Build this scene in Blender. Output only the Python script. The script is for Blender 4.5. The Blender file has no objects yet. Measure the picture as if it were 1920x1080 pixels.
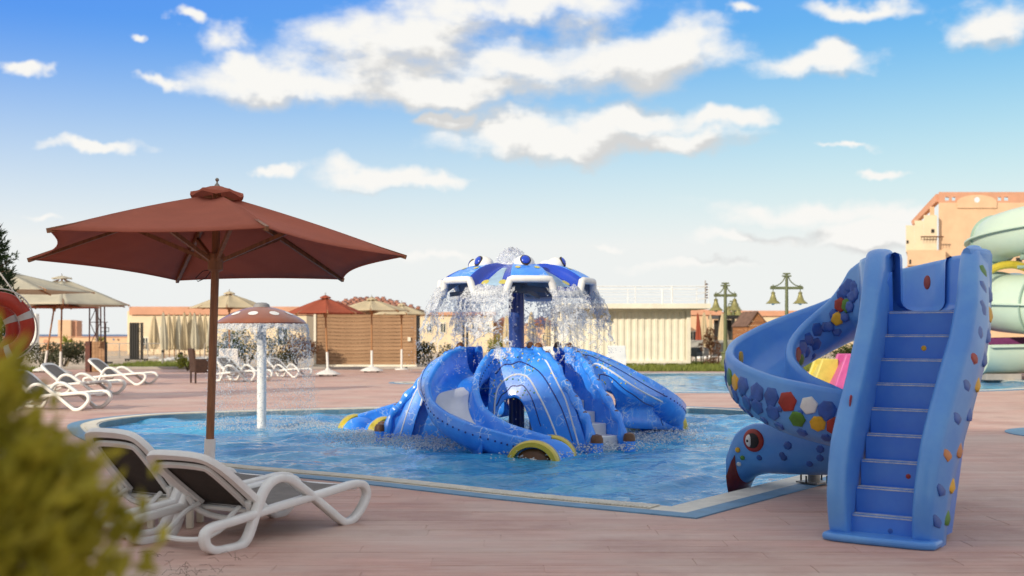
import bpy, bmesh, math, random
import numpy as np
from mathutils import Vector, Matrix
PI = math.pi
R = math.radians
random.seed(7)
rng = np.random.default_rng(11)
S = bpy.context.scene
COL = S.collection

# ------------------------------------------------------------------ camera
F_PX, EYE, HOR = 2200.0, 1.3, 627.0          # focal length in px of a 1920 frame, eye height, horizon row
cam_d = bpy.data.cameras.new('camera')
cam = bpy.data.objects.new('camera', cam_d)
COL.objects.link(cam)
cam.location = (0, 0, EYE)
cam.rotation_euler = (PI / 2, 0, 0)
cam_d.sensor_fit = 'HORIZONTAL'
cam_d.sensor_width = 36
cam_d.lens = 36 * F_PX / 1920
cam_d.shift_y = (HOR - 540) / 1920
cam_d.clip_start = 0.05
cam_d.clip_end = 60000
cam_d.dof.use_dof = True
cam_d.dof.focus_distance = 11.0
cam_d.dof.aperture_fstop = 2.2
S.camera = cam

# ------------------------------------------------------------------ light
SUN_EL, SUN_AZ = R(21), R(42)      # sun behind the camera, to its left
sun_from = Vector((-math.sin(SUN_AZ) * math.cos(SUN_EL), -math.cos(SUN_AZ) * math.cos(SUN_EL), math.sin(SUN_EL)))
sd = bpy.data.lights.new('sun', 'SUN')
sd.energy = 3.8
sd.angle = R(0.6)
sd.color = (1.0, 0.87, 0.68)
sun = bpy.data.objects.new('sun', sd)
COL.objects.link(sun)
sun.location = (-20, -20, 30)
sun.rotation_euler = (-sun_from).to_track_quat('-Z', 'Y').to_euler()

S.view_settings.view_transform = 'Standard'
S.view_settings.look = 'None'
S.view_settings.exposure = 0.2
S.view_settings.gamma = 1.0
S.view_settings.use_curve_mapping = False
S.render.engine = 'CYCLES'
S.cycles.use_denoising = True
S.cycles.max_bounces = 6
S.cycles.use_adaptive_sampling = True
S.cycles.adaptive_threshold = 0.02
S.cycles.transparent_max_bounces = 16
S.cycles.caustics_reflective = False
S.cycles.caustics_refractive = False
S.cycles.sample_clamp_indirect = 6.0

# ------------------------------------------------------------------ sky
W = bpy.data.worlds.new('World')
S.world = W
W.use_nodes = True
nt = W.node_tree
nt.nodes.clear()
def N(t, **k):
    n = nt.nodes.new(t)
    for a, b in k.items():
        setattr(n, a, b)
    return n
def L(a, b):
    nt.links.new(a, b)
def M1(op, a, b=None, c=None, clamp=False):
    n = N('ShaderNodeMath', operation=op)
    n.use_clamp = clamp
    for i, x in enumerate((a, b, c)):
        if x is None:
            continue
        if isinstance(x, (int, float)):
            n.inputs[i].default_value = x
        else:
            L(x, n.inputs[i])
    return n.outputs[0]
def MR(x, a, b, c=0.0, d=1.0, smooth=True):
    n = N('ShaderNodeMapRange', interpolation_type='SMOOTHSTEP' if smooth else 'LINEAR')
    L(x, n.inputs['Value'])
    for nm, val in (('From Min', a), ('From Max', b), ('To Min', c), ('To Max', d)):
        n.inputs[nm].default_value = val
    return n.outputs['Result']
def MIX(f, a, b):
    n = N('ShaderNodeMix', data_type='RGBA')
    L(f, n.inputs['Factor'])
    for nm, x in (('A', a), ('B', b)):
        s = [i for i in n.inputs if i.name == nm and i.type == 'RGBA'][0]
        if isinstance(x, tuple):
            s.default_value = x
        else:
            L(x, s)
    return [o for o in n.outputs if o.type == 'RGBA'][0]
sky = N('ShaderNodeTexSky', sky_type='NISHITA')
sky.sun_disc = False
sky.sun_elevation = SUN_EL
sky.sun_rotation = PI + SUN_AZ
sky.altitude = 0
sky.air_density = 1.0
sky.dust_density = 0.6
sky.ozone_density = 2.5
tc = N('ShaderNodeTexCoord')
sp = N('ShaderNodeSeparateXYZ')
L(tc.outputs['Generated'], sp.inputs[0])
az = M1('ARCTAN2', sp.outputs[0], sp.outputs[1])
el = M1('ARCSINE', sp.outputs[2])
cmb = N('ShaderNodeCombineXYZ')
L(az, cmb.inputs[0]); L(el, cmb.inputs[1])
ae = cmb.outputs[0]
def cloud_noise(dy, scale, detail):
    v = N('ShaderNodeVectorMath', operation='MULTIPLY_ADD')
    L(ae, v.inputs[0]); v.inputs[1].default_value = (1, 2.1, 1); v.inputs[2].default_value = (3.7, dy, 0.35)
    n = N('ShaderNodeTexNoise', noise_dimensions='3D')
    n.inputs['Scale'].default_value = scale
    n.inputs['Detail'].default_value = detail
    n.inputs['Roughness'].default_value = 0.58
    L(v.outputs[0], n.inputs['Vector'])
    return n.outputs[0]
# (azimuth, elevation) of the cloud banks, given by where they stand over the pool
wn = N('ShaderNodeTexNoise', noise_dimensions='3D')
wn.inputs['Scale'].default_value = 20.0; wn.inputs['Detail'].default_value = 4; wn.inputs['Roughness'].default_value = 0.55
L(ae, wn.inputs['Vector'])
wsub = N('ShaderNodeVectorMath', operation='SUBTRACT'); L(wn.outputs['Color'], wsub.inputs[0]); wsub.inputs[1].default_value = (0.5, 0.5, 0.5)
wadd = N('ShaderNodeVectorMath', operation='MULTIPLY_ADD'); L(wsub.outputs[0], wadd.inputs[0]); wadd.inputs[1].default_value = (0.085, 0.045, 0); L(ae, wadd.inputs[2])
aw = wadd.outputs[0]
BANKS = [(560,150,260,42),(700,120,230,70),(800,70,190,75),(960,120,220,70),(1140,105,220,72),(1270,85,130,52),(980,15,240,34),(860,165,260,34),
         (420,78,72,40),(450,120,60,30),(345,28,34,16),(310,150,50,14),(1540,116,130,28),(1560,100,60,25),(1640,14,120,20),(1860,28,115,44),(1410,8,40,14),
         (1180,225,170,40),(1060,265,260,36),(1240,265,200,26),(1350,225,110,22),(850,222,52,18),(950,255,120,42),(740,326,135,26),(830,335,90,16),
         (1520,392,220,30),(1640,430,130,32),(1400,445,130,16),(1700,395,80,20),(50,121,30,14),(185,274,88,12),(515,317,36,13),(262,76,20,10),
         (1140,463,60,10),(820,487,110,12),(80,408,60,10),(1660,322,60,10),(1580,275,60,8),(1290,500,150,14)]
def banks(shift):
    acc = None
    for (u, v, ru, rv) in BANKS:
        if shift and ru < 100: continue
        a0 = math.atan((u - 960) / F_PX)
        e0 = math.atan((HOR - v) / F_PX * math.cos(a0)) - shift
        s_ = N('ShaderNodeVectorMath', operation='MULTIPLY_ADD')
        L(aw, s_.inputs[0])
        ka, ke = F_PX / ru, F_PX / rv
        s_.inputs[1].default_value = (ka, ke, 0)
        s_.inputs[2].default_value = (-a0 * ka, -e0 * ke, 0)
        ln = N('ShaderNodeVectorMath', operation='LENGTH')
        L(s_.outputs[0], ln.inputs[0])
        b = M1('SUBTRACT', 1.0, ln.outputs['Value'])
        acc = b if acc is None else M1('SMOOTH_MAX', acc, b, 0.25)
    return M1('MAXIMUM', acc, -0.75)
bank, bank_up = banks(0.0), banks(0.020)
# beyond the sky in view thicker cloud is added to raise the ambient light
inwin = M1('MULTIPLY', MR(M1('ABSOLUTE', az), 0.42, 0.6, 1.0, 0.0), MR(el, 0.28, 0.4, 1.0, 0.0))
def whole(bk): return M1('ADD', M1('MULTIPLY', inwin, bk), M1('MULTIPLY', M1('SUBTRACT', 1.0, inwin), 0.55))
n1 = cloud_noise(0.0, 9.0, 10)
n1b = cloud_noise(0.042, 9.0, 5)
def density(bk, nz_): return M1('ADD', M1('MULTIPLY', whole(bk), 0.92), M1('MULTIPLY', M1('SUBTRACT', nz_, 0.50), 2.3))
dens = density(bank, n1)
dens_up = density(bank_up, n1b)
mask = MR(dens, -0.14, 0.66)
mask = M1('MULTIPLY', mask, MR(el, 0.012, 0.07, 0.35, 1.0))
thick = MR(M1('ADD', M1('MULTIPLY', dens, 0.30), M1('MULTIPLY', M1('SUBTRACT', dens_up, dens), 1.2)), -0.10, 0.46)
cl_col = MIX(thick, (8.3, 8.2, 7.9, 1), (5.9, 5.9, 5.85, 1))
# base sky: Nishita, whitened by sea air towards the horizon
sc_ = N('ShaderNodeVectorMath', operation='MULTIPLY')
L(sky.outputs[0], sc_.inputs[0]); sc_.inputs[1].default_value = (0.58, 1.06, 1.9)
air = M1('POWER', MR(el, 0.075, 0.255, 1.0, 0.0, smooth=False), 1.4)
mn_ = N('ShaderNodeVectorMath', operation='MINIMUM'); L(sc_.outputs[0], mn_.inputs[0]); mn_.inputs[1].default_value = (9, 9, 7.6)
sky_air = MIX(M1('MULTIPLY', air, 0.97), mn_.outputs[0], (7.65, 7.75, 7.6, 1))
full = MIX(mask, sky_air, cl_col)
bg = N('ShaderNodeBackground')
bg.inputs['Strength'].default_value = 0.1
L(full, bg.inputs['Color'])
wo = N('ShaderNodeOutputWorld')
L(bg.outputs[0], wo.inputs['Surface'])

# ------------------------------------------------------------------ helpers
def P(u, v, Y):
    return Vector(((u - 960) * Y / F_PX, Y, EYE - (v - HOR) * Y / F_PX))
def G(u, v):
    return P(u, v, F_PX * EYE / (v - HOR))
def X(u, Y):
    return (u - 960) * Y / F_PX
def Z(v, Y):
    return EYE - (v - HOR) * Y / F_PX

def tag(o, label=None, cat=None, group=None, kind=None):
    if label: o['label'] = label
    if cat: o['category'] = cat
    if group: o['group'] = group
    if kind: o['kind'] = kind
    return o
def thing(name, label, cat, loc=(0, 0, 0), rz=0.0, group=None):
    o = bpy.data.objects.new(name, None)
    o.empty_display_size = 0.2
    COL.objects.link(o)
    o.location = loc
    o.rotation_euler = (0, 0, rz)
    return tag(o, label, cat, group)
def copy_tree(o, loc=None, rz=None, label=None, group=None, parent=None, scale=None):
    c = o.copy()
    COL.objects.link(c)
    if parent: c.parent = parent
    if loc is not None: c.location = loc
    if rz is not None: c.rotation_euler = (0, 0, rz)
    if scale is not None: c.scale = scale if hasattr(scale, '__len__') else (scale,) * 3
    if label: c['label'] = label
    if group: c['group'] = group
    for ch in o.children:
        copy_tree(ch, parent=c)
    return c

def catmull(pts, n=8, closed=False):
    pts = [Vector(p) for p in pts]
    out = []
    m = len(pts)
    rngs = range(m) if closed else range(m - 1)
    for i in rngs:
        if closed:
            p0, p1, p2, p3 = pts[(i - 1) % m], pts[i], pts[(i + 1) % m], pts[(i + 2) % m]
        else:
            p0, p1, p2, p3 = pts[max(i - 1, 0)], pts[i], pts[i + 1], pts[min(i + 2, m - 1)]
        for k in range(n):
            t = k / n
            out.append(0.5 * ((2 * p1) + (p2 - p0) * t + (2 * p0 - 5 * p1 + 4 * p2 - p3) * t * t + (3 * p1 - p0 - 3 * p2 + p3) * t ** 3))
    if not closed:
        out.append(pts[-1].copy())
    return out

class MB:
    def __init__(s):
        s.v, s.f, s.m = [], [], []
    def add(s, vs, fs, mi=0):
        b = len(s.v)
        s.v += [tuple(x) for x in vs]
        s.f += [tuple(i + b for i in f) for f in fs]
        s.m += [mi] * len(fs)
        return s
    def box(s, c, size, rz=0, mi=0, taper=1.0, M=None):
        x, y, z = size[0] / 2, size[1] / 2, size[2] / 2
        vs = [Vector((i * x * (taper if k > 0 else 1), j * y * (taper if k > 0 else 1), k * z)) for k in (-1, 1) for j in (-1, 1) for i in (-1, 1)]
        if M is not None:
            vs = [M @ q for q in vs]
        elif rz:
            Rm = Matrix.Rotation(rz, 3, 'Z')
            vs = [Rm @ q for q in vs]
        c = Vector(c)
        return s.add([q + c for q in vs], [(0, 2, 3, 1), (4, 5, 7, 6), (0, 1, 5, 4), (2, 6, 7, 3), (0, 4, 6, 2), (1, 3, 7, 5)], mi)
    def beam(s, p0, p1, w, h, mi=0):
        p0, p1 = Vector(p0), Vector(p1)
        d = p1 - p0
        q = d.to_track_quat('X', 'Z').to_matrix()
        return s.box((p0 + p1) / 2, (d.length, w, h), M=q, mi=mi)
    def cyl(s, p0, p1, r0, r1=None, n=10, mi=0, caps=True):
        r1 = r0 if r1 is None else r1
        p0, p1 = Vector(p0), Vector(p1)
        q = (p1 - p0).to_track_quat('Z', 'Y').to_matrix()
        vs = []
        for p, r in ((p0, r0), (p1, r1)):
            for i in range(n):
                a = 2 * PI * i / n
                vs.append(p + q @ Vector((r * math.cos(a), r * math.sin(a), 0)))
        fs = [(i, (i + 1) % n, n + (i + 1) % n, n + i) for i in range(n)]
        if caps:
            fs += [tuple(range(n - 1, -1, -1)), tuple(range(n, 2 * n))]
        return s.add(vs, fs, mi)
    def sweep(s, pts, sec, closed=False, up=(0, 0, 1), caps=True, mi=0, scale=None, closed_sec=True):
        """sec: list of (a,b), a across (tangent x up), b along up-ish; up None = parallel transport"""
        pts = [Vector(p) for p in pts]
        m, k = len(pts), len(sec)
        nrm = None
        vs = []
        for i, p in enumerate(pts):
            if closed:
                t = pts[(i + 1) % m] - pts[i - 1]
            else:
                t = pts[min(i + 1, m - 1)] - pts[max(i - 1, 0)]
            t.normalize()
            if up is not None:
                u_ = Vector(up[i]) if hasattr(up[0], '__len__') else Vector(up)
                a = t.cross(u_)
                if a.length < 1e-4: a = Vector((1, 0, 0))
                a.normalize()
                b = a.cross(t)
            else:
                if nrm is None:
                    nrm = t.orthogonal().normalized()
                nrm = (nrm - t * nrm.dot(t)).normalized()
                b = nrm
                a = t.cross(b)
            sc = scale(i / max(m - 1, 1)) if scale else 1.0
            for (ca, cb) in sec:
                vs.append(p + a * ca * sc + b * cb * sc)
        fs = []
        last = m if closed else m - 1
        for i in range(last):
            j = (i + 1) % m
            for q in range(k if closed_sec else k - 1):
                q2 = (q + 1) % k
                fs.append((i * k + q, j * k + q, j * k + q2, i * k + q2))
        if caps and not closed and closed_sec:
            fs.append(tuple(range(k)))
            fs.append(tuple((m - 1) * k + q for q in range(k - 1, -1, -1)))
        return s.add(vs, fs, mi)
    def tube(s, pts, r, n=8, closed=False, mi=0, scale=None):
        sec = [(r * math.cos(2 * PI * i / n), r * math.sin(2 * PI * i / n)) for i in range(n)]
        return s.sweep(pts, sec, closed, up=None, mi=mi, scale=scale)
    def lathe(s, prof, n=24, c=(0, 0, 0), mi=0, M=None):
        c = Vector(c)
        vs, fs = [], []
        for (r, z) in prof:
            for i in range(n):
                a = 2 * PI * i / n
                q = Vector((r * math.cos(a), r * math.sin(a), z))
                if M is not None: q = M @ q
                vs.append(c + q)
        for j in range(len(prof) - 1):
            for i in range(n):
                i2 = (i + 1) % n
                fs.append((j * n + i, j * n + i2, (j + 1) * n + i2, (j + 1) * n + i))
        return s.add(vs, fs, mi)
    def ball(s, c, r, M=None, n=12, m=8, mi=0):
        r = r if hasattr(r, '__len__') else (r, r, r)
        c = Vector(c)
        vs, fs = [], []
        def put(x, y, z):
            q = Vector((x * r[0], y * r[1], z * r[2]))
            vs.append(c + (M @ q if M is not None else q))
        put(0, 0, -1)
        for j in range(1, m):
            ph = -PI / 2 + PI * j / m
            for i in range(n):
                a = 2 * PI * i / n
                put(math.cos(ph) * math.cos(a), math.cos(ph) * math.sin(a), math.sin(ph))
        put(0, 0, 1)
        for i in range(n):
            fs.append((0, 1 + (i + 1) % n, 1 + i))
            fs.append((len(vs) - 1, 1 + (m - 2) * n + i, 1 + (m - 2) * n + (i + 1) % n))
        for j in range(m - 2):
            for i in range(n):
                i2 = (i + 1) % n
                fs.append((1 + j * n + i, 1 + j * n + i2, 1 + (j + 1) * n + i2, 1 + (j + 1) * n + i))
        return s.add(vs, fs, mi)
    def grid(s, fn, nu, nv, closed=False, mi=0):
        vs = [fn(i / (nu if closed else nu - 1), j / (nv - 1)) for i in range(nu) for j in range(nv)]
        fs = []
        for i in range(nu if closed else nu - 1):
            i2 = (i + 1) % nu
            for j in range(nv - 1):
                fs.append((i * nv + j, i2 * nv + j, i2 * nv + j + 1, i * nv + j + 1))
        return s.add(vs, fs, mi)
    def poly(s, pts, z0, z1, mi=0):
        """vertical prism over a plan polygon"""
        n = len(pts)
        vs = [(p[0], p[1], z0) for p in pts] + [(p[0], p[1], z1) for p in pts]
        fs = [tuple(range(n - 1, -1, -1)), tuple(range(n, 2 * n))] + [(i, (i + 1) % n, n + (i + 1) % n, n + i) for i in range(n)]
        return s.add(vs, fs, mi)
    def extr(s, pts, axis, thick, mi=0):
        """extrude 3D polygon pts by vector axis*thick (centred)"""
        n = len(pts)
        a = Vector(axis) * thick / 2
        vs = [Vector(p) - a for p in pts] + [Vector(p) + a for p in pts]
        fs = [tuple(range(n - 1, -1, -1)), tuple(range(n, 2 * n))] + [(i, (i + 1) % n, n + (i + 1) % n, n + i) for i in range(n)]
        return s.add(vs, fs, mi)
    def build(s, name, mats, parent=None, smooth=True, sharp=35, bevel=0.0, solid=0.0, fix=True, sub=0):
        me = bpy.data.meshes.new(name)
        me.from_pydata(s.v, [], s.f)
        mats = mats if isinstance(mats, (list, tuple)) else [mats]
        for m in mats:
            me.materials.append(m)
        if len(mats) > 1:
            me.polygons.foreach_set('material_index', s.m)
        if fix and len(s.f) < 60000:
            bm = bmesh.new(); bm.from_mesh(me)
            bmesh.ops.recalc_face_normals(bm, faces=bm.faces)
            bm.to_mesh(me); bm.free()
        me.update()
        if smooth:
            me.shade_smooth()
            me.set_sharp_from_angle(angle=R(sharp))
        o = bpy.data.objects.new(name, me)
        COL.objects.link(o)
        if parent: o.parent = parent
        if solid:
            md = o.modifiers.new('solid', 'SOLIDIFY'); md.thickness = solid; md.offset = 0
        if bevel:
            md = o.modifiers.new('bevel', 'BEVEL'); md.width = bevel; md.segments = 3; md.limit_method = 'ANGLE'; md.angle_limit = R(40)
        if sub:
            md = o.modifiers.new('sub', 'SUBSURF'); md.levels = sub; md.render_levels = sub
        return o

# ------------------------------------------------------------------ materials
MATS = {}
def mat(name, col, rough=0.6, var=0.12, vscale=4.0, bump=0.0, bscale=40.0, spec=0.5, metal=0.0, trans=0.0, coat=0.0, col2=None,
        stretch=(1, 1, 1), rnd=0.0, alpha=1.0, ior=1.45, emit=0.0, detail=6, coords='Object', sub=0.0):
    if name in MATS: return MATS[name]
    m = bpy.data.materials.new(name)
    m.use_nodes = True
    t = m.node_tree
    b = t.nodes['Principled BSDF']
    col = tuple(col)
    col2 = tuple(col2) if col2 else tuple(max(0, c * (1 - 2.2 * var)) for c in col)
    tcn = t.nodes.new('ShaderNodeTexCoord')
    mp = t.nodes.new('ShaderNodeMapping')
    mp.inputs['Scale'].default_value = stretch
    t.links.new(tcn.outputs[coords], mp.inputs[0])
    nz = t.nodes.new('ShaderNodeTexNoise')
    nz.inputs['Scale'].default_value = vscale
    nz.inputs['Detail'].default_value = detail
    nz.inputs['Roughness'].default_value = 0.62
    t.links.new(mp.outputs[0], nz.inputs['Vector'])
    rp = t.nodes.new('ShaderNodeValToRGB')
    rp.color_ramp.elements[0].position = 0.34; rp.color_ramp.elements[0].color = (*col2, 1)
    rp.color_ramp.elements[1].position = 0.62; rp.color_ramp.elements[1].color = (*col, 1)
    t.links.new(nz.outputs[0], rp.inputs[0])
    out = rp.outputs[0]
    if rnd:
        oi = t.nodes.new('ShaderNodeObjectInfo')
        hs = t.nodes.new('ShaderNodeHueSaturation')
        mr = t.nodes.new('ShaderNodeMapRange')
        mr.inputs['To Min'].default_value = 1 - rnd; mr.inputs['To Max'].default_value = 1 + rnd
        t.links.new(oi.outputs['Random'], mr.inputs['Value'])
        t.links.new(mr.outputs[0], hs.inputs['Value'])
        t.links.new(out, hs.inputs['Color'])
        out = hs.outputs[0]
    t.links.new(out, b.inputs['Base Color'])
    b.inputs['Roughness'].default_value = rough
    rr = t.nodes.new('ShaderNodeMapRange')
    rr.inputs['To Min'].default_value = max(0.02, rough - 0.08); rr.inputs['To Max'].default_value = min(1, rough + 0.12)
    t.links.new(nz.outputs[0], rr.inputs['Value']); t.links.new(rr.outputs[0], b.inputs['Roughness'])
    b.inputs['Specular IOR Level'].default_value = spec
    b.inputs['Metallic'].default_value = metal
    b.inputs['IOR'].default_value = ior
    b.inputs['Transmission Weight'].default_value = trans
    b.inputs['Coat Weight'].default_value = coat
    b.inputs['Coat Roughness'].default_value = 0.12
    b.inputs['Alpha'].default_value = alpha
    if sub:
        b.inputs['Subsurface Weight'].default_value = sub
    if bump:
        n2 = t.nodes.new('ShaderNodeTexNoise')
        n2.inputs['Scale'].default_value = bscale
        n2.inputs['Detail'].default_value = 5
        t.links.new(mp.outputs[0], n2.inputs['Vector'])
        bn = t.nodes.new('ShaderNodeBump')
        bn.inputs['Strength'].default_value = bump
        bn.inputs['Distance'].default_value = 0.02
        t.links.new(n2.outputs[0], bn.inputs['Height'])
        t.links.new(bn.outputs[0], b.inputs['Normal'])
    MATS[name] = m
    return m
def fabric(name, col, tl=0.35, var=0.05, weave=220.0):
    """woven cloth that lets some light through"""
    m = mat(name, col, rough=0.85, var=var, vscale=3, bump=0.25, bscale=weave, spec=0.15)
    t = m.node_tree
    b = t.nodes['Principled BSDF']
    o = [n for n in t.nodes if n.type == 'OUTPUT_MATERIAL'][0]
    tr = t.nodes.new('ShaderNodeBsdfTranslucent')
    src = b.inputs['Base Color'].links[0].from_socket
    t.links.new(src, tr.inputs['Color'])
    mx = t.nodes.new('ShaderNodeMixShader')
    mx.inputs[0].default_value = tl
    t.links.new(b.outputs[0], mx.inputs[1]); t.links.new(tr.outputs[0], mx.inputs[2])
    t.links.new(mx.outputs[0], o.inputs['Surface'])
    return m
def leafmat(name, col, col2, tl=0.35):
    m = mat(name, col, rough=0.55, var=0.3, vscale=9, spec=0.3, col2=col2)
    t = m.node_tree
    b = t.nodes['Principled BSDF']
    o = [n for n in t.nodes if n.type == 'OUTPUT_MATERIAL'][0]
    tr = t.nodes.new('ShaderNodeBsdfTranslucent')
    t.links.new(b.inputs['Base Color'].links[0].from_socket, tr.inputs['Color'])
    mx = t.nodes.new('ShaderNodeMixShader'); mx.inputs[0].default_value = tl
    t.links.new(b.outputs[0], mx.inputs[1]); t.links.new(tr.outputs[0], mx.inputs[2])
    t.links.new(mx.outputs[0], o.inputs['Surface'])
    return m

m_white = mat('white_plastic', (0.78, 0.78, 0.76), 0.42, 0.05, 6, 0.05, 60)
m_offwhite = mat('cream_paint', (0.78, 0.74, 0.62), 0.6, 0.06, 2, 0.1, 30)
m_taupe = mat('taupe_textile', (0.21, 0.19, 0.175), 0.8, 0.1, 8, 0.3, 260)
m_brown = mat('dark_brown_textile', (0.055, 0.043, 0.036), 0.85, 0.15, 8, 0.3, 260)
m_wood = mat('brown_pole_wood', (0.34, 0.15, 0.065), 0.5, 0.18, 5, 0.15, 40, stretch=(6, 6, 0.6))
m_wood2 = mat('pale_pole_wood', (0.42, 0.2, 0.08), 0.5, 0.15, 5, 0.15, 40, stretch=(6, 6, 0.6))
m_metal = mat('galvanised_metal', (0.35, 0.33, 0.3), 0.45, 0.15, 12, 0.1, 60, metal=0.7)
m_black = mat('black_painted_metal', (0.018, 0.017, 0.017), 0.45, 0.1, 8)
m_dark = mat('dark_interior', (0.03, 0.028, 0.027), 0.8, 0.1, 4)
m_glass = mat('window_glass', (0.05, 0.07, 0.08), 0.08, 0.1, 3, spec=0.8)
m_plaster = mat('peach_plaster', (0.70, 0.48, 0.31), 0.9, 0.05, 1.2, 0.15, 25)
m_plaster_y = mat('cream_plaster', (0.74, 0.62, 0.44), 0.9, 0.05, 1.2, 0.15, 25)
m_parapet = mat('pink_plaster', (0.60, 0.32, 0.21), 0.9, 0.06, 1.2, 0.15, 25)
m_conc = mat('grey_concrete', (0.40, 0.37, 0.34), 0.9, 0.12, 1.5, 0.25, 20)
m_fab_red = fabric('faded_brick_canvas', (0.50, 0.155, 0.10), 0.16)
m_fab_red2 = fabric('sunlit_brick_canvas', (0.42, 0.11, 0.065), 0.25)
m_fab_cream = fabric('cream_canvas', (0.66, 0.56, 0.38), 0.25)
m_fab_pale = fabric('pale_canvas', (0.62, 0.58, 0.46), 0.25)

# ================================================================== SETTING
# ---- pool outline (water edge), starts and ends at the sharp near corner
POOL = [(1.2, 8.85), (0.17, 9.55), (-1.27, 10.7), (-2.85, 11.75), (-3.85, 12.95), (-4.6, 14.1), (-5.5, 15.8), (-6.05, 17.4), (-5.7, 18.8), (-4.6, 19.6), (-3.0, 20.3),
        (-1.0, 20.9), (1.6, 21.0), (3.2, 20.6), (4.3, 19.3), (4.95, 17.0), (4.9, 14.8), (4.1, 12.8), (2.75, 10.95), (1.2, 8.85)]
pool_pts = [Vector((p.x, p.y)) for p in catmull([(a, b, 0) for a, b in POOL], 8)][:-1]
POOL2 = [(2.4, 27.2), (6, 26.6), (11, 27.5), (14, 31), (13, 36), (9, 38.8), (4, 38.6), (1.5, 35), (1.2, 30.5)]
pool2_pts = [Vector((p.x, p.y)) for p in catmull([(a, b, 0) for a, b in POOL2], 8, True)]
def offset(pts, d):
    """offset a closed counter-oriented plan outline outwards by d (mitred)"""
    n = len(pts)
    area = sum(pts[i].x * pts[(i + 1) % n].y - pts[(i + 1) % n].x * pts[i].y for i in range(n))
    sg = 1 if area > 0 else -1
    out = []
    for i in range(n):
        e0 = (pts[i] - pts[i - 1]).normalized()
        e1 = (pts[(i + 1) % n] - pts[i]).normalized()
        n0 = Vector((e0.y, -e0.x)) * sg
        n1 = Vector((e1.y, -e1.x)) * sg
        b = (n0 + n1)
        b.normalize()
        out.append(pts[i] + b * d / max(0.35, b.dot(n1)))
    return out
def inside(p, poly):
    x, y = p
    c = False
    n = len(poly)
    for i in range(n):
        a, b = poly[i], poly[i - 1]
        if (a.y > y) != (b.y > y) and x < (b.x - a.x) * (y - a.y) / (b.y - a.y) + a.x:
            c = not c
    return c
def sheet(name, outer, holes, z, m, parent=None):
    bm = bmesh.new()
    edges = []
    for loop in [outer] + holes:
        vs = [bm.verts.new((p[0], p[1], z)) for p in loop]
        for i in range(len(vs)):
            edges.append(bm.edges.new((vs[i], vs[(i + 1) % len(vs)])))
    bmesh.ops.triangle_fill(bm, use_beauty=True, edges=edges, normal=(0, 0, 1))
    bmesh.ops.recalc_face_normals(bm, faces=bm.faces)
    if sum(f.normal.z for f in bm.faces) < 0:
        bmesh.ops.reverse_faces(bm, faces=bm.faces)
    me = bpy.data.meshes.new(name)
    bm.to_mesh(me); bm.free()
    me.materials.append(m)
    o = bpy.data.objects.new(name, me)
    COL.objects.link(o)
    if parent: o.parent = parent
    return o

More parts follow.
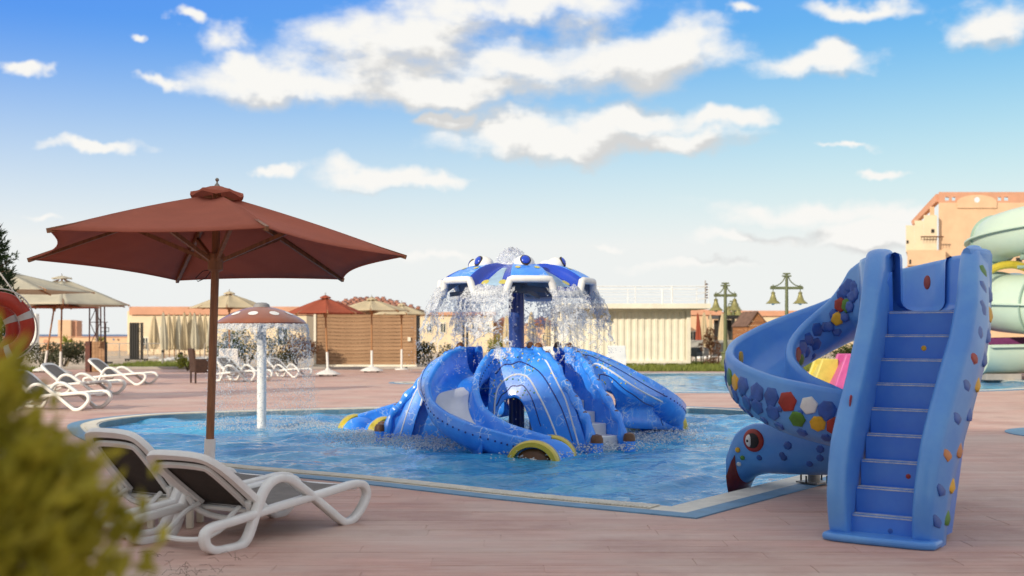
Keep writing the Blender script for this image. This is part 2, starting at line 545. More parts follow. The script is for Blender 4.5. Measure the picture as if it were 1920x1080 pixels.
# ---- deck material: stamped, plank-patterned concrete
ROW, LEN = 0.2, 1.5
def deck_mat(name, sheet_pattern):
    m = bpy.data.materials.new(name); m.use_nodes = True
    t = m.node_tree; b = t.nodes['Principled BSDF']
    geo = t.nodes.new('ShaderNodeNewGeometry')
    def noise(scale, st, detail=6, rough=0.6):
        mp = t.nodes.new('ShaderNodeMapping'); mp.inputs['Scale'].default_value = st
        t.links.new(geo.outputs['Position'], mp.inputs[0])
        n = t.nodes.new('ShaderNodeTexNoise'); n.inputs['Scale'].default_value = scale
        n.inputs['Detail'].default_value = detail; n.inputs['Roughness'].default_value = rough
        t.links.new(mp.outputs[0], n.inputs['Vector'])
        return n.outputs[0]
    def ramp(x, stops):
        r = t.nodes.new('ShaderNodeValToRGB')
        while len(r.color_ramp.elements) < len(stops): r.color_ramp.elements.new(0.5)
        for e, (p, c) in zip(r.color_ramp.elements, stops): e.position = p; e.color = (*c, 1)
        t.links.new(x, r.inputs[0]); return r.outputs[0]
    def mix(f, a, c, mode='MIX'):
        n = t.nodes.new('ShaderNodeMix'); n.data_type = 'RGBA'; n.blend_type = mode
        if isinstance(f, float): n.inputs[0].default_value = f
        else: t.links.new(f, n.inputs[0])
        sa = [i for i in n.inputs if i.type == 'RGBA']
        for s_, x in zip(sa, (a, c)):
            if isinstance(x, tuple): s_.default_value = (*x, 1)
            else: t.links.new(x, s_)
        return [o for o in n.outputs if o.type == 'RGBA'][0]
    grain = noise(2.6, (0.7, 8.0, 1), 9, 0.72)
    blot = noise(0.55, (1, 1.6, 1), 6, 0.6)
    fine = noise(60, (1, 1, 1), 3)
    c = ramp(grain, [(0.25, (0.37, 0.185, 0.145)), (0.5, (0.56, 0.325, 0.265)), (0.78, (0.69, 0.45, 0.37))])
    c = mix(ramp(blot, [(0.35, (0, 0, 0)), (0.68, (0.75, 0.75, 0.75))]), c, (0.56, 0.44, 0.375))
    worn = noise(1.1, (0.5, 2.6, 1), 9, 0.72)
    c = mix(ramp(worn, [(0.50, (0, 0, 0)), (0.70, (0.7, 0.7, 0.7))]), c, (0.66, 0.53, 0.46))
    stain = noise(0.8, (1, 1, 1), 7, 0.65)
    c = mix(ramp(stain, [(0.50, (0, 0, 0)), (0.66, (0.55, 0.55, 0.55))]), c, (0.37, 0.20, 0.165))
    h = grain
    br = t.nodes.new('ShaderNodeTexBrick')
    br.offset = 0.5; br.inputs['Scale'].default_value = 1.0
    br.inputs['Brick Width'].default_value = LEN; br.inputs['Row Height'].default_value = ROW
    br.inputs['Mortar Size'].default_value = 0.004; br.inputs['Mortar Smooth'].default_value = 0.4
    br.inputs['Color1'].default_value = (0.96, 0.96, 0.96, 1); br.inputs['Color2'].default_value = (1.03, 1.03, 1.03, 1)
    br.inputs['Mortar'].default_value = (0.78, 0.75, 0.75, 1)
    t.links.new(geo.outputs['Position'], br.inputs['Vector'])
    if sheet_pattern:
        c = mix(0.9, c, br.outputs['Color'], 'MULTIPLY')
    else:
        oi = t.nodes.new('ShaderNodeObjectInfo')
        mr = t.nodes.new('ShaderNodeMapRange'); mr.inputs['To Min'].default_value = 0.95; mr.inputs['To Max'].default_value = 1.03
        t.links.new(oi.outputs['Random'], mr.inputs['Value'])
        hs = t.nodes.new('ShaderNodeHueSaturation'); t.links.new(mr.outputs[0], hs.inputs['Value']); t.links.new(c, hs.inputs['Color'])
        c = hs.outputs[0]
    t.links.new(c, b.inputs['Base Color'])
    b.inputs['Roughness'].default_value = 0.62
    b.inputs['Specular IOR Level'].default_value = 0.35
    ad = t.nodes.new('ShaderNodeMath'); ad.operation = 'MULTIPLY_ADD'; ad.inputs[1].default_value = 0.25
    t.links.new(fine, ad.inputs[0]); t.links.new(h, ad.inputs[2])
    bp = t.nodes.new('ShaderNodeBump'); bp.inputs['Strength'].default_value = 0.55; bp.inputs['Distance'].default_value = 0.01
    t.links.new(ad.outputs[0], bp.inputs['Height']); t.links.new(bp.outputs[0], b.inputs['Normal'])
    return m
m_deck = deck_mat('stamped_plank_concrete', True)
m_plank = deck_mat('stamped_plank_piece', False)

DX0, DX1, DY0, DY1 = -34.0, 34.0, -12.0, 43.5
coping_out = offset(pool_pts, 0.42)
coping2_out = offset(pool2_pts, 0.55)
RC = Vector((7.65, 15.3))
ring_pts = [Vector((RC.x + 1.12 * math.cos(2 * PI * i / 40), RC.y + 1.12 * math.sin(2 * PI * i / 40))) for i in range(40)]
PC = Vector((-2.55, 31.5))
plant_pts = [Vector((PC.x + 0.75 * math.cos(2 * PI * i / 32), PC.y + 0.75 * math.sin(2 * PI * i / 32))) for i in range(32)]
deck = sheet('deck', [(DX0, DY0), (DX1, DY0), (DX1, DY1), (DX0, DY1)], [[tuple(p) for p in L_] for L_ in (coping_out, coping2_out, ring_pts, plant_pts)], -0.0032, m_deck)
tag(deck, kind='structure')
# the planks near the camera as pieces
pk = MB()
g_ = 0.0028
pk.add([(-LEN / 2 + g_ / 2, -ROW / 2 + g_ / 2, -0.02), (LEN / 2 - g_ / 2, -ROW / 2 + g_ / 2, -0.02), (LEN / 2 - g_ / 2, ROW / 2 - g_ / 2, -0.02), (-LEN / 2 + g_ / 2, ROW / 2 - g_ / 2, -0.02),
        (-LEN / 2 + g_, -ROW / 2 + g_, 0), (LEN / 2 - g_, -ROW / 2 + g_, 0), (LEN / 2 - g_, ROW / 2 - g_, 0), (-LEN / 2 + g_, ROW / 2 - g_, 0)],
       [(4, 5, 6, 7), (0, 1, 5, 4), (1, 2, 6, 5), (2, 3, 7, 6), (3, 0, 4, 7)])
plank0 = pk.build('plank', m_plank, deck, smooth=False)
first = True
co_chk = offset(pool_pts, 0.44)
for k in range(int(5.4 / ROW), int(10.6 / ROW)):
    yc = k * ROW + ROW / 2
    off = random.uniform(0, LEN)
    for i in range(-4, 5):
        xc = i * LEN + off + LEN / 2
        if abs(xc) > yc * 0.46 + 0.9: continue
        cor = [(xc + sx * LEN * f, yc + sy * ROW / 2) for sx in (-1, 1) for sy in (-1, 1) for f in (0.5, 0.25, 0)]
        if any(inside(c, co_chk) for c in cor): continue
        if first:
            o = plank0; first = False
        else:
            o = plank0.copy(); COL.objects.link(o); o.parent = deck
        o.location = (xc, yc, 0.0006 * random.uniform(-1, 1)); o.rotation_euler = (0.002 * random.uniform(-1, 1), 0, 0)

# ---- land beyond the deck, sea
m_ground = mat('sandy_paving', (0.56, 0.45, 0.34), 0.9, 0.12, 0.25, 0.3, 6)
ground = sheet('ground', [(-600, -400), (600, -400), (600, 120), (-600, 120)], [[(DX0, DY0), (DX1, DY0), (DX1, DY1), (DX0, DY1)]], -0.012, m_ground)
tag(ground, kind='structure')
m_sea = mat('sea_water', (0.01, 0.07, 0.19), 0.35, 0.2, 0.02, 0.4, 0.4, coords='Object')
sea = sheet('sea', [(-30000, 110), (30000, 110), (30000, 50000), (-30000, 50000)], [], -2.5, m_sea)
tag(sea, kind='structure')
k_ = MB(); k_.box(((DX0 + 1.5) / 2, DY1 + 0.09, 0.05), (1.5 - DX0, 0.18, 0.1), 0)
tag(k_.build('kerb', m_conc, None, bevel=0.015), kind='structure')

# ---- grass
m_grass_base = mat('grass_soil', (0.16, 0.17, 0.05), 0.95, 0.25, 1.5, 0.5, 20, col2=(0.22, 0.16, 0.08))
m_grass = leafmat('grass_blade', (0.24, 0.27, 0.06), (0.13, 0.17, 0.035))
lawns = [('lawn', [(3.0, 41.2), (18, 41.0), (18, 52), (2.2, 52)]), ('lawn', [(-15.6, 44.0), (-12.9, 44.0), (-12.6, 52.5), (-16.6, 52.5)]), ('lawn', [(-21, 40.2), (-16.4, 40.2), (-16.6, 43.2), (-21, 43.2)])]
for nm, pl in lawns:
    o = sheet(nm, pl, [], 0.004, m_grass_base); tag(o, kind='structure')
def inpoly(p, pl): return inside(p, [Vector(q) for q in pl])
gm = MB()
for nm, pl in lawns:
    x0, x1 = min(q[0] for q in pl), max(q[0] for q in pl); y0, y1 = min(q[1] for q in pl), max(q[1] for q in pl)
    for _ in range(int((x1 - x0) * (y1 - y0) * 110)):
        x, y = random.uniform(x0, x1), random.uniform(y0, y1)
        if not inpoly((x, y), pl): continue
        h = random.uniform(0.06, 0.22); a = random.uniform(0, PI); w = 0.022
        lx, ly = random.uniform(-.05, .05), random.uniform(-.05, .05)
        gm.add([(x - w * math.cos(a), y - w * math.sin(a), 0), (x + w * math.cos(a), y + w * math.sin(a), 0), (x + lx, y + ly, h)], [(0, 1, 2)])
tag(gm.build('grass', m_grass, None, smooth=False, fix=False), 'green and straw coloured lawn grass beyond the pool deck', 'grass', kind='stuff')

# ---- pool basins and copings
m_tile = mat('pool_tile', (0.12, 0.34, 0.52), 0.3, 0.1, 8)
m_cop_w = mat('cream_coping', (0.74, 0.70, 0.60), 0.55, 0.09, 7, 0.15, 50)
m_cop_b = mat('blue_coping', (0.13, 0.29, 0.46), 0.5, 0.12, 5, 0.12, 40)
m_slot = mat('gutter_slot', (0.12, 0.12, 0.11), 0.8, 0.1)
def strip(a, b, za, zb, mi=0, mb=None):
    n = len(a)
    mb = mb or MB()
    vs = [(p.x, p.y, za) for p in a] + [(p.x, p.y, zb) for p in b]
    mb.add(vs, [(i, (i + 1) % n, n + (i + 1) % n, n + i) for i in range(n)], mi)
    return mb
def basin(pts, name, parent=None):
    b = strip(pts, pts, 0.0, -0.55)
    o = b.build(name, m_tile, parent)
    sheet('pool_floor', [tuple(p) for p in pts], [], -0.55, m_tile, o)
    tag(o, kind='structure')
    return o
basin(pool_pts, 'pool_basin')
basin(pool2_pts, 'pool_basin')
def dense(pts, n):
    out = []
    for i in range(len(pts)):
        for k in range(n): out.append(pts[i].lerp(pts[(i + 1) % len(pts)], k / n))
    return out
def coping(pts, wi, wo, grate=None):
    a0, a1, a2 = pts, offset(pts, wi), offset(pts, wo)
    root = strip(a0, a1, 0.004, 0.004).build('pool_coping', m_cop_w, None, smooth=False)
    strip(a0, a0, 0.004, -0.09, 0).build('coping_edge', m_cop_w, root, smooth=False)
    q = strip(a1, a2, 0.007, 0.007)
    strip(a1, a1, 0.007, -0.02, 0, q); strip(a2, a2, 0.007, -0.05, 0, q)
    q.build('border_tile', m_cop_b, root, smooth=False)
    tag(root, kind='structure')
    return root
cop1 = coping(pool_pts, 0.25, 0.42)
cop2 = coping(pool2_pts, 0.3, 0.55)
# overflow grate: cream slats over a dark gutter
path = dense(pool_pts[:14 * 8], 6)[:-6]
gi, go = offset(pool_pts, 0.03), offset(pool_pts, 0.20)
def along(pl, i0, i1, step):
    out = []; carry = 0.0
    for i in range(i0, i1):
        a, b = pl[i], pl[(i + 1) % len(pl)]
        d = (b - a).length; s_ = carry
        while s_ < d:
            out.append((i, s_ / d)); s_ += step
        carry = s_ - d
    return out
gut = MB()
nI = 12 * 8
vs = [(p.x, p.y, 0.0065) for p in gi[1:nI]] + [(p.x, p.y, 0.0065) for p in go[1:nI]]
n_ = nI - 1
gut.add(vs, [(i, i + 1, n_ + i + 1, n_ + i) for i in range(n_ - 1)])
gut.build('gutter_slot', m_slot, cop1, smooth=False)
sl = MB()
for (i, f) in along(pool_pts, 1, nI - 1, 0.034):
    a = gi[i].lerp(gi[i + 1], f); b = go[i].lerp(go[i + 1], f)
    t_ = (gi[i + 1] - gi[i]).normalized() * 0.0125
    vs = [(a.x - t_.x, a.y - t_.y, 0.007), (a.x + t_.x, a.y + t_.y, 0.007), (b.x + t_.x, b.y + t_.y, 0.007), (b.x - t_.x, b.y - t_.y, 0.007)]
    vs += [(x, y, 0.016) for x, y, z in vs]
    sl.add(vs, [(4, 5, 6, 7), (0, 1, 5, 4), (1, 2, 6, 5), (2, 3, 7, 6), (3, 0, 4, 7)])
tag(sl.build('grate_slats', m_cop_w, cop1, smooth=False, fix=False), kind='stuff')
# round basin at the right, round planter ring far off
def ring(c, r0, r1, r2, name):
    def circ(r): return [Vector((c.x + r * math.cos(2 * PI * i / 48), c.y + r * math.sin(2 * PI * i / 48))) for i in range(48)]
    root = strip(circ(r0), circ(r1), 0.012, 0.012).build(name, m_cop_w, None, smooth=False)
    strip(circ(r0), circ(r0), 0.012, -0.3).build('inner_edge', m_cop_w, root)
    strip(circ(r1), circ(r2), 0.008, 0.008).build('border_tile', m_cop_b, root, smooth=False)
    strip(circ(r2), circ(r2), 0.008, -0.05).build('outer_edge', m_cop_b, root)
    tag(root, kind='structure'); return root
ring(RC, 0.62, 0.86, 1.13, 'round_pool_coping')
ring(PC, 0.42, 0.62, 0.76, 'round_planter_coping')

# ---- water
def water_mat(name, deep, pale):
    m = bpy.data.materials.new(name); m.use_nodes = True
    t = m.node_tree; b = t.nodes['Principled BSDF']
    geo = t.nodes.new('ShaderNodeNewGeometry')
    mp = t.nodes.new('ShaderNodeMapping'); mp.inputs['Scale'].default_value = (1, 1.5, 1)
    t.links.new(geo.outputs['Position'], mp.inputs[0])
    n1 = t.nodes.new('ShaderNodeTexNoise'); n1.inputs['Scale'].default_value = 0.9; n1.inputs['Detail'].default_value = 3
    t.links.new(mp.outputs[0], n1.inputs['Vector'])
    rp = t.nodes.new('ShaderNodeValToRGB')
    rp.color_ramp.elements[0].position = 0.35; rp.color_ramp.elements[0].color = (*deep, 1)
    rp.color_ramp.elements[1].position = 0.7; rp.color_ramp.elements[1].color = (*pale, 1)
    t.links.new(n1.outputs[0], rp.inputs[0]); t.links.new(rp.outputs[0], b.inputs['Base Color'])
    b.inputs['Roughness'].default_value = 0.04
    b.inputs['IOR'].default_value = 1.333
    n2 = t.nodes.new('ShaderNodeTexNoise'); n2.inputs['Scale'].default_value = 7.0; n2.inputs['Detail'].default_value = 4; n2.inputs['Distortion'].default_value = 0.6
    t.links.new(mp.outputs[0], n2.inputs['Vector'])
    bp = t.nodes.new('ShaderNodeBump'); bp.inputs['Strength'].default_value = 0.7; bp.inputs['Distance'].default_value = 0.03
    t.links.new(n2.outputs[0], bp.inputs['Height']); t.links.new(bp.outputs[0], b.inputs['Normal'])
    return m
m_water = water_mat('pool_water', (0.018, 0.20, 0.46), (0.06, 0.36, 0.60))
def water(name, pts, step, amp):
    x0, x1 = min(p.x for p in pts) - 0.2, max(p.x for p in pts) + 0.2
    y0, y1 = min(p.y for p in pts) - 0.2, max(p.y for p in pts) + 0.2
    xs = np.arange(x0, x1, step); ys = np.arange(y0, y1, step)
    XX, YY = np.meshgrid(xs, ys, indexing='ij')
    H = np.zeros_like(XX)
    for k in range(46):
        lam = 0.16 * (1.075 ** k) * rng.uniform(0.8, 1.25)
        if lam > 2.2 or lam < 2.5 * step: continue
        th = rng.normal(1.9, 0.75)
        kk = 2 * PI / lam
        ph = rng.uniform(0, 2 * PI)
        wob = 0.6 * np.sin(XX * rng.uniform(0.5, 1.8) + rng.uniform(0, 6)) + 0.6 * np.sin(YY * rng.uniform(0.5, 1.8) + rng.uniform(0, 6))
        H += lam ** 0.92 * np.sin(kk * (XX * math.cos(th) + YY * math.sin(th)) + ph + 1.8 * wob)
    H *= amp / H.std()
    nx, ny = XX.shape
    vs = np.stack([XX, YY, -0.07 + np.clip(H, -0.05, 0.055)], -1).reshape(-1, 3)
    idx = np.arange(nx * ny).reshape(nx, ny)
    fs = np.stack([idx[:-1, :-1], idx[1:, :-1], idx[1:, 1:], idx[:-1, 1:]], -1).reshape(-1, 4)
    # keep the faces over the basin only
    big = offset(pts, 0.06)
    px = np.array([p.x for p in big]); py = np.array([p.y for p in big])
    cx = vs[fs].mean(1)
    ins = np.zeros(len(fs), bool)
    for i in range(len(px)):
        j = i - 1
        cond = (py[i] > cx[:, 1]) != (py[j] > cx[:, 1])
        with np.errstate(divide='ignore', invalid='ignore'):
            xi = (px[j] - px[i]) * (cx[:, 1] - py[i]) / (py[j] - py[i]) + px[i]
        ins ^= cond & (cx[:, 0] < xi)
    fs = fs[ins]
    used = np.unique(fs); rem = -np.ones(len(vs), int); rem[used] = np.arange(len(used))
    me = bpy.data.meshes.new(name)
    me.from_pydata(vs[used].tolist(), [], rem[fs].tolist())
    me.materials.append(m_water); me.shade_smooth()
    o = bpy.data.objects.new(name, me); COL.objects.link(o)
    tag(o, kind='structure'); return o
water('pool_water', pool_pts, 0.042, 0.024)
water('pool_water', pool2_pts, 0.11, 0.012)
wr = MB(); wr.lathe([(0.0, -0.06), (0.63, -0.06)], 40, (RC.x, RC.y, 0))
tag(wr.build('pool_water', m_water, None), kind='structure')
wr = MB(); wr.lathe([(0.0, -0.03), (0.43, -0.03)], 40, (PC.x, PC.y, 0))
tag(wr.build('planter_soil', m_conc, None), kind='structure')

# ================================================================== OCTOPUS WATER TOY
m_oct = mat('blue_fibreglass', (0.030, 0.225, 0.82), 0.28, 0.1, 6.0, 0.03, 14, coat=0.3, col2=(0.05, 0.30, 0.92))
m_oct_deep = mat('deep_blue_fibreglass', (0.006, 0.05, 0.48), 0.2, 0.1, 3, 0.03, 14, coat=0.5)
m_oct_line = mat('navy_paint', (0.008, 0.03, 0.22), 0.35, 0.1, 5)
m_wline = mat('white_stripe_paint', (0.72, 0.76, 0.80), 0.35, 0.08, 5)
m_oct_brown = mat('brown_rubber', (0.15, 0.065, 0.032), 0.4, 0.2, 8)
m_oct_yel = mat('yellow_fibreglass', (0.56, 0.45, 0.045), 0.28, 0.1, 5, coat=0.4)
m_oct_grey = mat('grey_underside', (0.26, 0.26, 0.27), 0.6, 0.08, 4)
m_bedwhite = mat('worn_white_slide', (0.66, 0.68, 0.70), 0.3, 0.06, 3, coat=0.3)
m_navy = mat('navy_pole_paint', (0.008, 0.045, 0.24), 0.3, 0.12, 3, coat=0.3)
m_spot_y = mat('pale_yellow_spot', (0.62, 0.55, 0.10), 0.35, 0.1, 8)
m_spot_g = mat('green_fleck', (0.10, 0.30, 0.10), 0.4, 0.1, 8)

def lacy(m, col, scale, thr):
    """pale lacy water marks over a painted surface"""
    t = m.node_tree; b = t.nodes['Principled BSDF']
    src = b.inputs['Base Color'].links[0].from_socket
    tc_ = t.nodes.new('ShaderNodeTexCoord')
    vo = t.nodes.new('ShaderNodeTexVoronoi'); vo.feature = 'DISTANCE_TO_EDGE'; vo.inputs['Scale'].default_value = scale
    nz_ = t.nodes.new('ShaderNodeTexNoise'); nz_.inputs['Scale'].default_value = scale * 0.5; nz_.inputs['Detail'].default_value = 5
    ds = t.nodes.new('ShaderNodeMix'); ds.data_type = 'RGBA'; ds.inputs[0].default_value = 0.12
    sa = [i for i in ds.inputs if i.type == 'RGBA']
    t.links.new(tc_.outputs['Object'], sa[0]); t.links.new(nz_.outputs['Color'], sa[1]); t.links.new(tc_.outputs['Object'], nz_.inputs['Vector'])
    t.links.new([o for o in ds.outputs if o.type == 'RGBA'][0], vo.inputs['Vector'])
    e_ = t.nodes.new('ShaderNodeMapRange'); e_.inputs['From Min'].default_value = thr; e_.inputs['From Max'].default_value = 0.0
    t.links.new(vo.outputs['Distance'], e_.inputs['Value'])
    g_ = t.nodes.new('ShaderNodeMapRange'); g_.inputs['From Min'].default_value = 0.52; g_.inputs['From Max'].default_value = 0.62
    n3 = t.nodes.new('ShaderNodeTexNoise'); n3.inputs['Scale'].default_value = scale * 0.35; n3.inputs['Detail'].default_value = 4; t.links.new(tc_.outputs['Object'], n3.inputs['Vector'])
    t.links.new(n3.outputs[0], g_.inputs['Value'])
    mu_ = t.nodes.new('ShaderNodeMath'); mu_.operation = 'MULTIPLY'; t.links.new(e_.outputs[0], mu_.inputs[0]); t.links.new(g_.outputs[0], mu_.inputs[1])
    mx = t.nodes.new('ShaderNodeMix'); mx.data_type = 'RGBA'; t.links.new(mu_.outputs[0], mx.inputs[0])
    sb = [i for i in mx.inputs if i.type == 'RGBA']; t.links.new(src, sb[0]); sb[1].default_value = (*col, 1)
    t.links.new([o for o in mx.outputs if o.type == 'RGBA'][0], b.inputs['Base Color'])
lacy(m_oct, (0.50, 0.66, 0.88), 13.0, 0.07)
oc = thing('octopus_water_slide', 'blue octopus water toy with canopy, slides and steps standing in the pool', 'water slide', (0.06, 15.8, 0))
# centre pole
q = MB(); q.cyl((0, 0, -0.5), (0, 0, 2.1), 0.105, 0.105, 28)
q.build('pole', m_navy, oc)
q = MB(); q.lathe([(0.105, 0.76), (0.14, 0.76), (0.14, 0.80), (0.105, 0.82)], 28)
q.build('pole_collar', m_navy, oc)

# ---- canopy
RIM = 1.03
LOBES = [R(-80 + 60 * k) for k in range(6)]
def lobe_w(phi):
    d = min(abs((phi - l + PI) % (2 * PI) - PI) for l in LOBES)
    x = min(1, max(0, (R(18.5) - d) / R(4.5)))
    return x * x * (3 - 2 * x)
def can_z(r, phi):
    w = lobe_w(phi) * min(1, max(0, (r - 0.18) / 0.22))
    x = r / RIM
    zv = 1.845 + 0.40 * (1 - x ** 2.0)
    zr = 2.03 + 0.225 * (1 - x ** 3.4)
    return zv + (zr - zv) * w
def can_pt(r, phi, dz=0.0):
    return Vector((r * math.cos(phi), r * math.sin(phi), can_z(r, phi) + dz))
NA = 240
rad = [0.02, 0.12, 0.2, 0.28, 0.36, 0.44, 0.52, 0.6, 0.68, 0.76, 0.84, 0.92, 0.99, RIM]
q = MB()
vs = [can_pt(r, 2 * PI * i / NA) for r in rad for i in range(NA)] + [can_pt(r, 2 * PI * i / NA, -0.035) for r in rad for i in range(NA)]
nr = len(rad)
fs, ms = [], []
for j in range(nr - 1):
    for i in range(NA):
        i2 = (i + 1) % NA
        w = lobe_w(2 * PI * (i + .5) / NA)
        fs.append((j * NA + i, (j + 1) * NA + i, (j + 1) * NA + i2, j * NA + i2)); ms.append(0 if w > 0.97 else 1)
        o_ = nr * NA
        fs.append((o_ + j * NA + i, o_ + j * NA + i2, o_ + (j + 1) * NA + i2, o_ + (j + 1) * NA + i)); ms.append(2)
for i in range(NA):
    i2 = (i + 1) % NA
    b = (nr - 1) * NA
    fs.append((b + i, b + nr * NA + i, b + nr * NA + i2, b + i2)); ms.append(2)
q.add(vs, fs); q.m = ms
can = q.build('canopy', [m_oct, m_oct_deep, m_oct_grey], oc, fix=False, sharp=60)
q = MB(); q.tube([can_pt(RIM, 2 * PI * i / NA, -0.03) for i in range(NA)], 0.046, 12, closed=True)
q.build('rim_trim', m_white, can)
def can_patch(mb, r0, phi0, rr, dz=0.006, n=14):
    vs = [can_pt(r0, phi0, dz)]
    for k in range(n):
        a = 2 * PI * k / n
        dx, dy = rr * math.cos(a), rr * math.sin(a)
        vs.append(can_pt(r0 + dx, phi0 + dy / r0, dz))
    mb.add(vs, [(0, 1 + k, 1 + (k + 1) % n) for k in range(n)])
for l in LOBES:
    for dphi, dr, s_ in ((-9, 0.80, 0.036), (9, 0.80, 0.036)):
        q = MB(); can_patch(q, dr, l + R(dphi), s_); q.build('yellow_spot', m_spot_y, can)
    q = MB(); can_patch(q, 0.70, l, 0.028); q.build('brown_spot', m_oct_brown, can)
    for dphi in (22, 38):
        q = MB(); can_patch(q, 0.86, l + R(dphi), 0.05); q.build('yellow_spot', m_spot_y, can)
    # pale flow patch in the valley
    q = MB()
    q.grid(lambda a, b, l=l: can_pt(0.45 + 0.5 * b, l + R(30) + R(-7 + 14 * a) * (0.6 + 0.5 * b), 0.004), 8, 8)
    q.build('pale_patch', mat('pale_blue_gel', (0.33, 0.50, 0.66), 0.3, 0.15, 6), can)
    # eye
    d = Vector((math.cos(l), math.sin(l), 0))
    c = can_pt(0.56, l, 0.0)
    Mz = Matrix.Rotation(l, 3, 'Z')
    q = MB(); q.ball(c + Vector((0, 0, -0.005)), (0.125, 0.14, 0.105), Mz, 20, 12)
    eye = q.build('eyeball', m_white, can)
    My = Mz @ Matrix.Rotation(R(66), 3, 'Y')
    n = My @ Vector((0, 0, 1))
    q = MB(); q.ball(c + Vector((0, 0, -0.005)) + n * 0.100, (0.074, 0.074, 0.03), My, 18, 8); q.build('eye_outline', m_dark, eye)
    q = MB(); q.ball(c + Vector((0, 0, -0.005)) + n * 0.108, (0.062, 0.062, 0.03), My, 18, 8); q.build('iris', m_oct_deep, eye)
q = MB(); q.cyl((0, 0, 1.85), (0, 0, 2.2), 0.16, 0.12, 20); q.build('canopy_hub', m_oct_grey, can)
for k in range(6):
    a = LOBES[k] + R(30)
    q = MB(); q.beam(Vector((0, 0, 1.95)), Vector((0.9 * math.cos(a), 0.9 * math.sin(a), 1.83)), 0.05, 0.06); q.build('canopy_arm', m_oct_grey, can)

# ---- platform
q = MB(); q.lathe([(0.0, 0.74), (0.9, 0.74), (0.92, 0.72), (0.92, 0.62), (0.86, 0.6), (0, 0.6)], 48); q.build('platform', m_oct, oc)

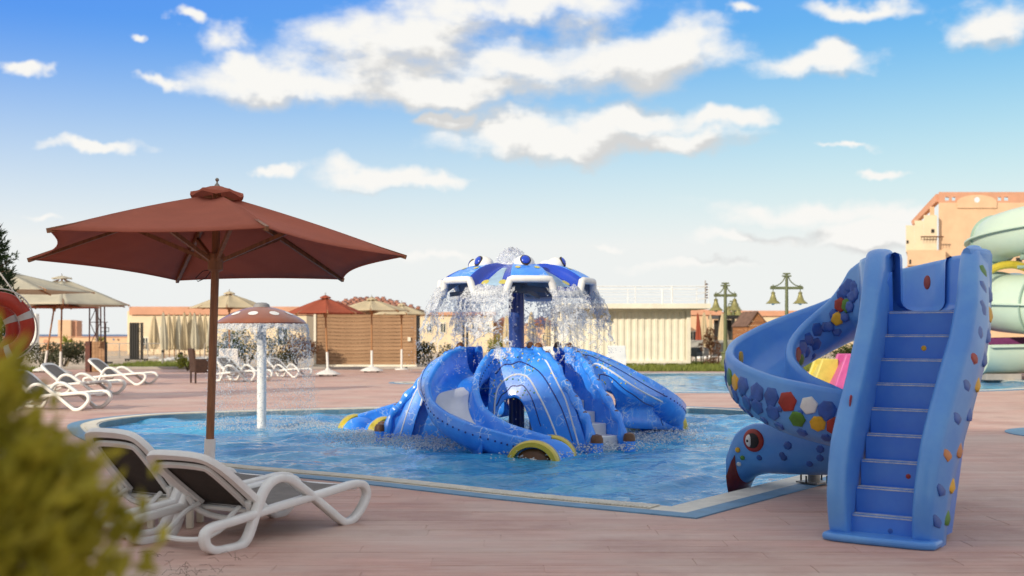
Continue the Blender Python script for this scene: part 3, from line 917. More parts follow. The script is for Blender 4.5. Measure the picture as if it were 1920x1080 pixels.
RP, ZT, ZF = 0.92, 1.10, 0.74
def pol(deg, r, z): return Vector((r * math.cos(R(deg)), r * math.sin(R(deg)), z))
def coons(T, B, Lc, Rc, a, t):
    return T(a) * (1 - t) + B(a) * t + Lc(t) * (1 - a) + Rc(t) * a - (Lc(0) * (1 - a) * (1 - t) + Rc(0) * a * (1 - t) + Lc(1) * (1 - a) * t + Rc(1) * a * t)
def curve(pts):
    c = catmull(pts, 24)
    def f(t):
        x = min(max(t, 0), 1) * (len(c) - 1)
        i = min(int(x), len(c) - 2)
        return c[i].lerp(c[i + 1], x - i)
    return f
SSC = (1.0, 0.92, 0.84)
def rot(deg, sc=1.0):
    Rm = Matrix.Rotation(R(deg), 3, 'Z')
    def f(v):
        q_ = Rm @ v
        return Vector((q_.x * sc, q_.y * sc, q_.z))
    return f
for sec in range(3):
    T = rot(120 * sec, SSC[sec])
    # ---- slide: leaves at -128 deg and curls round to the front
    ctr = [T(Vector(p)) for p in [(-0.44, -0.60, 0.74), (-0.60, -0.88, 0.70), (-0.74, -1.25, 0.55), (-0.79, -1.62, 0.36), (-0.68, -2.02, 0.17), (-0.38, -2.38, 0.03), (0.02, -2.60, -0.06), (0.30, -2.70, -0.10)]]
    pts = catmull(ctr, 6)
    n = len(pts)
    hw = 0.275
    def wall_h(f): return 0.36 - 0.16 * f
    for name_, m_, sec_fn in (('slide_channel', m_oct, 0),):
        vs = []; K = 0
        for i, p in enumerate(pts):
            f = i / (n - 1)
            t_ = (pts[min(i + 1, n - 1)] - pts[max(i - 1, 0)]).normalized()
            a = t_.cross(Vector((0, 0, 1))).normalized()
            b = a.cross(t_)
            h = wall_h(f)
            prof = []
            for k in range(13):              # inner trough
                th = PI * k / 12
                prof.append((-math.cos(th) * (hw - 0.03), h - math.sin(th) ** 0.6 * h))
            outr = []
            for k in range(13):
                th = PI * (12 - k) / 12
                outr.append((-math.cos(th) * (hw + 0.055), h + 0.02 - math.sin(th) ** 0.6 * (h + 0.10)))
            rim_r = [(hw - 0.01, h + 0.035), (hw + 0.03, h + 0.04)]
            rim_l = [(-hw - 0.03, h + 0.04), (-hw + 0.01, h + 0.035)]
            prof = prof + rim_r + outr + rim_l
            K = len(prof)
            for (ca, cb) in prof: vs.append(p + a * ca + Vector((0, 0, cb)))
        fs = []
        for i in range(n - 1):
            for k in range(K):
                k2 = (k + 1) % K
                fs.append((i * K + k, (i + 1) * K + k, (i + 1) * K + k2, i * K + k2))
        fs += [tuple(range(K)), tuple((n - 1) * K + k for k in range(K - 1, -1, -1))]
        q = MB(); q.add(vs, fs)
        ch = q.build('slide_channel', m_oct, oc, sharp=60)
    # worn white bed
    def bed(a, b):
        f = 0.22 + 0.66 * b
        x = f * (n - 1); i = min(int(x), n - 2)
        p = pts[i].lerp(pts[i + 1], x - i)
        t_ = (pts[i + 1] - pts[i]).normalized()
        s_ = t_.cross(Vector((0, 0, 1))).normalized()
        h = wall_h(f)
        w_ = math.sin(min(1, b * 4 + 0.05) * PI / 2)
        th = PI / 2 + (a - 0.5) * PI * 0.62 * w_
        return p + s_ * (-math.cos(th) * (hw - 0.036)) + Vector((0, 0, h - math.sin(th) ** 0.6 * (h - 0.006) + 0.002))
    q = MB(); q.grid(bed, 11, 30); q.build('slide_bed', m_bedwhite, ch)
    # rivet dots down the outside of both rims
    q = MB()
    for side in (-1, 1):
        for i in range(3, n - 3):
            t_ = (pts[i + 1] - pts[i - 1]).normalized(); s_ = t_.cross(Vector((0, 0, 1))).normalized()
            h = wall_h(i / (n - 1))
            c = pts[i] + s_ * side * (hw + 0.047) + Vector((0, 0, h - 0.075))
            q.ball(c, (0.013, 0.013, 0.013), None, 6, 4)
    tag(q.build('dark_dots', m_oct_line, ch), kind='stuff')
    # white line low on the outer wall
    def edge_line(side, dz, f0, f1, outw):
        out = []
        for k in range(24):
            f = f0 + (f1 - f0) * k / 23
            x = f * (n - 1); i = min(int(x), n - 2)
            p = pts[i].lerp(pts[i + 1], x - i); t_ = (pts[i + 1] - pts[i]).normalized(); s_ = t_.cross(Vector((0, 0, 1))).normalized()
            out.append(p + s_ * side * outw + Vector((0, 0, wall_h(f) + dz(f))))
        return out
    # ---- stairs at -58 deg
    AS = -58.0
    d = Vector((math.cos(R(AS)), math.sin(R(AS)), 0)); w = Vector((-d.y, d.x, 0))    # w points to the right-hand side going out (+angle)
    r_in, r_out = 0.80, 1.98
    NS = 5
    for k in range(NS):
        r0 = r_in + (r_out - r_in) * k / NS; r1_ = r0 + (r_out - r_in) / NS
        zt = ZF * (1 - (k + 1) / (NS + 0.6))
        q = MB()
        c = d * ((r0 + r1_) / 2 + 0.01) + Vector((0, 0, zt / 2 - 0.15))
        q.box(T(c), ((r1_ - r0 + 0.02) * SSC[sec], (0.40 - 0.002 * k) * SSC[sec], zt + 0.3), R(AS + 120 * sec))
        q.build('step', m_bedwhite, oc, bevel=0.015)
    rail_pts = {}
    for side in (-1, 1):
        base = [(0.86, ZT), (1.02, ZT - 0.03), (1.25, 0.92), (1.45, 0.74), (1.65, 0.55), (1.85, 0.36), (2.0, 0.18), (2.06, -0.1)]
        rp = catmull([T(d * r + w * side * 0.235 + Vector((0, 0, z + 0.02 * math.sin(17 * r)))) for r, z in base], 6)
        rail_pts[side] = rp
        q = MB(); q.tube(catmull(rp[::3] + [rp[-1]], 9), 0.055, 10, scale=lambda f: 1 + 0.22 * math.sin(f * 46))
        qq = MB(); inn = [T(d * r + w * side * 0.215 + Vector((0, 0, z - 0.02))) for r, z in base] + [T(d * 2.06 + w * side * 0.215 + Vector((0, 0, -0.35))), T(d * 0.86 + w * side * 0.215 + Vector((0, 0, -0.35)))]
        qq.extr(inn, T(w), 0.03); qq.build('stringer', m_oct, oc, smooth=False)
        q.build('handrail', m_oct, oc)
        for k in range(6):
            f = 0.06 + 0.86 * k / 6
            p = rp[int(f * (len(rp) - 1))]
            q = MB(); q.ball(p + Vector((0, 0, 0.035)), (0.042, 0.042, 0.04) if k else (0.055, 0.055, 0.06), None, 10, 7)
            q.build('rail_stud', m_oct_brown, oc)
        # bollard at the foot
        c = T(d * 2.16 + w * side * 0.24)
        q = MB(); q.lathe([(0.075, -0.3), (0.075, 0.02)], 16, c); bl = q.build('bollard', m_oct, oc)
        q = MB(); q.lathe([(0.076, 0.02), (0.074, 0.07), (0.055, 0.11), (0.0, 0.125)], 16, c); q.build('bollard_cap', m_oct_brown, bl)
    # ---- skin between slide and stair (with arch), and between stair and the next slide
    stairL0, stairL1 = pol(AS, 0.86, ZT) - w * 0.235, d * 2.02 - w * 0.25 + Vector((0, 0, 0.02))
    stairR0, stairR1 = pol(AS, 0.86, ZT) + w * 0.235, d * 2.02 + w * 0.25 + Vector((0, 0, 0.02))
    def skin(Tc, Bc, Lc, Rc, ac, aw, ah, nm):
        cols = []
        for k in range(61):
            cols.append(k / 60)
        cols += [ac - aw, ac + aw, ac - aw + 1e-3, ac + aw - 1e-3, ac - aw + 0.004, ac + aw - 0.004, ac - aw + 0.01, ac + aw - 0.01]
        cols = sorted(set(c for c in cols if 0 <= c <= 1))
        q = MB(); vs = []; NT = 26
        for a in cols:
            x = (a - ac) / aw
            tm = 1.0 - (ah * (1 - abs(x) ** 2.6) ** (1 / 2.6) if abs(x) < 1 else 0)
            for j in range(NT):
                t = tm * j / (NT - 1)
                p = coons(Tc, Bc, Lc, Rc, a, t)
                vs.append(T(p + Vector((0, 0, 0.012 * math.sin(11 * t + 5 * a)))))
        fs = [(i * NT + j, (i + 1) * NT + j, (i + 1) * NT + j + 1, i * NT + j + 1) for i in range(len(cols) - 1) for j in range(NT - 1)]
        q.add(vs, fs)
        o = q.build('skirt_panel', m_oct, oc, solid=0.025, sharp=80)
        def pt(a, t, off=0.02):
            e = 1e-3
            p = coons(Tc, Bc, Lc, Rc, a, t)
            nn = (coons(Tc, Bc, Lc, Rc, min(1, a + e), t) - p).cross(coons(Tc, Bc, Lc, Rc, a, min(1, t + e)) - p)
            if nn.length < 1e-9: nn = p.copy()
            nn.normalize()
            if nn.dot(Vector((p.x, p.y, 0))) < 0: nn = -nn
            return T(p + nn * off + Vector((0, 0, 0.012 * math.sin(11 * t + 5 * a))))
        return o, pt
    # A
    s_in = pol(-111, RP, ZT)
    LA = curve([s_in, Vector((-0.34, -0.98, 0.75)), Vector((-0.36, -1.10, 0.3)), Vector((-0.34, -1.14, -0.15))])
    RA = curve([stairL0, d * 1.25 - w * 0.25 + Vector((0, 0, 0.90)), d * 1.65 - w * 0.25 + Vector((0, 0, 0.52)), d * 2.02 - w * 0.25 + Vector((0, 0, -0.12))])
    TA = curve([s_in, pol(-98, RP, ZT + 0.02), pol(-85, RP, ZT + 0.02), stairL0])
    BA = curve([LA(1), Vector((0.0, -1.22, -0.15)), Vector((0.36, -1.45, -0.15)), RA(1)])
    oA, pA = skin(TA, BA, LA, RA, 0.33, 0.235, 0.42, 'A')
    def line(parent, pt, aa, tt, m_, r, wob=0.0):
        q = MB(); N_ = 40
        lp = curve([Vector((a, t, 0)) for a, t in zip(aa, tt)])
        L_ = []
        for k in range(N_):
            p = lp(k / (N_ - 1))
            L_.append(pt(min(0.995, max(0.005, p.x)), min(0.995, max(0.0, p.y + wob * math.sin(k * 0.7))), 0.012))
        q.tube(L_, r, 6); q.build('stripe', m_, parent)
    line(oA, pA, [0.10, 0.13, 0.2, 0.4, 0.6, 0.7, 0.76, 0.78], [0.85, 0.55, 0.42, 0.36, 0.42, 0.6, 0.8, 0.93], m_wline, 0.013)
    line(oA, pA, [0.93, 0.93, 0.92, 0.93, 0.92, 0.92], [0.05, 0.25, 0.45, 0.65, 0.8, 0.95], m_wline, 0.011, 0.008)
    line(oA, pA, [0.12, 0.25, 0.45, 0.65, 0.8, 0.86, 0.88], [0.30, 0.24, 0.22, 0.26, 0.45, 0.7, 0.9], m_oct_line, 0.009, 0.01)
    line(oA, pA, [0.14, 0.25, 0.42, 0.58, 0.66], [0.62, 0.52, 0.48, 0.55, 0.8], m_oct_line, 0.008, 0.008)
    # B : from the stair's other side to the outer wall of the next slide (this sector turned by 120)
    T2 = rot(120, SSC[(sec + 1) % 3] / SSC[sec])
    sl_o = []
    base_ctr = [(-0.44, -0.60, 0.74), (-0.60, -0.88, 0.70), (-0.74, -1.25, 0.55), (-0.79, -1.62, 0.36), (-0.68, -2.02, 0.17), (-0.38, -2.38, 0.03), (0.02, -2.60, -0.06), (0.30, -2.70, -0.10)]
    bp_ = catmull([Vector(p) for p in base_ctr], 6)
    for i in range(2, len(bp_) - 8, 3):
        t_ = (bp_[i + 1] - bp_[i - 1]).normalized(); s_ = t_.cross(Vector((0, 0, 1))).normalized()
        # side on the left of travel is the outer wall
        c = bp_[i] + s_ * (hw + 0.04) + Vector((0, 0, wall_h(i / (len(bp_) - 1)) + 0.0))
        sl_o.append(T2(c))
    RB = curve(sl_o + [sl_o[-1] + Vector((0, 0, -0.30))])
    LB = curve([stairR0, d * 1.25 + w * 0.25 + Vector((0, 0, 0.90)), d * 1.65 + w * 0.25 + Vector((0, 0, 0.52)), d * 2.02 + w * 0.25 + Vector((0, 0, -0.12))])
    TB = curve([stairR0, pol(-34, RP + 0.02, ZT), sl_o[0]])
    BB = curve([LB(1), pol(-44, 1.55, -0.1), pol(-30, 1.35, 0.1), pol(-16, 1.6, 0.06), RB(1)])
    oB, pB = skin(TB, BB, LB, RB, 0.36, 0.2, 0.34, 'B')
    line(oB, pB, [0.2, 0.25, 0.35, 0.5, 0.62, 0.74, 0.85, 0.93], [0.75, 0.45, 0.36, 0.36, 0.42, 0.55, 0.72, 0.9], m_wline, 0.013)
    line(oB, pB, [0.07, 0.08, 0.07, 0.08, 0.08], [0.05, 0.28, 0.5, 0.7, 0.95], m_wline, 0.011, 0.01)
    line(oB, pB, [0.25, 0.4, 0.6, 0.78, 0.9, 0.97], [0.2, 0.18, 0.22, 0.36, 0.6, 0.85], m_oct_line, 0.009, 0.01)
    line(oB, pB, [0.25, 0.4, 0.58, 0.7, 0.8, 0.88], [0.6, 0.5, 0.55, 0.68, 0.82, 0.97], m_oct_line, 0.008, 0.01)
    # coloured flecks on the skins
    for o_, p_ in ((oA, pA), (oB, pB)):
        for mm, nm in ((m_spot_y, 'fleck'), (m_spot_g, 'fleck'), (m_wline, 'fleck')):
            q = MB()
            for _ in range(26):
                a, t = random.uniform(0.06, 0.94), random.uniform(0.08, 0.6)
                q.ball(p_(a, t, 0.010), random.uniform(0.008, 0.014), None, 6, 4)
            tag(q.build('paint_flecks', mm, o_), kind='stuff')
    # ---- fish-face at the slide's end
    tip = pts[-1]; fwd = (pts[-1] - pts[-4]).normalized(); fwd.z = 0; fwd.normalize()
    sd_ = fwd.cross(Vector((0, 0, 1)))
    Mf = Matrix((( fwd.x, -sd_.x, 0), (fwd.y, -sd_.y, 0), (0, 0, 1)))
    hc = tip + fwd * -0.02 + Vector((0, 0, -0.105 - tip.z))
    q = MB(); q.ball(hc - sd_ * 0.26, (0.30, 0.13, 0.22), Mf, 20, 12); 
    hd = q.build('head_side', m_oct, oc)
    q = MB(); q.ball(hc + sd_ * 0.26, (0.30, 0.13, 0.22), Mf, 20, 12)
    hd2 = q.build('head_side', m_oct, oc)
    for s_, h_ in ((1, hd2), (-1, hd)):
        ec = hc + sd_ * s_ * 0.36 + Vector((0, 0, 0.0))
        arcp = [ec + fwd * (0.255 * math.cos(a)) + Vector((0, 0, 0.215 * math.sin(a))) for a in [R(-20 + 220 * k / 24) for k in range(25)]]
        q = MB(); q.sweep(arcp, [(-0.075, -0.03), (0.075, -0.03), (0.075, 0.02), (0.045, 0.04), (-0.045, 0.04), (-0.075, 0.02)], up=[(p - ec) for p in arcp])
        q.build('eye_ring', m_oct_yel, h_, sharp=50)
        q = MB(); q.ball(ec + sd_ * s_ * 0.0, (0.205, 0.06, 0.165), Mf, 18, 10); q.build('eyelid', m_oct_brown, h_)
        q = MB(); q.ball(ec + sd_ * s_ * 0.035 + Vector((0, 0, -0.02)), (0.115, 0.05, 0.09), Mf, 16, 10); ew = q.build('eyeball', m_white, h_)
        q = MB(); q.ball(ec + sd_ * s_ * 0.065 + Vector((0, 0, -0.015)), (0.07, 0.03, 0.06), Mf, 14, 8); q.build('iris', m_oct_deep, ew)

# ---- water thrown off the canopy
def voro(pts2, feats, chunk=20000):
    out = np.empty(len(pts2)); 
    for i in range(0, len(pts2), chunk):
        d = np.sqrt(((pts2[i:i + chunk, None, :] - feats[None]) ** 2).sum(-1))
        d.partition(1, axis=1)
        out[i:i + chunk] = d[:, 1] - d[:, 0]
    return out
def smooth_noise(A, B, scale, seed, octs=4):
    r_ = np.random.default_rng(seed); out = np.zeros_like(A)
    for k in range(octs * 5):
        f = scale * 1.6 ** (k // 5); th = r_.uniform(0, 2 * PI)
        out += np.sin(f * (A * math.cos(th) + B * math.sin(th)) + r_.uniform(0, 6.28)) / (1.4 ** (k // 5))
    return out / 4.0
def water_splash_mat(name, alpha, rough=0.12):
    m = bpy.data.materials.new(name); m.use_nodes = True
    t = m.node_tree; b = t.nodes['Principled BSDF']; o = [n for n in t.nodes if n.type == 'OUTPUT_MATERIAL'][0]
    b.inputs['Base Color'].default_value = (0.80, 0.83, 0.86, 1); b.inputs['Roughness'].default_value = rough
    b.inputs['IOR'].default_value = 1.33
    nz = t.nodes.new('ShaderNodeTexNoise'); nz.inputs['Scale'].default_value = 45; nz.inputs['Detail'].default_value = 3
    tcn = t.nodes.new('ShaderNodeTexCoord'); t.links.new(tcn.outputs['Object'], nz.inputs['Vector'])
    bp = t.nodes.new('ShaderNodeBump'); bp.inputs['Strength'].default_value = 0.9; bp.inputs['Distance'].default_value = 0.03
    t.links.new(nz.outputs[0], bp.inputs['Height']); t.links.new(bp.outputs[0], b.inputs['Normal'])
    tr = t.nodes.new('ShaderNodeBsdfTransparent'); tr.inputs['Color'].default_value = (0.97, 0.98, 1, 1)
    rm = t.nodes.new('ShaderNodeMapRange'); rm.inputs['From Min'].default_value = 0.35; rm.inputs['From Max'].default_value = 0.65
    rm.inputs['To Min'].default_value = max(0, alpha - 0.3); rm.inputs['To Max'].default_value = min(1, alpha + 0.3)
    t.links.new(nz.outputs[0], rm.inputs['Value'])
    mx = t.nodes.new('ShaderNodeMixShader')
    t.links.new(rm.outputs[0], mx.inputs[0]); t.links.new(tr.outputs[0], mx.inputs[1]); t.links.new(b.outputs[0], mx.inputs[2])
    t.links.new(mx.outputs[0], o.inputs['Surface'])
    return m
m_splash = water_splash_mat('splash_water', 0.32)
m_drop = water_splash_mat('water_drops', 0.5)
def np_mesh(name, vs, fs, m, parent=None, smooth=True, solid=0.0):
    used = np.unique(fs); rem = -np.ones(len(vs), int); rem[used] = np.arange(len(used))
    me = bpy.data.meshes.new(name)
    me.from_pydata(vs[used].tolist(), [], rem[fs].tolist()); me.materials.append(m)
    if smooth: me.shade_smooth()
    o = bpy.data.objects.new(name, me); COL.objects.link(o)
    if parent: o.parent = parent
    if solid:
        md = o.modifiers.new('solid', 'SOLIDIFY'); md.thickness = solid; md.offset = 0
    return o
def splash_layer(seed, phi0, phi1, speed, drop_len, web, off, nP=240, hole=0.0):
    """a torn sheet of water leaving the canopy rim between two angles, thrown outwards and falling"""
    r_ = np.random.default_rng(seed)
    arc = (phi1 - phi0) * 1.1
    nu, nv = max(20, int(arc / 0.009)), int(drop_len / 0.009)
    U, V_ = np.meshgrid(np.linspace(0, 1, nu), np.linspace(0, 1, nv), indexing='ij')
    phi = phi0 + (phi1 - phi0) * U
    s_ = V_ * drop_len
    tf = np.sqrt(2 * s_ / 9.81)
    rr = RIM - 0.03 + off + speed * tf + 0.035 * smooth_noise(phi * 3, s_ * 3, 5, seed + 5)
    phi = phi + 0.03 * smooth_noise(phi * 2, s_ * 2, 6, seed + 9)
    zz = 1.87 + 0.05 * np.exp(-s_ * 12) - s_ + 0.03 * smooth_noise(phi * 3, s_ * 3, 7, seed + 2)
    vs = np.stack([rr * np.cos(phi), rr * np.sin(phi), zz], -1).reshape(-1, 3)
    A = (U * arc).reshape(-1); B = (V_ * drop_len).reshape(-1)
    A2 = A + 0.03 * smooth_noise(A, B, 18, seed + 1); B2 = B + 0.03 * smooth_noise(A, B, 18, seed + 3)
    nf = int(arc * drop_len * nP)
    fe = np.stack([r_.uniform(0, arc, nf), r_.uniform(0, drop_len, nf)], -1)
    e = voro(np.stack([A2, B2 * 0.75], -1), fe * np.array([1, 0.75]))
    fv = B / drop_len
    big = smooth_noise(A, B, 6, seed + 4, 3)
    keep = (e < web * (1.5 - 0.95 * fv) * (1 + 0.55 * big)) | (big > 0.55 + 0.9 * fv)
    keep |= fv < 0.16 + 0.10 * big
    keep &= (big > -0.62 + 1.2 * np.clip(fv - 0.4, 0, 1) + hole)
    edge = np.minimum(U, 1 - U).reshape(-1) * arc
    keep &= edge > 0.04 * (1 + smooth_noise(A, B, 22, seed + 8))
    keep = keep.reshape(nu, nv)
    kf = keep[:-1, :-1] & keep[1:, :-1] & keep[1:, 1:] & keep[:-1, 1:]
    idx = np.arange(nu * nv).reshape(nu, nv)
    fs = np.stack([idx[:-1, :-1], idx[1:, :-1], idx[1:, 1:], idx[:-1, 1:]], -1)[kf]
    return vs, fs
sv, sf, base = [], [], 0
sd0 = 100
for k, l in enumerate(LOBES):
    a0, a1 = l + R(17), l + R(43)
    for (spd, dl, web, off, hole, ex) in ((0.55, 0.52, 0.021, 0.0, 0.0, 2), (0.78, 0.85, 0.015, 0.02, 0.08, 8), (0.35, 0.95, 0.013, -0.02, 0.18, 4)):
        v_, f_ = splash_layer(sd0, a0 - R(ex), a1 + R(ex), spd, dl, web, off, hole=hole)
        sd0 += 17
        sv.append(v_); sf.append(f_ + base); base += len(v_)
spl = np_mesh('canopy_splash', np.concatenate(sv), np.concatenate(sf), m_splash, None, solid=0.007)
spl.location = oc.location
tag(spl, 'torn sheets of clear water pouring off the octopus canopy rim', 'water splash', kind='stuff')
# drops
OCT_V = np.array([(1, 0, 0), (-1, 0, 0), (0, 1, 0), (0, -1, 0), (0, 0, 1), (0, 0, -1)], float)
OCT_F = np.array([(0, 2, 4), (2, 1, 4), (1, 3, 4), (3, 0, 4), (2, 0, 5), (1, 2, 5), (3, 1, 5), (0, 3, 5)])
def drops(name, cen, rad_, m, loc, stretch=1.0, parent=None):
    cen = np.asarray(cen); rad_ = np.asarray(rad_)
    sc = OCT_V * np.array([1, 1, stretch])
    vs = (cen[:, None, :] + rad_[:, None, None] * sc[None]).reshape(-1, 3)
    fs = (np.arange(len(cen))[:, None, None] * 6 + OCT_F[None]).reshape(-1, 3)
    o = np_mesh(name, vs, fs, m, parent)
    if loc is not None: o.location = loc
    return o
cs, rs = [], []
for k, l in enumerate(LOBES):
    n = 340
    ph = rng.uniform(l + R(8), l + R(52), n); s_ = rng.uniform(0, 1.0, n) ** 0.8 * 1.1
    rr = RIM + rng.normal(0.55, 0.25, n) * np.sqrt(2 * s_ / 9.81) + rng.normal(0, 0.04, n)
    cs.append(np.stack([rr * np.cos(ph), rr * np.sin(ph), 1.88 - s_], -1)); rs.append(rng.uniform(0.0025, 0.0085, n))
# beads flying near the slides
n = 600
ph = rng.uniform(0, 2 * PI, n); rr = rng.uniform(0.7, 1.9, n); zz = rng.uniform(0.0, 0.9, n) * (1.6 - rr * 0.6)
cs.append(np.stack([rr * np.cos(ph), rr * np.sin(ph), np.abs(zz)], -1)); rs.append(rng.uniform(0.003, 0.008, n))
tag(drops('splash_drops', np.concatenate(cs), np.concatenate(rs), m_drop, oc.location), 'flying water drops around the octopus canopy', 'water drops', kind='stuff')
# bubbling dome of water on top
q = MB()
def dome(a, b):
    ph = 2 * PI * a; th = PI / 2 * b
    k = 1 + 0.10 * math.sin(7 * ph + 9 * th) + 0.07 * math.sin(13 * ph - 15 * th)
    return Vector((0.21 * k * math.cos(ph) * math.cos(th) - 0.06, 0.21 * k * math.sin(ph) * math.cos(th), 2.2 + 0.25 * k * math.sin(th)))
q.grid(dome, 48, 14, closed=True)
o = q.build('water_dome', m_splash, None); o.location = oc.location
tag(o, 'bubbling dome of water on top of the octopus canopy', 'water dome')
# churned water where slides and steps meet the pool
cs, rs = [], []
for sec in range(3):
    T = rot(120 * sec)
    for (c, sp_, nn) in (((1.02, -1.8, 0), 0.28, 900), ((-1.0, -1.75, 0), 0.25, 700), ((0.25, -2.8, 0), 0.3, 250), ((-0.05, -1.25, 0), 0.35, 500), ((1.45, -0.75, 0), 0.3, 700), ((1.9, -1.0, 0), 0.3, 400)):
        p = T(Vector(c))
        xy = rng.normal(0, sp_, (nn, 2)); z_ = -0.045 + np.abs(rng.normal(0, 0.03, nn))
        cs.append(np.stack([p.x + xy[:, 0], p.y + xy[:, 1], z_], -1)); rs.append(rng.uniform(0.005, 0.017, nn))
tag(drops('pool_foam', np.concatenate(cs), np.concatenate(rs), m_drop, oc.location, 0.6), 'foam and drops on the water around the octopus', 'foam', kind='stuff')

# ================================================================== SNAKE SLIDE WITH STEPS
m_sn = mat('sky_blue_gelcoat', (0.075, 0.255, 0.68), 0.34, 0.07, 2.0, 0.04, 18, coat=0.25, col2=(0.12, 0.33, 0.70))
m_sn2 = mat('mid_blue_gelcoat', (0.045, 0.185, 0.66), 0.34, 0.10, 3.0, 0.04, 18, coat=0.25, col2=(0.07, 0.24, 0.68))
m_sn_scale = mat('dark_blue_scale', (0.028, 0.105, 0.42), 0.34, 0.15, 9, 0.05, 30, coat=0.2)
m_s_red = mat('red_scale', (0.36, 0.035, 0.025), 0.36, 0.18, 9, 0.05, 30)
m_s_yel = mat('yellow_scale', (0.72, 0.40, 0.025), 0.36, 0.14, 9, 0.05, 30)
m_s_grn = mat('green_scale', (0.09, 0.24, 0.03), 0.36, 0.18, 9, 0.05, 30)
m_s_wht = mat('white_scale', (0.70, 0.70, 0.68), 0.36, 0.1, 9)
m_s_org = mat('orange_scale', (0.62, 0.25, 0.09), 0.4, 0.15, 9)
m_worn = mat('worn_step_edge', (0.60, 0.60, 0.58), 0.6, 0.25, 20, 0.1, 60, col2=(0.25, 0.36, 0.55))
m_chin = mat('dark_red_gelcoat', (0.19, 0.022, 0.018), 0.3, 0.15, 5, coat=0.4)

sn_o = Vector((2.317, 7.33, 0))
sn = thing('snake_slide', 'blue spiral snake water slide with steps and coloured scales at the pool corner', 'water slide', sn_o)
dv = Vector((0.579, 0.815, 0)); wv = Vector((0.815, -0.579, 0)); zv = Vector((0, 0, 1))
def q3(d_, w_, z_): return dv * d_ + wv * w_ + zv * z_
rzs = math.atan2(wv.y, wv.x)
# base plate
q = MB()
pl = []
for k in range(24):
    a = 2 * PI * k / 24
    pl.append(q3(-0.03 + 0.13 * max(-1, min(1, 1.3 * math.sin(a))), 0.0 + 0.355 * max(-1, min(1, 1.15 * math.cos(a))), 0.0))
q.poly([(p.x, p.y) for p in pl], 0.0, 0.05)
q.build('base_plate', m_sn, sn, bevel=0.02)
# steps
NS, RISE, RUN = 9, 0.162, 0.102
for k in range(NS):
    z1 = RISE * (k + 1); d0 = 0.02 + RUN * k
    hw_ = 0.215 + 0.003 * k
    q = MB()
    d1 = d0 + 0.30 if k < NS - 1 else d0 + 0.62
    q.box(q3((d0 + d1) / 2, 0, z1 - 0.13), (2 * hw_, d1 - d0, 0.26), rzs)
    st = q.build('step', m_sn2, sn, bevel=0.012)
    q = MB(); q.box(q3(d0 + 0.028, 0, z1 + 0.0012), (2 * hw_ - 0.03, 0.046, 0.003), rzs); q.box(q3(d0 - 0.001, 0, z1 - 0.010), (2 * hw_ - 0.03, 0.004, 0.007), rzs)
    q.build('worn_edge', m_worn, st)
def disc(mb, c, n, r, h=0.010, k=7, tw=0.0, asp=1.0, sink=0.012):
    n = Vector(n).normalized()
    a = n.orthogonal().normalized() if abs(n.z) > 0.95 else n.cross(zv).normalized()
    b = n.cross(a)
    vs = []
    for rr, hh in ((1.04, -sink), (1.0, h * 0.4), (0.90, h), (0.5, h * 1.25)):
        for i in range(k):
            t_ = 2 * PI * i / k + tw
            vs.append(c + (a * math.cos(t_) + b * math.sin(t_) * asp) * r * rr + n * hh)
    vs.append(c + n * h * 1.35)
    fs = [(j * k + i, j * k + (i + 1) % k, (j + 1) * k + (i + 1) % k, (j + 1) * k + i) for j in range(3) for i in range(k)]
    fs += [(3 * k + i, 3 * k + (i + 1) % k, 4 * k) for i in range(k)]
    mb.add(vs, fs)
def flat_spot(c, n, r, m_, asp=1.3):
    q = MB(); disc(q, c, n, r, 0.002, 18, 0, asp, 0.004); return q.build('painted_spot', m_, sn)
# painted dots on the risers
for (k, w_, r_, m_) in ((7, 0.04, 0.018, m_s_yel), (2, 0.09, 0.016, m_s_red), (0, 0.04, 0.016, m_sn_scale), (4, 0.15, 0.014, m_s_red)):
    flat_spot(q3(0.02 + RUN * k - 0.001, w_, RISE * (k + 0.45)), -dv, r_, m_, 1.0)
# side walls: slab + rounded rim
def wall(side, prof, rim, th, rw):
    """prof: closed (d,z) polygon of the slab; rim: (d,w,z) path of the rolled edge"""
    q = MB(); q.extr([q3(a, 0, z) + wv * side * (0.27 + 0.055 * z) for a, z in prof], wv, th)
    o = q.build('side_wall', m_sn, sn, bevel=0.02, smooth=True, sharp=30)
    q = MB()
    rp = catmull([q3(*p) for p in rim], 8)
    sec = []
    for i in range(20):
        a = 2 * PI * i / 20
        sec.append((rw * 0.9 * math.copysign(abs(math.cos(a)) ** 0.75, math.cos(a)), 0.055 * math.copysign(abs(math.sin(a)) ** 0.75, math.sin(a))))
    q.sweep(rp, sec, up=None if False else [(-wv * side * 0 + dv * -0.6 + zv * 0.8)] * len(rp))
    q.build('rolled_edge', m_sn, o, sharp=60)
    return o
profL = [(-0.02, 0.03), (-0.045, 0.3), (0.04, 0.55), (0.30, 1.0), (0.58, 1.45), (0.78, 1.74), (0.95, 1.84), (1.12, 1.80), (1.2, 1.5), (1.1, 1.15), (0.75, 0.65), (0.45, 0.15), (0.40, 0.03)]
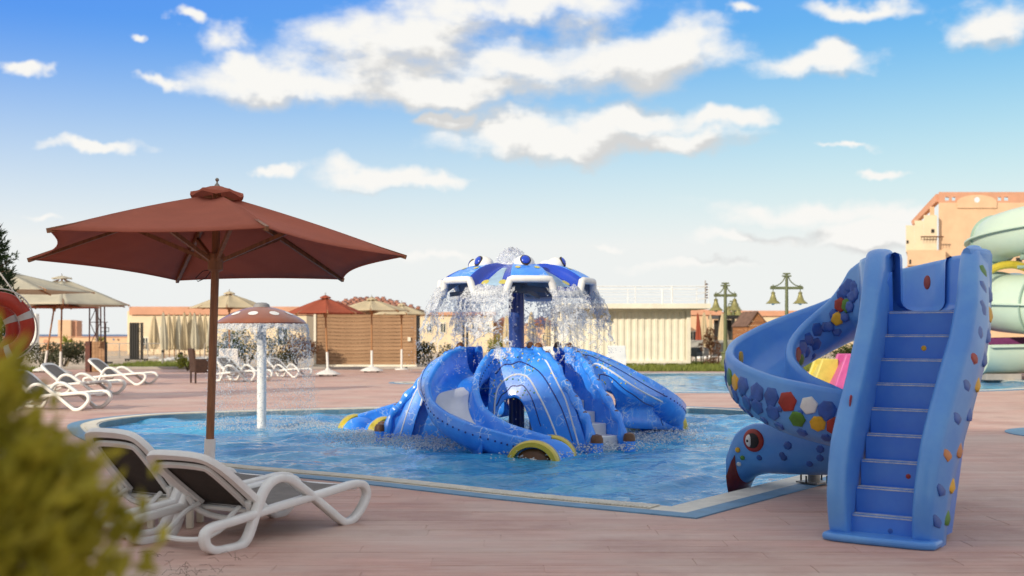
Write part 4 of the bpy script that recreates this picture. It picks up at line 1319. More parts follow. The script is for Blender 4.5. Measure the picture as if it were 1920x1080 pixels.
def wall2(side, tops, th0):
    """lofted wall: for each station along the flight a rounded section from rim to foot"""
    vs = []; K = 0
    for (d_, z_, dep, out, th) in tops:
        # section is drawn in the plane (w, and inward direction e)
        e = Vector((0.82, 0, -0.57)) if True else None
        ed = (dv * 0.80 - zv * 0.60)
        wc = side * (0.30 + out)
        sec = []
        nn = 9
        for i in range(nn):                # front, rounded
            a = PI * i / (nn - 1)
            sec.append((-math.cos(a) * th / 2, -math.sin(a) ** 0.8 * th * 0.42))
        bl = 0.03 if side > 0 else 0.012
        sec += [(th / 2 + bl, dep * 0.35), (th / 2 + bl * 0.7, dep * 0.75), (th / 2 - 0.03, dep), (-th / 2 + 0.03, dep), (-th / 2, dep * 0.5)]
        K = len(sec)
        for (a, b) in sec:
            vs.append(q3(d_, wc + side * a, z_) + ed * b)
    n = len(tops)
    fs = [(i * K + k, (i + 1) * K + k, (i + 1) * K + (k + 1) % K, i * K + (k + 1) % K) for i in range(n - 1) for k in range(K)]
    fs += [tuple(range(K)), tuple((n - 1) * K + k for k in range(K))]
    q = MB(); q.add(vs, fs)
    return q.build('side_wall', m_sn, sn, sharp=50), vs, K
def interp(keys, n):
    c = catmull([Vector((k[0], k[1], 0)) for k in keys], n)
    out = []
    m = len(keys)
    for i, p in enumerate(c):
        x = i / n; j = min(int(x), m - 2); f = x - j
        out.append((p.x, p.y, *[keys[j][t] + (keys[j + 1][t] - keys[j][t]) * f for t in (2, 3, 4)]))
    return out
# (d, z, depth of wall behind the rim, outward shift, thickness)
keysR = [(-0.03, 0.02, 0.30, -0.05, 0.125), (-0.045, 0.28, 0.34, -0.035, 0.13), (0.04, 0.62, 0.36, -0.01, 0.14), (0.26, 0.98, 0.37, 0.025, 0.15), (0.46, 1.26, 0.37, 0.05, 0.15), (0.63, 1.50, 0.36, 0.05, 0.145), (0.79, 1.70, 0.32, 0.02, 0.135), (0.95, 1.835, 0.28, -0.01, 0.125), (1.12, 1.885, 0.24, -0.03, 0.11)]
keysL = [(-0.03, 0.02, 0.30, -0.035, 0.125), (-0.05, 0.28, 0.34, -0.025, 0.13), (0.05, 0.62, 0.36, -0.02, 0.135), (0.30, 1.02, 0.36, -0.03, 0.13), (0.53, 1.36, 0.36, -0.025, 0.13), (0.70, 1.61, 0.34, 0.0, 0.135), (0.84, 1.77, 0.30, 0.03, 0.14), (0.98, 1.86, 0.26, 0.055, 0.14), (1.16, 1.885, 0.3, 0.06, 0.12)]
wR, vR, KR = wall2(1, interp(keysR, 6), 0.14)
wL, vL, KL = wall2(-1, interp(keysL, 6), 0.13)
# inner stringers that close the gap between steps and walls
for s_ in (-1, 1):
    q = MB()
    q.extr([q3(a, 0, z) + wv * s_ * 0.275 for a, z in [(0.0, 0.03), (0.0, 0.3), (0.2, 0.72), (0.5, 1.2), (0.8, 1.62), (0.98, 1.74), (1.02, 1.2), (0.8, 0.7), (0.45, 0.03)]], wv, 0.05)
    q.build('stringer', m_sn2, sn)
# ---- chute: platform, then a counter-clockwise helix, then the head
HC = Vector((2.50, 9.12, 0)) - sn_o
HR = 0.56
ctr = [(q3(1.02, 0.0, 1.45)), (q3(1.2, 0.02, 1.447))]
zkeys = [(-40, 1.445), (0, 1.44), (45, 1.42), (90, 1.19), (135, 0.98), (180, 0.80), (225, 0.65), (270, 0.54), (315, 0.49), (360, 0.42), (405, 0.32), (440, 0.22)]
def zk(a):
    for (a0, z0), (a1, z1) in zip(zkeys, zkeys[1:]):
        if a <= a1: return z0 + (z1 - z0) * (a - a0) / (a1 - a0)
    return zkeys[-1][1]
for a in range(-30, 441, 15):
    rr = HR + (0.08 * max(0, (a - 300) / 140))
    ctr.append(HC + Vector((rr * math.cos(R(a)), rr * math.sin(R(a)), zk(a))))
ctr += [Vector((2.32, 9.96, 0.215)) - sn_o, Vector((2.17, 10.09, 0.20)) - sn_o, Vector((2.05, 10.18, 0.12)) - sn_o, Vector((1.98, 10.23, -0.07)) - sn_o]
cp = catmull(ctr, 3)
n = len(cp)
SHW, SWH = 0.195, 0.30
def frame(i):
    t_ = (cp[min(i + 1, n - 1)] - cp[max(i - 1, 0)]).normalized()
    a = t_.cross(zv).normalized()          # to the right of travel = outer side of the ccw helix
    return t_, a
def extra(i):
    p = cp[i]
    ang = (i / 3 - 2) * 15 - 30
    k = 1.0 if ang < 0 else max(0.0, 1 - ang / 85.0)
    k = k * k * (3 - 2 * k)
    return max(0.0, (1.885 - (p.z + SWH + 0.042))) * k
def hwid(i):
    ang = (i / 3 - 2) * 15 - 30
    k = min(1, max(0, (ang - 25) / 75)); k = k * k * (3 - 2 * k)
    return 0.275 + (SHW - 0.275) * k
def ex(i):
    ang = (i / 3 - 2) * 15 - 30
    k = min(1, max(0, (ang - 20) / 70)); return 0.16 + 0.46 * k
def sec_out(f, hw_, e_):
    """outer section, a to the outer side, b up; from inner rim round the keel to the outer rim"""
    hw2 = hw_ + 0.075; wh = f
    out = []
    for k in range(17):
        th = PI * k / 16
        out.append((-math.cos(th) * hw2 * (1 + 0.06 * math.sin(th) ** 2), wh - max(0, math.sin(th)) ** e_ * (wh + 0.10)))
    return out
def sec_in(f, hw_, e_):
    out = []
    for k in range(17):
        th = PI * k / 16
        out.append((-math.cos(th) * hw_, f - max(0, math.sin(th)) ** e_ * f))
    return out
vs = []
for i, p in enumerate(cp):
    t_, a = frame(i); f = SWH + extra(i)
    hw_ = hwid(i); so, si = sec_out(f, hw_, ex(i)), sec_in(f, hw_, ex(i))
    lip_o = [(hw_ + 0.062, f + 0.03), (hw_ + 0.035, f + 0.042), (hw_ + 0.01, f + 0.03)]
    lip_i = [(-(hw_ + 0.01), f + 0.03), (-(hw_ + 0.035), f + 0.042), (-(hw_ + 0.062), f + 0.03)]
    prof = so + lip_o + si[::-1] + lip_i
    K = len(prof)
    lift = 1.0
    for (ca, cb) in prof:
        vs.append(p + a * ca + zv * cb)
fs = [(i * K + k, (i + 1) * K + k, (i + 1) * K + (k + 1) % K, i * K + (k + 1) % K) for i in range(n - 1) for k in range(K)]
fs += [tuple(range(K)), tuple((n - 1) * K + k for k in range(K))]
q = MB(); q.add(vs, fs)
chute = q.build('chute', m_sn, sn, sharp=60)
def on_chute(fi, th, off=0.0):
    """point and normal on the chute's outside; th 0 = inner rim, pi/2 keel, pi outer rim"""
    i = min(int(fi), n - 2); p = cp[i].lerp(cp[i + 1], fi - i)
    t_, a = frame(i)
    sw = SWH + extra(i)
    def pp(t): 
        hw2 = hwid(i) + 0.075
        return p + a * (-math.cos(t) * hw2 * (1 + 0.06 * math.sin(t) ** 2)) + zv * (sw - max(0, math.sin(t)) ** ex(i) * (sw + 0.10))
    c = pp(th)
    tn = (pp(min(PI - 0.005, th + 0.02)) - pp(max(0.005, th - 0.02))).normalized()
    nn = tn.cross(t_)
    mid = p + zv * 0.15
    if nn.dot(c - mid) < 0: nn = -nn
    return c, nn.normalized()
rs_ = random.Random(5)
colm = {'b': m_sn_scale, 'r': m_s_red, 'y': m_s_yel, 'g': m_s_grn, 'w': m_s_wht, 'o': m_s_org}
def fi_of(angle):
    return 3 * (2 + (angle + 30) / 15)
# outer wall scales: rows from leftmost round the front
seqs = [('outer', 0.957 * PI, 0.073, ['b', 'b', 'y', 'b', 'r', 'b', 'b', 'b', 'g', 'y', 'b', 'b', 'b', 'r', 'w', 'b', 'g', 'r', 'b', 'y', 'b', 'b', 'g', 'b', 'y', 'b', 'r', 'b', 'b', 'y', 'b', 'b', 'r', 'b']),
        ('outer', 0.865 * PI, 0.066, ['b', 'b', 'b', 'w', 'b', 'b', 'b', 'w', 'b', 'b', 'b', 'b', 'g', 'y', 'r', 'b', 'b', 'y', 'b', 'g', 'b', 'b', 'b', 'b', 'b', 'w', 'b', 'b', 'g', 'b', 'b']),
        ('outer', 0.912 * PI, 0.024, ['b'] * 34), ('outer', 0.74 * PI, 0.045, ['b'] * 28),
        ('inner', 0.040 * PI, 0.058, ['b', 'b', 'b', 'r', 'b', 'b', 'b', 'b', 'b', 'r', 'b', 'g', 'y', 'b', 'b', 'b', 'b', 'y', 'b', 'b', 'b', 'b']),
        ('inner', 0.125 * PI, 0.052, ['b', 'b', 'g', 'b', 'y', 'b', 'b', 'b', 'b', 'b', 'b', 'b', 'r', 'b', 'b', 'b', 'b', 'b', 'b', 'b', 'b']),
        ('inner', 0.082 * PI, 0.026, ['b'] * 18), ('inner', 0.26 * PI, 0.042, ['b'] * 18)]
for (side, th, r0, cols) in seqs:
    a0, a1 = (100, 435) if side == 'outer' else (92, 415)
    for k, c_ in enumerate(cols):
        ang = a0 + (a1 - a0) * (k + 0.5) / len(cols) + rs_.uniform(-2, 2)
        if r0 < 0.03: ang += 7
        c, nn = on_chute(fi_of(ang), th + rs_.uniform(-0.012, 0.012))
        q = MB(); disc(q, c, nn, r0 * rs_.uniform(0.9, 1.1), 0.0055, rs_.choice((6, 6, 7)), rs_.uniform(0, 1), rs_.uniform(0.92, 1.12), 0.016)
        q.build('scale', colm[c_], chute, sharp=60)
# the tall inner wall of the first turn
for (ang, fr, col, rr) in ((22, .86, 'b', .05), (38, .88, 'b', .052), (30, .66, 'b', .05), (48, .68, 'b', .055), (60, .80, 'b', .045), (58, .52, 'r', .055), (40, .48, 'b', .03), (28, .44, 'b', .05), (46, .32, 'g', .055), (64, .30, 'y', .052), (72, .56, 'b', .04), (34, .24, 'b', .045), (78, .36, 'b', .04), (52, .14, 'b', .04), (70, .1, 'b', .04), (86, .5, 'b', .04)):
    i = int(fi_of(ang)); t_, a = frame(i)
    th = math.asin(min(1, max(0.001, ((1 - fr) * (SWH + extra(i)) / (SWH + extra(i) + 0.10))) ** (1 / ex(i))))
    c, nn = on_chute(fi_of(ang), max(0.004, th))
    q = MB(); disc(q, c, -a, rr, 0.006, 6, rs_.uniform(0, 1), 1.1, 0.016); q.build('scale', colm[col], chute, sharp=60)
# yellow dots inside the trough
for ang, zz in ((18, 0.28),):
    i = int(fi_of(ang)); t_, a = frame(i)
    q = MB(); disc(q, cp[i] + a * (hwid(i) * 0.985) + zv * zz, -a, 0.045, 0.003, 18, 0, 1.25, 0.014); q.build('painted_spot', m_s_red, chute)
for ang in (150, 205):
    i = int(fi_of(ang)); t_, a = frame(i)
    c = cp[i] + a * (SHW * 0.93) + zv * 0.19
    q = MB(); disc(q, c, -a, 0.042, 0.003, 18, 0, 1.25, 0.012); q.build('painted_spot', m_s_yel, chute)
# scales on the outside of the two walls: (station along the rim, distance behind the rim, colour)
def wall_scales(keys, side, o_, seq):
    st = interp(keys, 6)
    for (f, b, col, rr) in seq:
        x = f * (len(st) - 1); i = min(int(x), len(st) - 2); g = x - i
        d_, z_, dep, out, th = [st[i][t] + (st[i + 1][t] - st[i][t]) * g for t in range(5)]
        ed = dv * 0.80 - zv * 0.60
        if b < 0:
            c = q3(d_, side * (0.30 + out + 0.80 * th / 2), z_) - ed * (0.5 * th * 0.42); nn = wv * side * 0.80 - ed * 0.60
        else:
            c = q3(d_, side * (0.30 + out + th / 2 + (0.03 if side > 0 else 0.012) * min(1, b / 0.35)), z_) + ed * dep * b; nn = wv * side * 0.97 - ed * 0.25
        q = MB(); disc(q, c - nn.normalized() * 0.006, nn, rr, 0.005, rs_.choice((6, 7)), rs_.uniform(0, 1), 1.15, 0.02); q.build('scale', colm[col], o_, sharp=30)
colR = ['b', 'b', 'o', 'b', 'b', 'r', 'b', 'b', 'b', 'g']
wall_scales(keysR, 1, wR, [(0.10 + 0.075 * k, 0.16, c_, 0.058) for k, c_ in enumerate(colR)] + [(0.13 + 0.075 * k, 0.55, c_, 0.05) for k, c_ in enumerate(['g', 'y', 'o', 'b', 'y', 'b', 'b', 'y', 'b'])])
wall_scales(keysL, -1, wL, [(0.12 + 0.08 * k, 0.16, c_, 0.055) for k, c_ in enumerate(['b', 'g', 'b', 'y', 'r', 'b', 'r', 'g', 'b'])] + [(0.15 + 0.08 * k, 0.55, c_, 0.05) for k, c_ in enumerate(['b', 'b', 'y', 'b', 'g', 'b', 'b', 'y'])])
for (d_, z_, m_, w_) in ((0.36, 0.86, m_s_red, -0.249), (0.22, 0.50, m_s_grn, -0.249)):
    flat_spot(q3(d_ - 0.22, w_, z_), wv, 0.03, m_, 1.6)
# ---- snake head: the last turn of the chute, with eyes and a red chin
q = MB(); rows = list(range(n - 4, n))
def chin(a_, b_):
    x = rows[0] + a_ * (len(rows) - 1.001)
    c, nn = on_chute(x, PI * (0.06 + 0.88 * b_)); return c + nn * 0.007
q.grid(chin, 14, 15); head = q.build('chin', m_chin, chute, sharp=80)
for s_, th_ in ((-1, 0.040), (1, 0.960)):
    ec, nrm = on_chute(n - 8, PI * th_)
    ec = ec + zv * 0.01
    fw = frame(n - 8)[0]; fw = Vector((fw.x, fw.y, 0)).normalized()
    Me = nrm.to_track_quat('Z', 'Y').to_matrix()
    q = MB(); q.ball(ec, (0.098, 0.098, 0.03), Me, 28, 10); er = q.build('eye_rim', m_s_red, sn)
    q = MB(); q.ball(ec + nrm * 0.012, (0.068, 0.068, 0.034), Me, 24, 10); q.build('pupil', m_dark, er)
    q = MB(); q.ball(ec + nrm * 0.020 + fw * 0.022, (0.040, 0.056, 0.032), Me, 20, 8); q.build('eye_white', m_s_wht, er)
    q = MB(); q.ball(ec + nrm * 0.050 + fw * 0.03, (0.012, 0.012, 0.006), Me, 12, 6); q.build('pupil_dot', m_dark, er)
    for (di, th2, col, r_) in ((-4.6, 0.047, 'y', .024), (-5.5, 0.12, 'g', .022), (-4.6, 0.15, 'w', .02), (-8.5, 0.15, 'b', .026), (-10.5, 0.12, 'b', .026), (-12, 0.2, 'b', .03), (-14, 0.13, 'b', .028), (-16, 0.2, 'b', .03), (-19, 0.05, 'b', .034), (-19, 0.10, 'b', .034), (-20, 0.17, 'b', .034), (-22, 0.07, 'b', .034), (-23, 0.14, 'g', .045), (-17.5, 0.25, 'b', .03), (-24, 0.2, 'b', .034), (-14, 0.26, 'b', .028)):
        tt = th2 if s_ < 0 else 1 - th2
        c, nn = on_chute(n + di, PI * tt)
        q = MB(); disc(q, c, nn, r_, 0.007, 8, 0, 1, 0.02); q.build('scale', colm[col], chute, sharp=60)
    for k in range(26):
        c, nn = on_chute(n - 10.5 - 2.1 * (k // 2) - rs_.uniform(0, 0.6), PI * (lambda x: x if s_ < 0 else 1 - x)((0.05, 0.13)[k % 2] + rs_.uniform(0, 0.03)))
        q = MB(); disc(q, c, nn, rs_.uniform(0.03, 0.042), 0.007, 7, rs_.uniform(0, 1), 1, 0.02); q.build('scale', colm['b'], chute, sharp=60)
# support foot on the coping
sp_ = Vector((2.62, 10.18, 0)) - sn_o
q = MB(); q.box(sp_ + zv * 0.021, (0.22, 0.22, 0.012), R(40)); q.cyl(sp_ + zv * 0.02, sp_ + zv * 0.26, 0.055, 0.045, 14)
sp2 = q.build('support_foot', m_metal, sn, smooth=True)
for dx, dy in ((-.09, -.09), (.09, -.09), (.09, .09), (-.09, .09)):
    q = MB(); q.cyl(sp_ + Vector((dx, dy, 0.02)), sp_ + Vector((dx, dy, 0.085)), 0.008, None, 6); q.build('bolt', m_black, sp2)
q = MB(); q.cyl(sp_ + Vector((-0.09, 0, 0.17)), sp_ + Vector((0.09, 0, 0.17)), 0.014, None, 8); q.build('bolt', m_black, sp2)
# column inside the spiral
cc = HC
q = MB(); q.cyl(cc, cc + zv * 1.2, 0.06, 0.06, 16); 
for ang, zz in ((100, 1.05), (190, 0.68), (280, 0.46)):
    q.cyl(cc + zv * zz, cc + Vector((0.5 * math.cos(R(ang)), 0.5 * math.sin(R(ang)), zz)), 0.025, None, 8)

# ================================================================== UMBRELLAS
def umbrella(name, label, loc, Rr, z_rim, z_top, m_can, m_pole, nrib=6, rot0=0.0, tilt=0.0, tilt_az=0.0, base='plate', pole_r=0.03, sleeve_top=0.55, lean=(0, 0), group=None, drop=0.0, bow=0.10, detail=True):
    root = thing(name, label, 'umbrella', loc, 0, group)
    Mt = Matrix.Rotation(tilt, 3, Vector((math.cos(tilt_az), math.sin(tilt_az), 0)))
    top_c = Vector((lean[0], lean[1], z_rim))
    def tp(p):          # canopy local (z from rim plane) -> thing local
        return top_c + Mt @ Vector(p)
    H = z_top - z_rim
    cor = [(Rr * math.cos(rot0 + 2 * PI * k / nrib), Rr * math.sin(rot0 + 2 * PI * k / nrib)) for k in range(nrib)]
    vr = 0.11                       # vent opening fraction
    q = MB()
    nt, ns = 13, 9
    for k in range(nrib):
        c0, c1 = cor[k], cor[(k + 1) % nrib]
        def fn(a, b):
            f = vr + (1 - vr) * b
            e = (c0[0] + (c1[0] - c0[0]) * a, c0[1] + (c1[1] - c0[1]) * a)
            inn = 1 - bow * 4 * a * (1 - a) * b ** 3
            sag = 0.035 * Rr * 4 * a * (1 - a) * math.sin(PI * f)
            arch = 0.02 * math.sin(PI * f)
            return tp((e[0] * f * inn, e[1] * f * inn, H * (1 - f) + arch - sag - drop * b ** 4))
        q.grid(fn, nt, ns)
    cano = q.build('canopy', m_can, root, solid=0.004, fix=False, sharp=25)
    for k in range(nrib):           # hem
        c0, c1 = cor[k], cor[(k + 1) % nrib]
        if detail:
            L_ = []
            for i in range(13):
                a = i / 12; inn = 1 - bow * 4 * a * (1 - a)
                L_.append(tp(((c0[0] + (c1[0] - c0[0]) * a) * inn, (c0[1] + (c1[1] - c0[1]) * a) * inn, -drop)))
            qq = MB(); qq.tube(L_, 0.007, 5); qq.build('hem', m_can, cano)
    # vent cap
    q = MB()
    vc = [(Rr * 0.135 * math.cos(rot0 + 2 * PI * k / (nrib * 4)), Rr * 0.135 * math.sin(rot0 + 2 * PI * k / (nrib * 4))) for k in range(nrib * 4)]
    nv_ = len(vc)
    vs = [tp((0, 0, H + 0.075))]
    for f in (0.4, 0.75, 1.0):
        for i, c in enumerate(vc):
            w = 0.012 * math.sin(i * PI / 2 + 0.5) * f
            vs.append(tp((c[0] * f, c[1] * f, H + 0.075 - 0.085 * f ** 1.3 + w + (0.012 if i % 4 else -0.012) * (f == 1.0))))
    for i, c in enumerate(vc): vs.append(tp((c[0] * 1.02, c[1] * 1.02, H - 0.03 + 0.016 * math.sin(i * PI / 2))))
    fs = [(0, 1 + i, 1 + (i + 1) % nv_) for i in range(nv_)]
    for j in range(3):
        fs += [(1 + j * nv_ + i, 1 + (j + 1) * nv_ + i, 1 + (j + 1) * nv_ + (i + 1) % nv_, 1 + j * nv_ + (i + 1) % nv_) for i in range(nv_)]
    q.add(vs, fs); q.build('vent_cap', m_can, root, fix=False, sharp=50)
    q = MB(); c = tp((0, 0, H + 0.06))
    q.lathe([(0.03, 0), (0.022, 0.02), (0.01, 0.035), (0.008, 0.05), (0.016, 0.06), (0.018, 0.07), (0.01, 0.082), (0, 0.085)], 12, c); q.build('finial', m_metal, root)
    # pole
    hub = tp((0, 0, -0.02 if detail else 0))
    topp = tp((0, 0, H))
    q = MB(); q.tube([Vector((0, 0, 0.05)), Vector((lean[0] * 0.5, lean[1] * 0.5, z_rim * 0.5)), hub, topp], pole_r, 14); q.build('pole', m_pole, root)
    q = MB(); hz = tp((0, 0, -0.06)); 
    q.lathe([(pole_r, -0.07), (pole_r * 1.9, -0.05), (pole_r * 1.9, 0.02), (pole_r * 2.3, 0.04), (pole_r * 2.3, 0.09), (pole_r, 0.10)], 14, hz); q.build('runner', m_pole, root)
    for k in range(nrib):
        c = cor[k]
        q = MB(); q.beam(tp((c[0] * 0.04, c[1] * 0.04, H * 0.96 - 0.02)), tp((c[0] * 1.005, c[1] * 1.005, -drop - 0.012)), 0.03 if detail else 0.03, 0.038); q.build('rib', m_pole, root)
        q = MB(); q.beam(tp((c[0] * 0.03, c[1] * 0.03, -0.03)), tp((c[0] * 0.46, c[1] * 0.46, H * 0.54 - 0.03)), 0.032 if detail else 0.03, 0.034); q.build('strut', m_pole, root)
    if sleeve_top:
        q = MB(); q.tube([Vector((0, 0, 0.02)), Vector((lean[0], lean[1], z_rim)) * (sleeve_top / z_rim)], pole_r * 1.35, 14); q.build('sleeve', m_white, root)
    if base == 'wheels':
        q = MB(); q.lathe([(0.0, 0.24), (0.06, 0.24), (0.08, 0.2), (0.2, 0.16), (0.37, 0.09), (0.40, 0.06), (0.39, 0.045), (0, 0.045)], 8, (0, 0, 0)); bs = q.build('base', m_white, root, sharp=25)
        for k in range(4):
            a = R(45 + 90 * k)
            q = MB(); q.cyl((0.3 * math.cos(a), 0.3 * math.sin(a) - 0.02, 0.03), (0.3 * math.cos(a), 0.3 * math.sin(a) + 0.02, 0.03), 0.03, None, 10); q.build('wheel', m_black, bs)
    else:
        q = MB(); q.lathe([(0, 0.06), (0.1, 0.06), (0.25, 0.03), (0.26, 0.0), (0, 0)], 24); q.build('base', m_white, root)
    return root
near_u = umbrella('parasol', 'large brick red parasol on a wooden pole shading the near loungers', (-2.70, 10.45, 0), 1.70, 1.985, 2.56, m_fab_red, m_wood, 6, R(-3), R(-5.0), R(0), 'plate', 0.036, 0.37, (0.06, 0.0), bow=0.10)
q = MB(); q.tube([(-0.02 + 0.06, -0.03, 1.88), (-0.05, -0.03, 1.86), (-0.11, -0.03, 1.80), (-0.09, -0.03, 1.77), (-0.02, -0.03, 1.80), (0.02, -0.02, 1.86)], 0.004, 6)
q.build('cord', m_black, near_u)

# ================================================================== LOUNGERS
def lounger(name, label, loc, rz, group=None, back=40):
    root = thing(name, label, 'sun lounger', loc, rz, group); root.scale = (1, 1, 0.9)
    # local x along the lounger (head end at 0), y across
    loop = [(0.02, .14), (0.03, .06), (0.11, .018), (.22, .012), (.33, .02), (.39, .08), (.45, .21), (.53, .36), (.63, .425), (.76, .41), (.92, .31), (1.12, .165), (1.28, .045), (1.34, .016), (1.43, .03), (1.53, .11), (1.58, .20), (1.54, .275), (1.43, .295), (1.2, .275), (.9, .25), (.55, .22), (.25, .19), (.09, .175)]
    HWID = 0.31
    for s_ in (-1, 1):
        lp = catmull([(x, s_ * HWID, z) for x, z in loop], 5, True)
        sec = [(-0.022, -0.027), (0.022, -0.027), (0.029, -0.019), (0.030, 0.0), (0.029, 0.019), (0.022, 0.027), (-0.022, 0.027), (-0.029, 0.019), (-0.030, 0.0), (-0.029, -0.019)]
        # across = y, so up must lie in the x-z plane: use the in-plane normal
        ups = []
        for i in range(len(lp)):
            t_ = (lp[(i + 1) % len(lp)] - lp[i - 1]).normalized()
            ups.append(t_.cross(Vector((0, 1, 0))))
        q = MB(); q.sweep(lp, sec, True, up=ups); q.build('side_frame', m_white, root, sharp=50)
        for fx in (0.22, 1.34):
            q = MB(); q.box((fx, s_ * HWID, 0.006), (0.06, 0.05, 0.012)); q.build('foot_pad', m_conc, root)
    # seat sling + end bars
    q = MB(); q.grid(lambda a, b: Vector((0.56 + 0.90 * a, (b - 0.5) * 0.56, 0.228 + 0.055 * a - 0.012 * math.sin(PI * b))), 12, 7); q.build('seat', m_taupe, root, solid=0.012)
    for x_, z_ in ((0.55, 0.215), (1.0, 0.235), (1.47, 0.275)):
        q = MB(); q.box((x_, 0, z_ - 0.01), (0.045, 0.60, 0.03)); q.build('cross_bar', m_white, root, bevel=0.008)
    # backrest
    ang = R(back)
    def bk(l, y, n=0.0): return Vector((0.57 - l * math.cos(ang) - n * math.sin(ang), y, 0.225 + l * math.sin(ang) - n * math.cos(ang)))
    fr = [(0.0, -.275), (0.2, -.28), (0.42, -.28), (0.55, -.255), (0.615, -.19), (0.63, 0), (0.615, .19), (0.55, .255), (0.42, .28), (0.2, .28), (0.0, .275)]
    L_ = catmull([bk(l, y) for l, y in fr], 4)
    q = MB(); q.sweep(L_, [(-0.028, -0.02), (0.028, -0.02), (0.032, 0), (0.028, 0.024), (-0.028, 0.024), (-0.032, 0)], up=[bk(0, 0, -1) - bk(0, 0, 0)] * len(L_)); bf = q.build('backrest_frame', m_white, root, sharp=50)
    q = MB(); q.grid(lambda a, b: bk(0.02 + 0.595 * a, (b - 0.5) * (0.54 - 0.10 * max(0, a - 0.8) / 0.2)), 10, 7); q.build('backrest_sling', m_brown, bf, solid=0.01)
    q = MB(); q.grid(lambda a, b: bk(0.02 + 0.59 * a, (b - 0.5) * (0.53 - 0.10 * max(0, a - 0.8) / 0.2), -0.012), 10, 7); q.build('backrest_face', m_taupe, bf, solid=0.006)
    # inner frame on the back
    fi_ = [(0.06, -.20), (0.3, -.21), (0.5, -.20), (0.54, -.15), (0.55, 0), (0.54, .15), (0.5, .20), (0.3, .21), (0.06, .20)]
    L2 = catmull([bk(l, y, 0.026) for l, y in fi_], 4)
    q = MB(); q.sweep(L2, [(-0.02, -0.012), (0.02, -0.012), (0.02, 0.012), (-0.02, 0.012)], up=[bk(0, 0, -1) - bk(0, 0, 0)] * len(L2)); q.build('inner_frame', m_white, bf)
    # lower yoke and ratchet arms
    yk = catmull([bk(0.14, -0.255, 0.03), bk(0.04, -0.22, 0.07), bk(-0.01, -0.1, 0.09), bk(-0.01, 0.1, 0.09), bk(0.04, 0.22, 0.07), bk(0.14, 0.255, 0.03)], 5)
    q = MB(); q.tube(yk, 0.022, 8); q.build('yoke', m_white, root)
    for s_ in (-1, 1):
        ar = catmull([bk(0.10, s_ * 0.17, 0.06), Vector((0.36, s_ * 0.19, 0.20)), Vector((0.26, s_ * 0.20, 0.12)), Vector((0.16, s_ * 0.17, 0.085))], 5)
        q = MB(); q.tube(ar, 0.017, 7); q.build('ratchet_arm', m_white, root)
    ub = catmull([(0.30, -0.2, 0.14), (0.17, -0.17, 0.08), (0.12, -0.08, 0.065), (0.12, 0.08, 0.065), (0.17, 0.17, 0.08), (0.30, 0.2, 0.14)], 5)
    q = MB(); q.tube(ub, 0.02, 8); q.build('support_bar', m_white, root)
    return root
# near loungers: axis from head to foot
ax = Vector((0.50, 0.866, 0)); rzl = math.atan2(ax.y, ax.x)
side = Vector((ax.y, -ax.x, 0))          # right hand side (towards +x)
# right rear contact of the first lounger stands at (425,1033)
c1 = G(425, 1033); p1 = c1 - side * 0.31 - ax * 0.2
lg = lounger('sun_lounger', 'white plastic lounger with brown sling nearest the camera under the red parasol', (p1.x, p1.y, 0), rzl)
c2 = G(270, 1004); p2 = c2 - side * 0.31 - ax * 0.2
lounger('sun_lounger', 'white plastic lounger half hidden behind the yellow-green bush', (p2.x, p2.y, 0), rzl - R(3), back=52)
# a white plastic basket-like side table between the two
st_ = thing('side_table', 'small cream plastic side table tucked behind the nearest lounger', 'side table', tuple(G(330, 985)))
q = MB(); q.box((0, 0, 0.19), (0.34, 0.34, 0.035)); q.build('table_top', m_offwhite, st_, bevel=0.015)
for dx in (-.13, .13):
    for dy in (-.13, .13):
        q = MB(); q.box((dx, dy, 0.086), (0.045, 0.045, 0.172)); q.build('leg', m_offwhite, st_, bevel=0.008)
far_l = [((G(268, 722)), -8, 'far white lounger with raised grey back at the deck edge'),
         ((G(200, 742)), -8, 'far white lounger standing in front of the raised-back one'),
         ((G(160, 770)), -12, 'white lounger nearest of the far row, half behind the bush'),
         ((G(475, 716)), -32, 'white lounger seen through the water left of the mushroom post'),
         ((G(556, 708)), -32, 'white lounger seen through the water right of the mushroom post')]
for p, a, lb in far_l:
    r_ = R(a); axv = Vector((math.cos(r_), math.sin(r_), 0))
    k = 1.08 if p.x < -7 else 0.92
    pp = p - axv * 1.5 * k + Vector((axv.y, -axv.x, 0)) * -0.31
    copy_tree(lg, (pp.x, pp.y, 0), r_, lb, scale=(k, k, k * 0.95))

